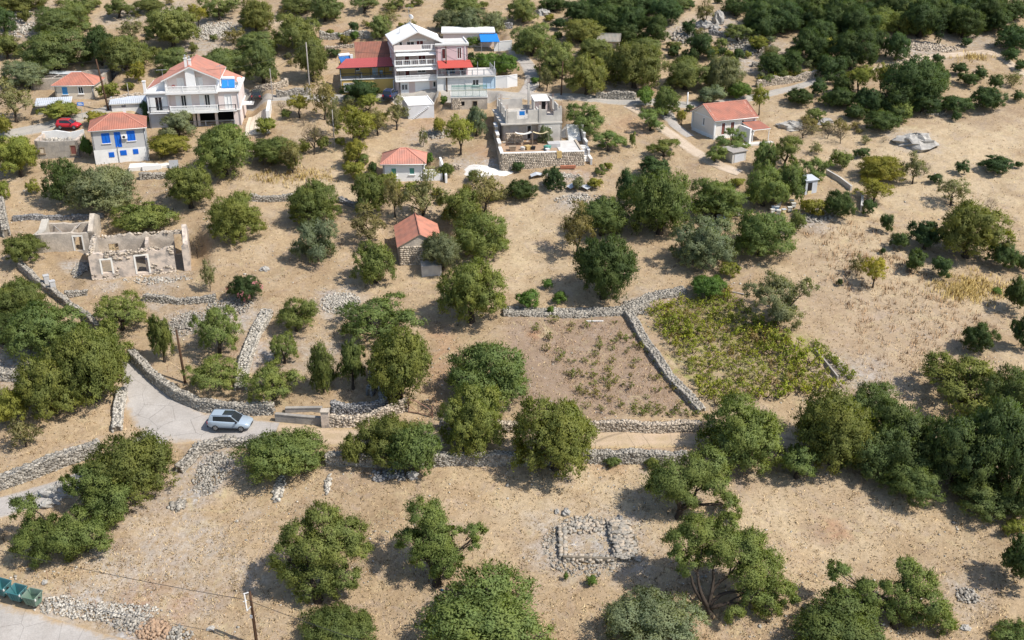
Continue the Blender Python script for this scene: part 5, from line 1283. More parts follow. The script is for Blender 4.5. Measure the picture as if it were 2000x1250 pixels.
link('fallen_stones', stones_mesh('fallen_stones', np.stack([rng.uniform(-2.6,2.6,160), rng.uniform(.6,4.1,160), 1.6+rng.uniform(0,.5,160)], -1), rng.uniform(.15,.5,(160,3)), rng.uniform(0,6,160), M['stone_w'], tilt=.6), h.o, 'stuff')

# ================================================================ the ruins
h = House('ruined_house', 'roofless plastered ruin with empty window openings', 'ruin', 'ruin')
W = 5.9; D_ = 6.8
def rag(L_, z, amp, n, seed):
    r_ = random.Random(seed); return [(L_*i/n, z+r_.uniform(-amp, amp)) for i in range(n+1)]
h.wall((-W,0), (W-1.8,0), -.6, 3.3, 'plaster_r', [(1.4,2.5,.75,2.5),(5.4,6.8,.35,2.6)], th=.6, top=rag(10, 3.25, .28, 16, 1), label='front wall with two window openings')
h.wall((W-.8,0), (W,0), -.6, 3.5, 'plaster_r', th=.6, top=[(0,3.2),(.4,3.6),(.8,3.5)])
h.wall((W,.603), (W,D_), -.6, 3.6, 'plaster_r', [(1.4,2.1,1.8,2.7)], th=.6, top=[(0,3.5),(1.6,3.9),(3.1,5.0),(4.2,4.4),(6.2,3.4)]); h.wall((-W,D_), (-W,.603), -.6, 3.4, 'plaster_b', th=.7, top=[(0,3.5),(2,3.7),(4,3.6),(6.2,3.4)])
h.wall((W-.7,D_), (-W+.75,D_), -.6, 3.3, 'plaster_b', [(.2,1.2,.0,2.9),(8.1,9.3,.9,2.4)], th=.6, top=rag(10.4, 3.3, .3, 16, 3), label='back wall with window opening')
h.box('partition', 'plaster_r', .55, .95, 3.6, 6.15, -.3, 2.9); h.box('partition', 'plaster_r', .55, .95, .62, 2.2, -.3, 1.8)
for u0, u1, z0, z1 in ((1.4,2.5,.75,2.5),(5.4,6.8,.35,2.6)):
    T = h.frame_at((-W,0), (W,0)); fb = MB().box(u0-.2,u0,-.05,.1,z0-.1,z1+.2,0,T).box(u1,u1+.2,-.05,.1,z0-.1,z1+.2,0,T).box(u0,u1,-.05,.1,z1,z1+.2,0,T)
    h.part('stone_surround', fb, 'sail_w')
h.part('floor', MB().box(-W+.7,W-.6,.62,D_-.62,-.4,.05), 'mortar')
for nm, a, b, zt, n in (('top_stones',(-W,.3),(W-1.8,.3),3.3,60),('top_stones',(-W+.35,.5),(-W+.35,D_),3.55,40),('top_stones',(-W,D_+-.3),(W,D_-.3),3.3,60)):
    t = rng.uniform(0, 1, n); pos = np.stack([a[0]+(b[0]-a[0])*t+rng.normal(0,.12,n), a[1]+(b[1]-a[1])*t+rng.normal(0,.12,n), np.full(n, zt)+rng.uniform(-.1,.15,n)], -1)
    link(nm, stones_mesh(nm, pos, rng.uniform(.15,.36,(n,3))*np.array([1,1,.6]), rng.uniform(0,6,n), M['stone_t'], tilt=.3), h.o, 'stuff')
n = 420; ex = []
for i in range(n):
    x = random.uniform(-W+.1, W-1.9); z = (random.random()**2.2)*1.5-.1 if random.random() < .6 else 3.2-(random.random()**2)*.9
    if any(u0-.3 < x+W < u1+.3 and z0-.3 < z < z1+.3 for u0, u1, z0, z1 in ((1.4,2.5,.75,2.5),(5.4,6.8,.35,2.6))): continue
    if math.sin(x*1.7+1)+math.sin(x*.8+z)+random.uniform(-.6,.6) < -.1: continue
    ex.append((x, random.uniform(-.04,.01), z))
ex = np.array(ex)
link('exposed_stones', stones_mesh('exposed_stones', ex, np.stack([rng.uniform(.18,.4,len(ex)), rng.uniform(.1,.16,len(ex)), rng.uniform(.12,.22,len(ex))], -1), np.zeros(len(ex)), M['stone_t'], .16, tilt=.05), h.o, 'stuff')
p = G(140, 490); h = House('ruined_outbuilding', 'lower roofless ruin with a doorway left of the plastered ruin', 'ruin', loc=p, yaw=R(8))
h.wall((-4.4,0), (3.0,0), -.6, 2.4, 'plaster_b', [(4.9,5.9,.0,1.9)], th=.5, top=rag(7.4, 2.35, .1, 8, 5)); h.wall((3.0,0), (3.0,4.6), -.6, 2.8, 'plaster_b', th=.6, top=[(0,2.6),(2.4,4.2),(4.6,3.2)]); h.wall((3.0,4.6), (-4.4,4.6), -.6, 2.4, 'plaster_b', th=.5, top=rag(7.4, 2.4, .15, 8, 6)); h.wall((-4.4,4.6), (-4.4,0), -.6, 2.6, 'stone_w', th=.9, top=[(0,3.0),(2,2.2),(4.6,2.4)])
T = h.frame_at((-4.4,0), (3,0)); h.part('stone_surround', MB().box(4.72,4.9,-.05,.1,0,2.1,0,T).box(5.9,6.08,-.05,.1,0,2.1,0,T).box(4.9,5.9,-.05,.1,1.9,2.1,0,T), 'sail_w')
h.box('partition', 'plaster_b', -.2, .05, .53, 4.05, -.3, 2.0); h.part('roof_beam', MB().tube([(-3.9,.4,2.4),(-2.2,4.3,1.2)], .09, 5), 'wood_g'); h.part('roof_beam', MB().tube([(-1.8,.4,.4),(.6,4.2,2.4)], .09, 5), 'wood_g'); h.part('roof_beam', MB().tube([(-2.9,4.2,2.2),(.2,.5,.9)], .08, 5), 'wood_g')

# ================================================================ stone hut with red roof
h = House('stone_hut', 'old stone hut with faded red tiled roof among the olives', 'hut', 'hut')
W = 2.7; D_ = 8.0; gt = [(0,2.6),(W,4.1),(2*W,2.6)]
h.wall((-W,0), (W,0), -.6, 2.6, 'plaster_b', [(3.2,4.1,0,1.9)], th=.5, top=gt); h.opening('door', 3.2, 4.1, .0, 1.9, 'wood', 'dark', (-W,0), (W,0), 0, sill=False, inner='door_leaf')
h.wall((W,0), (W,D_), -.6, 2.6, 'plaster_b', th=.5); h.wall((-W,D_), (-W,0), -.6, 2.6, 'plaster_b', th=.5); h.wall((W,D_), (-W,D_), -.6, 2.6, 'plaster_b', th=.5, top=gt); facing(h.o, -W, W, -.4, 2.5, -.03, 'stone_t', .3)
h.gable_y(-W, W, 0, D_, 2.6, 1.5, 'tile_o', .2, .2, 'wood', .26, .08); h.box('trough', 'concrete', -.1, 2.4, -2.6, -.6, -.8, .7, label='grey concrete trough before the hut')
h = House('old_hut', 'grey tiled stone hut at the foot of the oak grove', 'hut', 'greystone')
h.wall((-1.9,0), (1.9,0), -.5, 1.5, 'plaster_b', th=.4); h.wall((1.9,0), (1.9,3.6), -.5, 1.5, 'plaster_b', th=.4, top=[(0,1.5),(1.8,2.4),(3.6,1.5)]); h.wall((-1.9,3.6), (-1.9,0), -.5, 1.5, 'plaster_b', th=.4, top=[(0,1.5),(1.8,2.4),(3.6,1.5)]); h.wall((1.9,3.6), (-1.9,3.6), -.5, 1.5, 'plaster_b', th=.4)
M['tile_g'] = tile_mat('lichen_grey_tiles', (.26,.23,.19))
h.gable_x(-1.9, 1.9, 0, 3.6, 1.5, .95, 'tile_g', .25, .2, 'wood')

def gutter(key_root, segs):
    for a, b in segs:
        g = MB().tube([a, b], .06, 6).build('gutter', M['white_s'], key_root, True)
        dn = (b[0], b[1], b[2]-.1)
roots = {o['label']: o for o in COL.objects if o.get('label') and o.get('category') in ('house', 'building', 'hut')}
def rt(w): return [o for l, o in roots.items() if l.startswith(w)][0]
gutter(rt('small two storey house with bright blue'), [((-4.08,-.36,4.97),(4.08,-.36,4.97))])
gutter(rt('beige cottage'), [((-3.45,-.4,2.27),(3.45,-.4,2.27))])
gutter(rt('small white house'), [((-3.3,-.4,2.57),(3.3,-.4,2.57))])
gutter(rt('cream house'), [((-3.9,-.46,2.88),(3.9,-.46,2.88))])
for w, x, y, z in (('beige cottage',3.0,-.07,2.2),('small white house',2.85,-.07,2.5),('cream house',3.4,-.1,2.8),('small two storey house with bright blue',3.65,-.07,4.9),('tall pale pink',-3.3,-.1,7.6),('yellow house',-4.6,-.07,4.4),('pink flat',.4,.1,7.2),('large white three',-6.85,-.1,5.3),('large white three',6.85,-.1,5.3)):
    MB().tube([(x,y,-.6),(x,y,z)], .05, 6).build('downpipe', M['steel'], rt(w), True)
# ---------------------------------------------------------------- cars
def car(loc, yaw, paint, label, L_=4.42, W_=1.86, H_=1.65, sunroof=False, hood=.27, tail=.02, group=None):
    """x forward, wheels on z=0"""
    o = thing('parked_car', label, 'car', loc, yaw, group)
    hl, hw = L_/2, W_/2; s = H_/1.65
    wx, wr = (L_*.305, .345*min(1, H_/1.55))
    # body: cross sections along the length: x, half width, sill z, shoulder z, top half width, top z
    prof = [(-hl, .80, .50, .95, .74, .98), (-hl+.10, .90, .36, 1.0, .84, 1.03), (-hl*.72, .97, .26, 1.02, .90, 1.08), (-wx*.4, 1.0, .24, .98, .93, 1.05), (wx*.45, 1.0, .24, .95, .93, 1.02), (hl*.52, .99, .25, .90, .88, 1.00), (hl*.80, .95, .28, .80, .82, .90), (hl-.10, .86, .34, .70, .72, .78), (hl, .72, .42, .62, .62, .66)]
    mb = MB(); n = len(prof); ring = 10
    for x, w, z0, z1, tw, z2 in prof:
        w *= hw; tw *= hw
        pts = [(-w*.86, z0), (-w, z0+.14), (-w, (z0+z1)/2), (-w*.985, z1), (-tw, z2), (tw, z2), (w*.985, z1), (w, (z0+z1)/2), (w, z0+.14), (w*.86, z0)]
        mb.v += [(x, y, z*s) for y, z in pts]
    for i in range(n-1):
        for k in range(ring):
            a, b = i*ring+k, i*ring+(k+1) % ring
            mb.f.append((a, b, b+ring, a+ring)); mb.m.append(0)
    mb.f.append(tuple(range(ring))[::-1]); mb.m.append(0); mb.f.append(tuple((n-1)*ring+k for k in range(ring))); mb.m.append(0)
    body = mb.build('body', M[paint], o, True)
    # cabin: roof shell and pillars
    zr, zb = H_, 1.02*s; f0, f1 = hl*.30, hl*.52-.02; r1, r0 = -hl+.30, -hl+.05
    rw, bw = hw*.72, hw*.90
    roof = MB().hexa([(r1,-rw,zr-.1),(f0-.28,-rw,zr-.08),(f0-.28,rw,zr-.08),(r1,rw,zr-.1)], [(r1+.12,-rw*.92,zr-.01),(f0-.42,-rw*.92,zr),(f0-.42,rw*.92,zr),(r1+.12,rw*.92,zr-.01)])
    roof.build('roof', M[paint], o)
    g = MB()
    g.hexa([(r0+.1,-bw*.97,zb-.02),(f1,-bw*.97,zb-.05),(f1,bw*.97,zb-.05),(r0+.1,bw*.97,zb-.02)], [(r1+.02,-rw*.985,zr-.1),(f0-.3,-rw*.985,zr-.085),(f0-.3,rw*.985,zr-.085),(r1+.02,rw*.985,zr-.1)])
    g.build('windows', M['glass'], o)
    for sg in (-1, 1):
        def pil(xa, xb, wd):
            return MB().hexa([(xa,sg*bw*.985,zb-.03),(xa+wd,sg*bw*.985,zb-.03),(xa+wd,sg*bw*.93,zb-.03),(xa,sg*bw*.93,zb-.03)], [(xb,sg*(rw+.012),zr-.09),(xb+wd*.7,sg*(rw+.012),zr-.09),(xb+wd*.7,sg*(rw-.05),zr-.09),(xb,sg*(rw-.05),zr-.09)])
        pil(f1-.07, f0-.36, .09).build('pillar', M[paint], o); pil(-.12, -.2, .07).build('pillar', M['plastic'], o); pil(r0+.08, r1+.0, .5).build('pillar', M[paint], o)
        MB().tube([(r1+.25,sg*(rw*.97),zr+.03),(f0-.55,sg*(rw*.97),zr+.035)], .022, 5).build('roof_rail', M['steel'], o)
        mi = MB().hexa([(f1-.28,sg*hw*.98,zb-.02),(f1-.1,sg*hw*.98,zb-.02),(f1-.12,sg*(hw+.17),zb),(f1-.26,sg*(hw+.17),zb)], [(f1-.28,sg*hw*.96,zb+.13),(f1-.1,sg*hw*.96,zb+.13),(f1-.12,sg*(hw+.17),zb+.14),(f1-.26,sg*(hw+.17),zb+.14)]); mi.build('wing_mirror', M['plastic'], o)
        MB().box(-wx+.36,wx-.36,sg*hw-.03,sg*hw+.015,.24*s,.40*s).build('sill_trim', M['plastic'], o)
        MB().hexa([(hl-.30,sg*hw*.50,.60*s),(hl-.08,sg*hw*.50,.58*s),(hl-.20,sg*hw*.86,.60*s),(hl-.52,sg*hw*.90,.64*s)][::1], [(hl-.28,sg*hw*.50,.74*s),(hl-.06,sg*hw*.50,.70*s),(hl-.19,sg*hw*.87,.72*s),(hl-.52,sg*hw*.92,.77*s)]).build('headlight', M['lamp_w'], o)
        MB().box(-hl-.015,-hl+.22,sg*hw*.72-.13,sg*hw*.72+.14,.70*s,.98*s).build('tail_light', M['lamp_r'], o)
        for wx_ in (-wx, wx):
            w = thing_wheel(o, wx_, sg*(hw-.10), wr, sg)
    MB().box(hl-.05,hl+.02,-hw*.4,hw*.4,.44*s,.62*s).build('grille', M['plastic'], o); MB().box(-hl-.03,-hl+.1,-hw*.85,hw*.85,.34*s,.52*s).build('bumper', M['plastic'], o)
    MB().hexa([(r0-.02,-hw*.7,zb+.0),(r0+.12,-hw*.7,zb),(r0+.12,hw*.7,zb),(r0-.02,hw*.7,zb)], [(r1-.06,-rw*.85,zr-.16),(r1+.03,-rw*.85,zr-.16),(r1+.03,rw*.85,zr-.16),(r1-.06,rw*.85,zr-.16)]).build('rear_window', M['glass'], o)
    if sunroof: MB().box(-.62,.42,-rw*.72,rw*.72,zr-.02,zr+.012).build('sunroof', M['glass'], o)
    return o
def thing_wheel(o, x, y, r, sg):
    T = Matrix.Translation((x, y, r)) @ Matrix.Rotation(-sg*math.pi/2, 4, 'X')
    t = MB().lathe([(r*.62,-.11),(r*.93,-.11),(r,-.06),(r,.06),(r*.93,.11),(r*.62,.11)], 20).build('wheel', M['rubber'], o, True); t.matrix_local = T
    rim = MB().lathe([(r*.64,.06),(r*.64,.10),(r*.56,.112),(r*.52,.07),(.02,.07)], 18)
    rim.build('hub', M['plastic'], t)
    sp = MB()
    for k in range(5):
        a = k*2*math.pi/5; c, s = math.cos(a), math.sin(a); w = r*.13
        sp.hexa([(-s*w,c*w,.09),(c*r*.58-s*w*.7,s*r*.58+c*w*.7,.09),(c*r*.58+s*w*.7,s*r*.58-c*w*.7,.09),(s*w,-c*w,.09)][::-1], [(-s*w,c*w,.118),(c*r*.58-s*w*.7,s*r*.58+c*w*.7,.118),(c*r*.58+s*w*.7,s*r*.58-c*w*.7,.118),(s*w,-c*w,.118)][::-1])
    sp.lathe([(r*.64,.10),(r*.64,.118),(r*.56,.118),(r*.56,.10)], 18)
    sp.build('rim', M['rim'], t)
    return t
def wheels_down(p, yaw, dz=.09): return Vector((p.x, p.y, p.z+dz))
car(wheels_down(G(452, 836), 0, .12), R(-4), 'carpaint', 'pale silver-blue car parked by the stone wall at the road junction', H_=1.70, sunroof=True)
car(wheels_down(G(136, 252), 0, .1), R(-2), 'carred', 'red hatchback parked above the ruined white house', 3.6, 1.62, 1.5)
car(wheels_down(G(763, 193), 0, .1), R(78), 'carnavy', 'navy blue car parked below the yellow house', 4.0, 1.75, 1.6)
car(wheels_down(G(504, 193), 0, .1), R(95), 'cargreen', 'dark car parked on the road right of the gabled house', 4.0, 1.75, 1.5)

# ---------------------------------------------------------------- waste containers
def container(px, py, yaw, paint, label):
    o = thing('waste_container', label, 'waste container', G(px, py)+Vector((0,0,.12)), yaw, 'waste containers at the roadside')
    lw, ld, tw, td, z0, z1, t = .50, .36, .66, .56, .22, 1.18, .045
    b = [(-lw,-ld,z0),(lw,-ld,z0),(lw,ld,z0),(-lw,ld,z0)]; tp_ = [(-tw,-td,z1),(tw,-td,z1),(tw,td,z1+.12),(-tw,td,z1+.12)]
    bi = [(-lw+t,-ld+t,z0+t),(lw-t,-ld+t,z0+t),(lw-t,ld-t,z0+t),(-lw+t,ld-t,z0+t)]; ti = [(-tw+t,-td+t,z1),(tw-t,-td+t,z1),(tw-t,td-t,z1+.12),(-tw+t,td-t,z1+.12)]
    vs = b+tp_+bi+ti
    fs = [(3,2,1,0)]+[(i,(i+1)%4,4+(i+1)%4,4+i) for i in range(4)]+[(4+i,4+(i+1)%4,12+(i+1)%4,12+i) for i in range(4)]+[(8+(i+1)%4,8+i,12+i,12+(i+1)%4) for i in range(4)]+[(8,9,10,11)]
    MB().add(vs, fs).build('body', M[paint], o)
    r = MB()
    for i in range(4):
        a, c = tp_[i], tp_[(i+1) % 4]; r.tube([a, c], .045, 6)
    r.build('rim', M[paint], o)
    for sg in (-1, 1):
        MB().tube([(sg*.62,0,.98),(sg*.80,0,.98)], .07, 8).build('trunnion', M['plastic'], o)
        MB().hexa([(sg*.60,-.5,.93),(sg*.70,-.5,.93),(sg*.70,-.38,.93),(sg*.60,-.38,.93)][::sg], [(sg*.66,-.55,1.16),(sg*.74,-.55,1.16),(sg*.74,-.42,1.16),(sg*.66,-.42,1.16)][::sg]).build('bracket', M['white_s'], o)
        for y in (-.24, .24):
            w = MB().lathe([(.04,-.03),(.1,-.03),(.1,.03),(.04,.03)], 12).build('wheel', M['rubber'], o, True); w.location = (sg*.36, y, .1); w.rotation_euler = (math.pi/2, 0, .3)
            MB().box(sg*.36-.04,sg*.36+.04,y-.05,y+.05,.12,z0+.02).build('castor', M['iron'], o)
    for x in (-.25, 0, .25): MB().hexa([(x-.03,-ld-.06-.012,z0+.1),(x+.03,-ld-.06-.012,z0+.1),(x+.03,-ld-.02,z0+.1),(x-.03,-ld-.02,z0+.1)], [(x-.03,-td-.012,z1-.1),(x+.03,-td-.012,z1-.1),(x+.03,-td+.02,z1-.1),(x-.03,-td+.02,z1-.1)]).build('rib', M[paint], o)
    MB().hexa([(-.3,-.2,.28),(.3,-.2,.28),(.3,.2,.28),(-.3,.2,.28)], [(-.2,-.15,.5),(.35,-.2,.45),(.25,.2,.52),(-.25,.15,.45)]).build('rubbish', M['white_s'], o)
cy_ = math.atan2(dv.y, dv.x)
container(68, 1184, cy_+.03, 'bin_g', 'green open container, rightmost of the three at the roadside')
container(38, 1175, cy_+.0, 'bin_t', 'teal open container between the two others at the roadside')
container(8, 1164, cy_-.02, 'bin_t', 'teal open container cut by the left edge of the photo')

# ---------------------------------------------------------------- poles, wires
TOPS = {}
def pole(key, px, py, hpx, label, r=.13, m='pole', lean=(0, 0), arm=None, cat='utility pole'):
    p = G(px, py); s = scale_at(p); cth = math.cos(math.atan2(CAMH-p.z, math.hypot(p.x, p.y)))
    hm = hpx/(s*cth)*.97
    o = thing('utility_pole', label, cat, p, 0)
    MB().tube([(0,0,-.6),(0,0,0),(lean[0]*hm*.5,lean[1]*hm*.5,hm*.5),(lean[0]*hm,lean[1]*hm,hm)], [r,r,r*.88,r*.72], 10).build('shaft', M[m], o, True)
    if arm:
        for z, l in arm:
            MB().box(-l,l,-.05,.05,hm-z-.05,hm-z+.05).build('crossarm', M['steel'], o)
            for x in (-l*.85, l*.85): MB().lathe([(.03,0),(.06,.05),(.06,.12),(.03,.16)], 8, (x,0,hm-z+.05)).build('insulator', M['white'], o)
    TOPS[key] = Vector((p.x+lean[0]*hm, p.y+lean[1]*hm, p.z+hm-.25))
    return o, hm
pole('junction', 362, 748, 106, 'brown wooden pole behind the road junction wall', .15, lean=(-.02, 0))
o, hm = pole('front', 502, 1262, 104, 'wooden pole with white bracket at the bottom edge', .14)
fb = MB().tube([(-.45,-.1,hm-.15),(-.1,-.1,hm+.0)], .05, 6).tube([(-.45,-.1,hm-.1),(-.40,-.1,hm-1.9)], .06, 6).tube([(-.40,-.1,hm-1.9),(-.05,-.1,hm-1.45)], .05, 6).tube([(-.62,-.1,hm-.95),(-.3,-.1,hm-.8)], .04, 6)
fb.build('bracket', M['white'], o); MB().box(-.22,.0,-.2,.0,hm-2.6,hm-2.35).build('meter_box', M['steel'], o)
pole('house', 212, 216, 100, 'dark leaning pole between cottage and gabled house', .16, lean=(-.08, 0))
pole('roadl', 533, 196, 62, 'thin grey post by the road above the white pier', .08, 'wood_g')
pole('yellow', 606, 186, 102, 'grey utility pole left of the yellow house', .12, 'wood_g')
pole('annex', 873, 180, 88, 'dark utility pole in front of the pink annex', .12, 'pole')
pole('corner', 782, 187, 52, 'dark thin pole at the corner between yellow and tall house', .07, 'pole')
pole('road1', 1054, 172, 52, 'short dark pole at the bend of the upper road', .1, 'pole')
pole('road2', 1096, 186, 66, 'reddish brown pole beside the village road', .13, 'pole', lean=(.03, 0))
pole('gully', 654, 288, 74, 'thin brown pole among the gully trees', .08, 'wood_g')
pole('white', 1342, 206, 26, 'short white post at the roadside near the right house', .14, 'white')
pole('cottage', 254, 202, 40, 'thin grey post right of the dark leaning pole', .07, 'wood_g')
def wire(a, b, sag, label, r=.02, cat='cable'):
    a, b = Vector(a), Vector(b); pts = []
    for i in range(25):
        t = i/24; p = a.lerp(b, t); p.z -= sag*4*t*(1-t); pts.append(tuple(p-a))
    o = MB().tube(pts, r, 4).build('power_cable', M['plastic'], smooth=True); o.location = a
    tag(o, label, cat)
fr = TOPS['front']
def over(px, py, dz):            # a point dz above the ground far beyond the picture
    p = G(px, py); return p+Vector((0,0,dz))
wire((fr.x-32, fr.y+5.5, fr.z+3.2), fr-Vector((.3,0,.6)), .5, 'black cable from the left edge to the pole with white bracket', .03)
wire(fr-Vector((.3,0,.6)), (fr.x+14, fr.y-5.5, fr.z-1.6), .25, 'black cable from the pole with white bracket towards the bottom', .03)
wire(TOPS['house'], at('gable', 4.4, 1.4, 8.6), .8, 'cable from the dark leaning pole to the gabled roof')
wire(at('gable', 4.4, 1.4, 8.6), TOPS['yellow'], .8, 'cable from the gabled roof to the pole by the yellow house')
wire(TOPS['roadl'], TOPS['yellow'], .5, 'cable between the thin road post and the yellow house pole')
wire(TOPS['yellow'], TOPS['annex'], 1.2, 'cable passing in front of the tall house')
wire(TOPS['annex'], TOPS['road1'], 1.0, 'cable from the annex pole to the road bend')
wire(TOPS['road1'], TOPS['road2'], .4, 'short cable between the two road bend poles')
wire(TOPS['road2'], TOPS['white'], 1.4, 'long cable from the reddish pole past the roadside olives')
wire(TOPS['house'], (TOPS['house'].x-32, TOPS['house'].y-10, TOPS['house'].z+1), .9, 'cable from the dark leaning pole to the left edge')
# road sign
o = thing('road_sign', 'small blue sign on a post beside the vine canopy', 'sign', G(162, 232), .2)
MB().tube([(0,0,-.2),(0,0,2.6)], .035, 6).build('post', M['steel'], o); MB().box(-.5,.5,-.03,.0,2.1,2.65).build('panel', M['lemon'], o); MB().box(-.34,.2,-.034,-.031,2.42,2.5).box(-.3,.36,-.034,-.031,2.24,2.32).build('marking', M['white'], o)

# ---------------------------------------------------------------- rusty gate and lower field things
o = thing('rusty_gate', 'slanting rusty tube gate at the end of the stone wall', 'gate', G(798, 806), R(-16))
pts = [(0,0,0),(0,0,1.7),(.9,0,1.55),(2.3,0,.85),(2.6,0,.1)]
MB().tube(pts, .05, 6).tube([(0,0,.15),(2.55,0,.1)], .04, 6).build('gate_frame', M['rust'], o)
MB().tube([(1.1,0,.1),(1.1,0,1.5)], .035, 5).tube([(0,0,1.0),(1.1,0,.15)], .03, 5).tube([(1.1,0,1.45),(1.9,0,.15)], .03, 5).build('brace', M['rust'], o)
for x in (0, 2.65): MB().tube([(x,.05,-.4),(x,.05,1.2 if x else 1.9)], .06, 6).build('post', M['rust'], o)
for i, (px, py, lb) in enumerate(((189,1190,'thin iron stake near the bins'),(139,1162,'bent iron stake right of the bins'),(94,1132,'iron stake above the bins'),(328,727,'thin stake on the road junction wall'))):
    q = G(px, py); o = MB().tube([(0,0,-.2),(.02,.0,.5),(.0,.02,1.0)], .022, 5).build('fence_stake', M['rust']); o.location = q; tag(o, lb, 'stake')
# beehives
HV = []
def hive(px, py, m, label):
    o = thing('beehive', label, 'beehive', G(px, py), random.uniform(-.5, .5), 'beehives of the small apiary')
    MB().box(-.22,.22,-.18,.18,.12,.14).box(-.2,-.14,-.15,.15,0,.13).box(.14,.2,-.15,.15,0,.13).build('stand', M['wood_g'], o)
    MB().box(-.26,.26,-.21,.21,.143,.42).build('brood_box', M[m], o); MB().box(-.25,.25,-.2,.2,.423,.66).build('honey_super', M[m], o); MB().box(-.3,.3,-.25,.25,.663,.74).build('lid', M['zinc' if m != 'hive_w' else 'hive_w'], o); MB().box(-.15,.15,-.24,-.213,.16,.19).build('entrance', M['dark'], o)
    o.scale = (1.0, 1.0, 1.0)
for a in ((1538,388,'hive_w','white beehive standing alone nearest the metal hut'),(1546,400,'hive_y','straw coloured beehive left of the mustard bush'),(1549,406,'hive_w','white beehive just below the straw coloured one'),(1521,405,'hive_w','white beehive behind the blue ones'),(1510,412,'hive_b','pale blue beehive at the left end of the row'),(1517,413,'hive_b','second pale blue beehive from the left of the row'),(1520,420,'hive_w','frontmost white beehive of the row'),(1530,418,'hive_y','yellowish beehive in the front of the row'),(1542,414,'hive_w','white beehive at the right of the row'),(1508,418,'hive_w','lowest left white beehive'),(1566,412,'hive_y','straw beehive under the mustard bush'),
          (1404,430,'hive_b','pale blue beehive half under the grey olive'),(1416,429,'hive_b','pale blue beehive right of the one under the grey olive'),(1443,422,'hive_w','white beehive between the two middle olives'),(1411,412,'hive_w','white beehive under the broad olive'),(1370,398,'hive_w','white beehive left under the broad olive')):
    hive(*a)
# metal sheets, planks
for i, (px, py, m, lb, yw) in enumerate(((1120,368,'zinc','grey metal sheet left of the grey bush',.6),(1141,370,'zinc','bent bright metal sheet right of the grey bush',-.7),(1048,346,'zinc','grey sheet lying by the dark bush below the terrace',.2))):
    q = G(px, py)+Vector((0,0,.25)); o = MB().slab([(-.9,-.5,0),(0,-.5,.25),(.9,-.5,.05),(.9,.5,.2),(0,.5,.4),(-.9,.5,.1)], .02).build('metal_sheet', M[m]); o.location = q; o.rotation_euler.z = yw; tag(o, lb, 'sheet metal')
o = MB().box(-1.0,1.0,-.12,.12,0,.12).build('stone_slab', M['concrete_l']); o.location = G(1162, 628); tag(o, 'pale concrete slab at the foot of the broad rubble wall', 'slab')
o = MB().box(-1.1,1.1,-.1,.1,0,.1).build('timber_plank', M['wood_g']); o.location = G(1436, 572); o.rotation_euler.z = -.5; tag(o, 'grey plank lying left of the silvery olive', 'plank')
# irrigation bottle
o = MB().lathe([(.05,0),(.06,.02),(.06,.25),(.03,.33),(.03,.36)], 10).build('bottle', M['blue_l']); o.location = G(862, 1152)+Vector((0,0,.06)); o.rotation_euler = (1.4, 0, .6); tag(o, 'small bluish bottle lying by the split olive trunk', 'bottle')

# ---------------------------------------------------------------- stone foundation in the lower field
fp = G(1152, 1068)
o = thing('stone_foundation', 'ruined rectangular stone foundation in the lower field', 'ruin', fp)
def fpt(px, py): return G(px, py)-fp
cn = {'a': fpt(1100, 1092), 'b': fpt(1205, 1096), 'c': fpt(1190, 1024), 'd': fpt(1097, 1030)}
SM = [stones_mesh('stone', [(0,0,0)], [(1,1,1)], [0], M['stone'], .2) for _ in range(8)]
SMW = [stones_mesh('stone', [(0,0,0)], [(1,1,1)], [0], M['stone_t'], .2) for _ in range(6)]
cnt = 0
def fstone(p, s, yaw, w=False):
    global cnt
    cnt += 1
    e = link('stone', random.choice(SMW if w else SM), o); e.location = p; e.scale = s; e.rotation_euler = (random.uniform(-.25,.25), random.uniform(-.25,.25), yaw)
def frow(a, b, width, h, n, w):
    d = b-a; L_ = math.hypot(d.x, d.y); yw = math.atan2(d.y, d.x); nn = Vector((-d.y, d.x, 0)).normalized()
    for layer in range(2 if h > .4 else 1):
        for side in (-.5, .5):
            for i in range(n):
                t = (i+.5+random.uniform(-.3,.3))/n
                if random.random() < .15: continue
                p = a.lerp(b, t)+nn*side*width*random.uniform(.7,1.0)
                p.z = float(hgt(p.x+fp.x, p.y+fp.y))-fp.z+.06+layer*.24
                fstone(p, (L_/n*random.uniform(.8,1.2), random.uniform(.22,.42), random.uniform(.18,.34)), yw+random.uniform(-.3,.3), random.random() < w)
def fcore(a, b, w0, w1, h):
    d = (b-a).normalized(); nn = Vector((-d.y, d.x, 0)).normalized(); m_ = MB()
    q = [a+nn*w0, b+nn*w0, b+nn*w1, a+nn*w1]
    z = [float(hgt(p.x+fp.x, p.y+fp.y))-fp.z for p in q]
    zt = max(z[0], z[3])+h, max(z[1], z[2])+h
    m_.hexa([(p.x, p.y, k-.4) for p, k in zip(q, z)], [(q[0].x,q[0].y,zt[0]),(q[1].x,q[1].y,zt[1]),(q[2].x,q[2].y,zt[1]-.1),(q[3].x,q[3].y,zt[0]-.1)])
    m_.build('wall_core', M['mortar'], o)
frow(cn['a'], cn['b'], .45, .5, 15, .4); frow(cn['d'], cn['a'], .5, .5, 11, .35); frow(cn['b'], cn['c'], .3, .6, 13, .3)
fcore(cn['a'], cn['b'], -.28, .22, .42); fcore(cn['d'], cn['a'], -.3, .2, .4); fcore(cn['b'], cn['c'], -1.5, -.05, .5)
frow(cn['c'], cn['c'].lerp(cn['d'], .35), .5, .3, 5, .4); frow(cn['d'].lerp(cn['c'], .25), cn['d'], .5, .3, 4, .4)
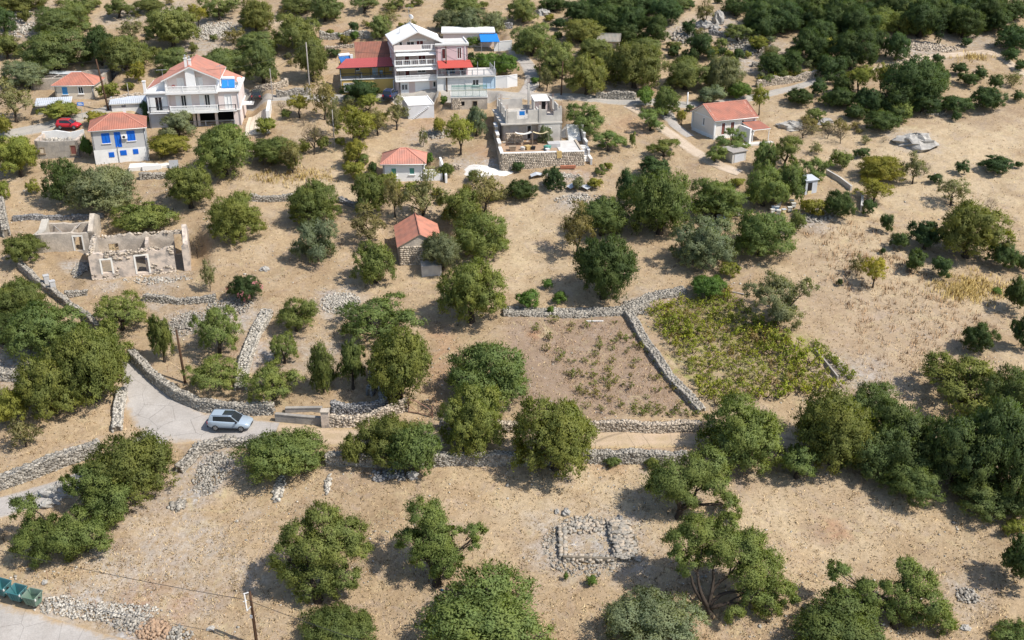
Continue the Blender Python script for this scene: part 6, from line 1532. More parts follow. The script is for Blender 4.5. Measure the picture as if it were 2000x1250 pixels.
for i in range(60):
    p = fpt(1140+random.gauss(0,15), 1030+random.gauss(0,8)); fstone(p+Vector((0,0,.06)), (random.uniform(.18,.42),random.uniform(.15,.35),random.uniform(.14,.28)), random.uniform(0,6), random.random() < .5)
dbc = (cn['c']-cn['b']); L_ = dbc.length; dbc.normalize(); nbc = Vector((dbc.y, -dbc.x, 0))
for i in range(150):
    p = cn['b']+dbc*random.uniform(-.3, L_)+nbc*random.uniform(.05, 2.0); w_ = max(0, ((p-cn['b']).dot(nbc)-1.4)*.8)
    p.z = float(hgt(p.x+fp.x, p.y+fp.y))-fp.z+.5-w_; fstone(p, (random.uniform(.22,.55),random.uniform(.15,.3),random.uniform(.12,.24)), math.atan2(nbc.y, nbc.x)+random.uniform(-.4,.4), random.random() < .3)
n = 1100; a_ = rng.uniform(0, 6.28, n); r_ = rng.uniform(.72, 1.2, n)
xx = fp.x+3.7*r_*np.cos(a_); yy = fp.y+2.9*r_*np.sin(a_)-.0
s_ = np.exp(rng.normal(-2.2, .4, n))[:, None]*rng.uniform(.7, 1.3, (n, 3)); s_[:, 2] *= .7
link('rubble', stones_mesh('rubble', np.stack([xx-fp.x, yy-fp.y, hgt(xx, yy)-fp.z+s_[:, 2]*.2], -1), s_, rng.uniform(0,6.3,n), M['stone'], tilt=.4), o, 'stuff')
TREETXT = """
d 10 37 46 50|dark round tree at the left edge high on the slope
o 15 88 50 50|olive tree at the left edge above the roofless stone house
o 140 22 68 48|olive tree half behind the big olives at the top left
o 113 40 82 52|broad olive above the largest olive of the top left slope
o 163 10 50 30|olive at the top edge beside the bare strip of ground
o 40 0 84 22|dark olive canopy cut by the top edge at far left
o 112 96 124 76|largest olive on the top left slope above the beige cottage
d 200 86 58 72|dark tree pressed against a paler olive above the power pole
o 246 100 92 68|round olive right of the dark tree above the power pole
yb 270 138 38 46|small yellow-green tree below the round olive near the power pole
p 234 10 66 40|open olive with twisted trunk at the top edge left
s 257 58 52 36|brownish olive between two big olives on the top left slope
o 340 52 102 80|large olive with thick trunk uphill of the white gabled house
y 388 30 42 44|yellowish small tree touching the large olive uphill of the gabled house
o 293 10 54 28|olive at the top edge left of the stony bank
o 338 118 64 52|olive just behind the left corner of the white gabled house
p 430 12 76 44|olive with visible trunk at the top edge above the rubble bank
o 438 120 80 56|green olive behind the roof of the white gabled house
sb 456 70 54 30|greyish scrub on the rubble bank uphill of the gabled house
g 55 142 82 52|grey-green shrub left of the roofless stone house
s 33 197 80 66|olive-brown thicket left of the white lean-to roof
yb 122 215 82 36|leafy grapevine canopy over the white lean-to below the beige cottage
yb 188 231 50 32|bright bush behind the house with blue shutters
bb 174 284 34 48|bright climber on the left wall of the blue shuttered house
yb 214 176 46 34|yellow-green tree right of the beige cottage
yb 252 167 28 18|little yellow-green bush between cottage and gabled house
db 290 216 32 48|dark bush at the left side of the white gabled house
g 349 240 64 50|grey-green olive standing before the gabled house garage
o 440 290 126 100|big olive below the right end of the white gabled house
yb 332 280 96 28|yellowish hedge on the wall below the gabled house
sb 316 302 30 20|brownish shrub below the yellowish hedge
bb 447 248 44 16|low vine under the garage of the gabled house
y 42 300 90 82|yellow-green tree with dark trunk near the left edge by the ruined wall
yb 12 245 36 40|yellow bush at the left edge beside the village road
bb 271 298 32 24|small bush at the right corner of the blue shuttered house
ob 54 30 16 44|narrow young tree on the stony slope at top left
o 502 28 60 62|olive at the top edge right of the rubble bank
o 500 82 70 42|flat olive beside the dirt track above the gabled house
o 515 118 64 80|tall olive at the bend of the dirt track right of the gabled house
o 582 58 90 72|olive group tree left of the bare terrace uphill
o 612 112 66 86|tall olive with trunk left of the yellow house
o 582 8 64 30|olive at the top edge above the dirt track
o 635 14 58 50|round olive with bare trunk on the bare upper terrace
p 712 5 66 30|olive cut by the top edge above the upper terrace
p 780 3 52 26|olive at the top edge behind the white gable roof
o 743 52 42 44|lone olive left of the white gable roof of the tall house
sb 762 32 46 24|yellowish scrub behind the tall house
bb 664 68 16 14|tiny round citrus bush on the upper garden terrace
bb 695 69 24 20|bright citrus bush on the upper garden terrace
sb 678 80 20 18|yellowing bush below the citrus on the garden terrace
bb 712 87 26 10|low green shrub behind the brown roof of the yellow house
db 650 103 34 14|clipped dark hedge beside the solar heater of the yellow house
o 900 8 74 40|olive at the top edge right of the tall house
g 872 38 46 40|grey olive behind the pink annex
g 915 40 62 48|larger grey olive behind the white flat roof
g 965 43 42 42|slim grey olive behind the blue awning
bb 922 79 46 14|vine on the pergola beside the white flat roof
bb 950 118 66 40|lush grapevine pergola beside the pink annex
bb 988 126 56 46|bright grapevine pergola next to the upper road
d 708 178 78 46|dark green mulberry in front of the yellow house
y 585 205 48 46|round yellow-green tree left of the brown tree in the gully
s 635 192 60 66|tall brownish tree below the utility pole by the yellow house
y 720 202 50 40|yellow-green tree below the mulberry
y 700 246 84 82|large yellow-green tree in the middle of the gully
y 697 298 50 58|yellow-green tree left of the small white red-roofed house
s 775 222 48 50|thin almond tree left of the white flat terrace building
s 738 237 50 45|brownish almond between the large yellow tree and the terrace stairs
r 614 265 58 58|leafless brown tree in the gully
s 652 228 34 60|slender brownish tree in the gully beside the leafless one
yb 857 246 30 36|small green tree below the terrace stairs
y 900 262 66 74|almond tree with bare trunk left of the concrete building
g 930 234 42 58|blue-green olive at the left side of the concrete building
yb 523 245 48 38|yellowish bush below the stone pier near the dark car
o 535 292 100 54|olive thicket on the slope right of the big olive below the gabled house
s 572 305 50 52|small almond with dark stick trunk in the dry strip
sb 827 268 22 36|dry twiggy shrub above the small red-roofed house
bb 868 195 18 20|small bush beside the terrace roof and green net
o 1022 18 56 46|olive at the top edge beside the bare rock
o 1040 72 82 66|big olive beside the upper road bend
d 1080 6 50 28|dark tree at the top edge left of the oak grove
d 1125 22 58 46|dark oak at the left end of the oak grove
d 1200 8 84 34|dark oak at the top edge of the grove
d 1260 8 70 34|dark oak at the top edge at the right of the grove
d 1180 34 70 56|dark oak in the middle of the grove
d 1230 40 62 60|dark oak right of centre in the grove above the stone hut roof
d 1275 54 58 52|dark oak at the lower right end of the grove
db 1092 45 36 26|dark shrub left of the oak grove
o 1135 58 76 46|olive above the stone hut with grey roof
o 1160 92 64 40|olive left of the stone hut with grey roof
o 1085 115 72 66|olive behind the leaning pole at the road
o 1145 142 74 78|tall olive right of the road side pole
o 1185 125 46 62|olive with dark trunk in the line above the village road
o 1255 92 72 42|olive crown behind the largest roadside olive
o 1238 124 98 88|largest roadside olive with thick trunk above the village road
o 1338 140 84 64|round olive alone on dry ground above the white post
d 1363 88 54 52|dark tree between the boulders and the lone round olive
s 1375 26 42 42|brownish tree by the grey boulders on top
o 1325 5 46 28|olive at the top edge near the boulders
p 1440 60 62 34|flat olive with bare trunk on the terraces right of the boulders
d 1495 52 50 40|dark tree above the terrace steps
d 1436 12 52 34|dark oak at the top edge right of the boulders
db 1316 100 30 28|dark green bush left of the round olive
db 1345 55 32 32|dark shrub left of the grey boulders
yb 1425 105 26 18|bright lemon-green ball bush on the terraces
yb 1460 107 16 14|small lemon-green bush right of the ball bush
y 1480 86 42 34|yellowish olive on the terraces at the right
g 1408 142 66 72|pale grey olive uphill of the red gabled house on the right
g 1388 184 64 40|low grey olive above the roof of the right house
bb 1445 175 54 36|green fig behind the right house
y 1482 194 40 56|yellow tree at the right end of the right house
bb 1258 186 44 44|bright fig tree below the road wall
o 1300 196 56 54|olive beside the fig tree below the road
p 1145 222 96 60|spreading olive right of the concrete building
p 1270 228 62 44|open olive with short trunk above the dirt track
db 1347 210 18 16|clipped dark ball shrub left of the right house
y 1331 228 24 28|little lollipop tree left of the right house
p 1188 270 76 44|open olive with gnarled trunk right of the stone stairs
pb 1235 273 16 30|sparse sapling on the dry slope between two open olives
p 1296 284 74 38|low spreading olive on the dry slope above the dark round tree
p 1396 296 54 34|small olive with bare trunk by the track bend
p 1430 265 66 42|olive before the porch of the right house
g 1065 262 28 38|young olive in a round planter on the stone terrace
s 1068 155 30 36|reddish yellow tree beside the road side pole
bb 1046 156 22 16|small bush at the bend of the upper road
d 1280 327 74 48|dark round tree above the biggest tree of the middle orchard
o 1490 302 46 60|olive right of the small grey shed
p 1532 288 80 64|olive with arching trunk right of the right house porch
d 1525 30 68 60|dark tree at the left end of the upper right wood
d 1585 30 58 50|dark tree second from the left in the upper right wood
d 1622 36 64 48|dark green tree in the upper right wood above the big carob
d 1668 32 42 44|slim dark tree in the upper right wood
o 1715 42 50 36|paler tree at the front of the upper right wood
o 1755 46 44 40|olive at the front of the wood left of the cypress
o 1790 46 44 44|round olive next left of the cypress
d 1828 34 44 48|dark broad tree behind the cypress
c 1831 48 18 62|narrow dark cypress in front of the upper right wood
d 1880 42 62 56|dark tree right of the cypress
db 1932 48 26 26|dark bush above the pale dirt track at top right
db 1888 82 22 20|small dark bush below the cypress bank
d 1980 18 52 40|dark tree in the top right corner
d 1978 72 62 48|dark tree at the right edge above the track
db 1975 107 40 28|dark shrub at the right edge beside the track
db 1993 127 30 24|dark shrub at the right edge below the track
d 1580 84 68 66|dark olive above the vine terrace
db 1597 116 40 32|shrub at the end of the vine terrace
d 1658 94 88 74|large glossy carob right of the vine terrace
d 1709 82 42 46|grey-green tree right of the glossy carob
d 1748 88 48 54|dark tree beside the bare bank of the cypress
d 1543 120 44 44|dark round tree above the vine row
d 1505 122 50 42|dark round tree at the left end of the vine row
gb 1578 125 22 16|pale cactus clump at the end of the vine row
y 1675 154 58 54|yellowish carob in the middle of the scrub belt
d 1643 164 40 40|dark shrub left of the yellowish carob
y 1716 154 36 62|upright yellowish tree against the huge dark tree
d 1778 158 112 98|huge dark tree in the middle of the scrub belt
d 1825 150 44 58|dark tree at the right flank of the huge dark tree
db 1830 115 28 26|dark shrub just above the huge dark tree
db 1560 188 60 36|dark bush at the left tip of the scrub belt
db 1597 172 36 36|dark bush below the vine terrace wall
db 1637 188 60 46|dark bush on the left of the scrub belt
db 1692 192 66 54|large dark bush left below the huge dark tree
db 1668 219 44 30|low dark bush above the dry brushwood
db 1722 236 76 46|lowest large bush of the scrub belt
db 1755 222 52 36|dark bush right beside the lowest bush of the scrub belt
db 1872 134 36 26|small dark bush right of the huge dark tree
db 1886 154 44 30|rounded bush on the bare bank at the right
db 1912 145 34 30|dark bush on the bare bank farther right
db 1942 160 32 34|dark bush near the right edge of the bare bank
db 1862 202 76 42|wide bush at the top of the pale field
db 1866 227 22 22|small dark bush at the tip of the wide bush by the pale field
db 1928 192 70 50|biggest bush at the top right of the pale field
db 1987 188 30 22|low bush at the right edge above the pale field
sb 1975 155 38 30|greyish scrub at the right edge
sb 1642 247 44 32|greyish brushwood above the white boulder
rb 1568 258 46 26|dry brown brushwood by the left boulder
db 1682 298 36 24|dark bush on the dry strip below the white boulder
ob 1640 312 50 38|olive bush left on the dry strip below the white boulder
d 131 350 76 86|dark olive left of the grey olive below the blue shuttered house
g 212 360 134 92|big silvery olive below the house with blue shutters
o 374 360 102 88|round olive right of the blue gate enclosure
ob 283 420 128 60|broad low bush behind the ruined house
o 461 418 112 94|round olive right of the ruined house
ob 52 482 90 70|round bush at the left end of the ruins
yb 66 366 30 30|small yellow bush under the dark trunked tree near the left edge
yb 8 370 28 44|yellow bush at the left edge above the ruins
sb 411 538 36 72|upright straw-coloured sapling right of the ruined house
db 481 558 70 60|oleander bush with pink flowers
rb 386 482 30 46|dry twiggy bush at the right wall of the ruin
p 240 600 112 82|open olive below the gate pillars of the ruin
o 40 578 104 82|olive at the left edge topmost of the roadside clump
o 88 640 160 112|olive in the middle of the roadside clump at the left
d 8 640 62 62|dark olive at the left edge of the roadside clump
o 614 390 102 86|olive right of the grey wall in the middle orchard
g 619 463 82 88|cone shaped olive below the olive by the grey wall
s 722 442 80 66|yellowish brown olive above a greener one left of the red roofed hut
o 734 508 84 84|dark green olive left of the red roofed stone hut
o 723 372 70 80|olive below the small white red-roofed house
s 772 384 42 64|thin brownish tree right of the olive below the small house
s 827 388 92 90|brownish almond between small house and stone hut
o 899 400 74 72|olive uphill of the red roofed stone hut
s 948 374 78 66|yellow-brown almond left of the gravel heap
o 938 452 116 92|olive right of the roof of the stone hut
g 866 488 90 76|olive hiding the front of the red roofed stone hut
o 921 565 138 128|big round olive below the stone hut
yb 690 330 56 42|yellow-green bush left of the small white house
db 730 330 26 34|dark bush at the left wall of the small white house
bb 839 310 24 28|green bush at the right wall of the small white house
p 580 605 106 78|open olive between the rubble heaps
p 745 612 170 92|wide olive above the yellowish one by the gate
d 1081 346 44 46|round blue-green bush below the stone terrace wall
db 1020 370 66 46|dark bush left below the stone terrace
db 1014 325 28 22|small grey bush at the stone terrace wall
gb 1129 358 28 30|grey bush with sheet metal scraps
yb 1162 358 36 26|yellowish scrub right of the metal scraps
p 1174 328 26 22|tiny olive with trunk below the stone stairs
yb 1187 324 20 18|small yellow ball bush beside the tiny olive
d 1224 362 44 72|dark narrow tree left of the biggest tree of the middle orchard
o 1288 390 126 126|biggest tree of the middle orchard
o 1175 420 106 78|olive right behind the brownish tree in the middle orchard
s 1127 450 78 84|brownish tree left of the olive in the middle orchard
d 1178 518 132 126|dense dark round olive above the rubble wall
o 1400 384 110 76|broad olive left of the beehives
g 1372 470 122 96|grey olive below the beehives
o 1485 450 120 96|dark olive next to the beehives at the left
o 1490 360 86 78|olive above the beehives
yb 1441 354 36 22|yellow shrub between two orchard olives
yb 1333 364 24 24|yellow shrub behind the biggest orchard tree
yb 1424 525 44 36|lime-green bush above the vineyard corner
bb 1380 556 84 56|sprawling vine at the top of the green vineyard
bb 1029 584 50 50|largest of the three green bushes above the rubble wall
bb 1069 554 26 22|uppermost of the green bushes above the rubble wall
bb 1093 581 34 28|green bush right of the largest above the rubble wall
bb 1075 604 18 22|small green bush growing in the rubble wall
h 1515 582 136 106|silvery olive at the top right corner of the green vineyard
o 1534 352 60 78|olive left of the metal hut
p 1590 325 62 46|olive with dark trunk behind the metal hut
db 1563 356 26 46|dark shrub at the left of the metal hut
y 1715 326 92 52|yellow-green fig above the other on the dry strip
y 1705 372 78 50|yellow-green fig below its twin on the dry strip
yb 1581 403 54 42|mustard coloured bush right of the beehives
db 1636 396 68 62|dark bush with prickly pear right of the beehives
db 1696 403 30 36|dark bush at the right end of the low wall
ob 1555 433 42 42|olive bush below the beehives
s 1782 328 48 50|almost bare sapling right of the yellow figs
rb 1804 330 30 26|reddish dry bush beside the bare sapling
db 1824 348 30 24|small dark bush below the reddish dry bush
db 1877 327 32 28|round dark bush in the pale field
db 1943 320 76 30|long dark bush in the pale field near the right edge
db 1988 322 20 16|little bush at the end of the long dark bush
s 1857 372 66 48|greyish tree topping the big thicket on the right
q 1885 445 138 112|big yellow-green thicket on the right field
d 1805 455 76 62|dark left flank of the big thicket on the right field
db 1757 470 46 40|dark bush left of the big thicket
db 1786 508 50 52|dark round bush below the big thicket at left
db 1834 518 50 48|dark round bush below the big thicket at right
rb 1932 403 28 32|dry brown bush on top of the big thicket
db 1727 433 30 44|upright dark bush between pale field and thicket
db 1953 497 68 62|dark grey bush right below the big thicket
db 1990 510 42 42|dark bush at the right edge below the big thicket
db 1982 570 62 82|dark thicket at the right edge beside the yellow grass
l 1704 524 54 62|slender yellow tree alone in the dry field
sb 1672 518 36 42|pale sparse shrub behind the slender yellow tree
db 1639 550 15 18|tiny dark bush left of the slender yellow tree
db 1723 489 14 16|tiny dark bush above the slender yellow tree
bb 1946 567 28 16|low green bush in the yellow grass
o 322 655 54 100|slim olive left of the brown pole
p 430 632 100 100|open olive right of the brown pole uphill
p 421 722 118 76|open olive right of the brown pole below
yb 28 792 86 84|yellow-green bush at the left edge below the rubble
sb 52 845 72 66|half dry bush below the yellow-green one at left
o 270 898 170 136|large olive between the road junction and the lower road
o 563 880 168 110|wide olive below the parked silver car
p 535 738 118 86|open olive above the plastered wall
p 556 672 62 64|sparse olive with bare branches in the rubble orchard
o 632 715 54 98|slim open olive right of the open olive above the plastered wall
o 690 705 62 102|dark open olive beside the yellowish large olive
o 780 706 142 146|large yellowish olive beside the rusty gate
o 950 722 166 134|large olive left of the brown vineyard
o 925 818 122 130|olive between the gate track and the lower wall
o 765 850 126 104|olive left over the lane below the rusty gate
o 812 872 104 108|olive with low crown below the rusty gate
ob 690 880 56 74|small olive right of the wide one below the silver car
o 1085 845 162 156|big olive on the lane below the brown vineyard
o 1450 842 168 138|dark olive at the lower corner of the green vineyard
o 1620 832 168 152|dark olive right below the green vineyard
e 1760 842 152 134|dark olive in the middle of the lower right grove
p 1880 728 196 124|spreading olive with arching limbs at the right edge
e 1945 860 160 180|darkest tall olive at the right edge
o 1780 932 122 92|lower bright olive at the front of the right grove
db 1905 657 74 66|dark round bush in the dry field at the right
db 1990 645 54 84|dark shrub at the right edge of the dry field
o 668 1228 152 110|olive at the bottom edge below the biggest one
o 950 1208 262 166|wide olive at the bottom edge in the centre
g 1275 1208 192 152|pale silvery olive at the bottom edge
o 1640 1228 196 96|olive at the bottom edge below the sprawling open olives
db 1985 1090 90 120|dark bush at the right edge of the lower field
yb 1980 1030 56 44|yellow-green scrub at the right edge below the grove
o 1988 1240 92 66|olive in the bottom right corner
ob 1195 898 46 28|olive shrub on the lower wall left of its neighbour
ob 1272 902 36 30|olive shrub on the lower wall near the dark grove
rb 8 1048 32 28|dry bush at the left edge by the bins
bb 1105 1126 12 18|tiny weed at the left corner of the stone foundation
bb 1155 1134 26 26|small bush below the stone foundation
d 1490 -2 60 34|dark tree at the top edge left of the grey wood
d 1545 -2 62 34|dark tree at the top edge second from the left of the wood
d 1600 -2 62 36|dark tree at the top edge above the slim dark tree
d 1652 -2 60 36|dark tree at the top edge just left of the grey leafless ones
r 1705 6 56 46|grey leafless tree at the top edge at left
r 1745 6 56 46|grey leafless tree at the top edge in the middle
r 1782 6 52 46|grey leafless tree at the top edge at right
d 1825 -4 60 40|dark tree at the top edge right of the leafless ones
d 1875 -2 60 44|dark tree at the top edge behind the cypress neighbour
d 1925 4 52 40|dark tree at the top edge left of the corner
o 205 668 100 96|olive at the upper right of the roadside clump by the junction
e 1700 872 120 110|shaded dark tree in the lower right grove behind the bright olive
e 1862 872 150 150|dark tree in the lower right grove left of the tallest
o 1555 898 90 80|small olive under the two dark ones below the vineyard
e 1990 945 90 110|dark tree at the right edge below the tallest
e 1965 768 120 110|dark tree at the right edge above the tallest
e 1920 958 140 90|dark low tree at the foot of the lower right grove
e 1700 790 110 90|dark tree between the vineyard corner and the lower right grove
d 1560 10 60 44|dark tree in the upper right wood behind the second from the left
d 1640 8 60 40|dark tree in the upper right wood behind the one above the carob
d 1950 40 50 44|dark tree at the top right beside the track
d 1850 8 54 44|dark tree in the upper right wood behind the cypress
d 1740 20 50 36|dark tree in front of the grey leafless trees
d 1620 130 60 50|dark shrub tree below the glossy carob
d 1600 60 60 46|dark tree above the dark olive over the vine terrace
d 1215 62 70 46|dark oak at the lower front of the grove above the stone hut roof
d 1300 20 60 50|dark oak at the right rear of the grove
d 1160 8 60 36|dark oak at the top edge left in the grove
d 1745 190 70 60|dark bush under the huge dark tree
d 1800 195 80 46|dark undergrowth right below the huge dark tree
o 188 705 140 150|tallest olive of the roadside clump beside the road junction
o 105 742 128 128|front olive of the roadside clump above the yellow-green bush
"""
# ---------------------------------------------------------------- foliage meshes
def unit(v): return v/(np.linalg.norm(v, axis=-1, keepdims=True)+1e-9)
def leaves(C, Rr, n, ll, spread=.30, ncl=14, up=.25, lw=.42, shell=.74, sprig=.25):
    """leaf blades for lobes: C centres, Rr radii (k,3); leaves gather in twig clusters near the surface of each lobe.
    returns corner points and soft normals"""
    C = np.asarray(C, float); Rr = np.asarray(Rr, float)
    if Rr.ndim == 1: Rr = np.repeat(Rr[:, None], 3, 1)
    k = len(C); vol = (Rr.prod(1))**(2/3.); cnt = np.maximum((n*vol/vol.sum()).astype(int), 8)
    pos, nor, sof = [], [], []
    cen = C.mean(0)-np.array([0, 0, .3])
    for i in range(k):
        ncl_i = max(5, int(ncl*(Rr[i].mean()/Rr.mean())**2))
        d = unit(rng.normal(size=(ncl_i, 3))); d[:, 2] = np.where(d[:, 2] < -.55, -d[:, 2]*.5, d[:, 2]); d = unit(d)
        cr = rng.uniform(shell-.14, shell+.14, ncl_i)[:, None]
        cc = d*cr
        j = rng.integers(0, ncl_i, cnt[i])
        o = rng.normal(size=(cnt[i], 3))*spread*rng.uniform(.35, 1, (cnt[i], 1))*.75
        q = cc[j]+o
        sp_ = rng.uniform(0, 1, (cnt[i], 1)) < .07
        q = np.where(sp_, cc[j]*rng.uniform(1.08, 1.26, (cnt[i], 1))+o*.6, q)
        p = C[i]+q*Rr[i]
        pos.append(p)
        nor.append(unit(q)*.7+unit(o)*.4+unit(p-cen)*.3)
        sof.append(unit(unit(q)*.75+unit(o)*.35+unit(p-cen)*.35+np.array([0, 0, .12])))
    pos = np.concatenate(pos); out = np.concatenate(nor); sof = np.concatenate(sof)
    m = len(pos)
    nor = unit(out+rng.normal(size=out.shape)*.5+np.array([0, 0, up]))
    ax = unit(out*.7+np.array([0, 0, .75])+rng.normal(size=nor.shape)*.42)
    tg = unit(np.cross(nor, unit(rng.normal(size=(m, 3)))))
    pick = rng.uniform(0, 1, (m, 1)) < sprig
    t = np.where(pick, ax, tg)
    nor = unit(nor-t*(nor*t).sum(1, keepdims=True)+1e-5)
    b = np.cross(nor, t)
    L_ = ll*rng.uniform(.65, 1.35, (m, 1))*np.where(pick, 1.25, .9); W_ = L_*lw*rng.uniform(.8, 1.2, (m, 1))*np.where(pick, .75, 1.05)
    V = np.stack([pos-t*L_*.5, pos-b*W_*.5-t*L_*.05, pos+t*L_*.5, pos+b*W_*.5-t*L_*.05], 1)
    g = np.cross(V[:, 2]-V[:, 0], V[:, 3]-V[:, 1])
    fl = (g*sof).sum(1) < 0
    V[fl] = V[fl][:, ::-1]
    sof = unit(sof+rng.normal(size=sof.shape)*.07)
    return V.reshape(-1, 3), np.repeat(sof, 4, 0)
def leaf_mesh(name, VN):
    V, N_ = VN
    n = len(V)//4
    me = np_mesh(name, V, np.arange(n*4).reshape(n, 4), M['leaf'], smooth=True)
    me.normals_split_custom_set_from_vertices(N_.astype(np.float32).tolist())
    return me
def lobes_round(k, W, H, z0, rmin=.30, rmax=.46, flat=1.0, push=.60, skirt=0):
    """lumps spread over a rounded crown of diameter W and height H whose foot is at z0"""
    C, Rr = [], []
    off = random.uniform(0, 6); w1, w2 = random.uniform(0, 6), random.uniform(0, 6)
    for i in range(k):
        f = (i+.5)/k
        zz = 1-1.9*f; a = i*2.399963+off+random.uniform(-.35, .35)
        rr = math.sqrt(max(0, 1-zz*zz))
        p = push*random.uniform(.84, 1.12)*(1+.13*math.sin(a+w1)+.10*math.sin(2*a+w2))
        if random.random() < .07: continue
        C.append((rr*math.cos(a)*W/2*p, rr*math.sin(a)*W/2*p, z0+H*.48+zz*H/2*p*.97))
        r = random.uniform(rmin, rmax); Rr.append((W/2*r, W/2*r, H/2*r*flat*random.uniform(.9, 1.2)))
    for i in range(skirt):
        a = 2*math.pi*(i+random.uniform(-.25, .25))/skirt; p = push*random.uniform(.95, 1.15)*(1+.13*math.sin(a+w1))
        r = random.uniform(rmin, rmax)*.9
        C.append((math.cos(a)*W/2*p, math.sin(a)*W/2*p, z0+H*random.uniform(.16, .28))); Rr.append((W/2*r, W/2*r, H/2*r))
    C.append((0, 0, z0+H*.5)); Rr.append((W*.27, W*.27, H*.3))
    return C, Rr
def limb(mb, a, b, r0, r1, n=5, sag=.12, k=4):
    a, b = Vector(a), Vector(b); pts = []; rad = []
    L_ = (b-a).length
    j = Vector((random.uniform(-1, 1), random.uniform(-1, 1), random.uniform(-.2, .8)))*L_*sag
    for i in range(k+1):
        t = i/k
        pts.append(a.lerp(b, t)+j*math.sin(math.pi*t)); rad.append(r0+(r1-r0)*t)
    mb.tube(pts, rad, n)
def trunk_mesh(name, lobes, base_h, r, n=8, twigs=1):
    """short trunk, a few main limbs towards groups of foliage pads, thinner branches to every pad"""
    mb = MB()
    fork = Vector((random.uniform(-.15, .15), random.uniform(-.15, .15), base_h*.8))
    mb.tube([(0,0,-.5), (0,0,0), (.04,.02,base_h*.3), (fork.x*.6,fork.y*.6,base_h*.6), fork+Vector((0,0,.12))], [r*1.5, r*1.2, r*.9, r*.8, r*.62], n)
    L_ = sorted([Vector(c) for c in lobes], key=lambda c: math.atan2(c.y, c.x))
    g = 3 if len(L_) > 6 else 2
    for q in range(0, len(L_), g):
        grp = L_[q:q+g]; c0 = sum(grp, Vector())/len(grp)
        mid = fork.lerp(c0, .5)+Vector((random.uniform(-.15, .15), random.uniform(-.15, .15), .10*(c0-fork).length))
        limb(mb, fork, mid, r*.58, r*.30, 6, .16)
        for c in grp:
            limb(mb, mid, c, r*.27, r*.07, 5, .14)
            for _ in range(twigs):
                e = c+Vector((random.uniform(-.8, .8), random.uniform(-.8, .8), random.uniform(-.1, .7)))
                limb(mb, mid.lerp(c, .6), e, r*.12, r*.035, 4)
    return mb.mesh(name, M['bark'], True)
VAR = {}
# large dense olives, unit crown 8 m wide and 5.4 m tall
VAR['L'] = []
for i in range(8):
    C, Rr = lobes_round((12,15,18,21,14,17,24,13)[i], 8, 5.6, .0, .31+.05*(i in (0,4,7)), .47, skirt=(6,0,7,5,6,7,0,5)[i])
    V = leaves(C, Rr, 34000, .225, ncl=30, spread=.25)
    VAR['L'].append((leaf_mesh('crown', V), trunk_mesh('trunk', random.sample(C[:-1], 5), 1.3, .36), 8.0, 5.6, .0))
VAR['M'] = []
for i in range(7):
    C, Rr = lobes_round((9,11,13,15,10,12,14)[i], 5, 4.0, .05, .34, .52, skirt=(5,5,4,6,0,5,4)[i])
    V = leaves(C, Rr, 16000, .2, ncl=24, spread=.26)
    VAR['M'].append((leaf_mesh('crown', V), trunk_mesh('trunk', random.sample(C[:-1], 4), 1.1, .22), 5.0, 4.0, .05))
VAR['B'] = []
for i in range(5):
    C, Rr = lobes_round(7+i % 3, 3, 2.3, -.1, .36, .52, push=.52)
    V = leaves(C, Rr, 5200, .17, ncl=16)
    VAR['B'].append((leaf_mesh('foliage', V), None, 3.0, 2.3, -.1))
VAR['BL'] = []
for i in range(4):
    C, Rr = lobes_round(14+i % 2*3, 7, 4.4, -.25, .30, .44, push=.56)
    V = leaves(C, Rr, 19000, .22, ncl=22, spread=.27)
    VAR['BL'].append((leaf_mesh('foliage', V), None, 7.0, 4.4, -.25))
# sparse crowns with branches showing
VAR['S'] = []
for i in range(4):
    C, Rr = lobes_round(12, 5, 4.6, .7, .30, .44, push=.66)
    V = leaves(C, Rr, 3600, .25, ncl=12, spread=.36)
    VAR['S'].append((leaf_mesh('crown', V), trunk_mesh('trunk', C[:-1], 1.3, .17, twigs=3), 5.0, 4.6, .7))
VAR['Y'] = []
for i in range(4):
    C, Rr = lobes_round(12, 5, 3.9, 1.0, .32, .46, push=.62)
    V = leaves(C, Rr, 7000, .21, ncl=16, spread=.31)
    VAR['Y'].append((leaf_mesh('crown', V), trunk_mesh('trunk', C[:9], 1.2, .17, twigs=1), 5.0, 4.9, .0))
VAR['SB'] = []
for i in range(3):
    C, Rr = lobes_round(8, 3, 2.6, .0, .32, .5, push=.6)
    V = leaves(C, Rr, 1500, .2, ncl=10, spread=.4)
    VAR['SB'].append((leaf_mesh('crown', V), trunk_mesh('stems', C[:-1], .3, .06, twigs=3), 3.0, 2.6, .0))
# open olives: separate pads of foliage carried by limbs
VAR['P'] = []
for i in range(7):
    C, Rr = [], []
    k = 8+i % 4
    for j in range(k):
        a = j*2.4+i+random.uniform(-.4, .4); rr = random.uniform(1.1, 2.75)
        C.append((rr*math.cos(a), rr*math.sin(a), random.uniform(1.3, 4.1)-.2*rr))
        r = random.uniform(.95, 1.45); Rr.append((r, r, r*.85))
    C.append((0, 0, 3.6)); Rr.append((1.3, 1.3, 1.0))
    V = leaves(C, Rr, 15000, .21, ncl=18, spread=.29)
    VAR['P'].append((leaf_mesh('crown', V), trunk_mesh('trunk', C, 1.1, .27, twigs=2), 7.2, 4.9, .4))
VAR['C'] = []
C = [(random.uniform(-.1,.1), random.uniform(-.1,.1), .5+j*.75) for j in range(9)]
Rr = [(.75*math.sin(math.pi*(j+1.6)/11.5)+.12,)*2+(.75,) for j in range(9)]
VAR['C'].append((leaf_mesh('crown', leaves(C, Rr, 3200, .2, ncl=14, up=.5)), trunk_mesh('trunk', [C[4]], .6, .14, twigs=0), 1.6, 7.0, 0))
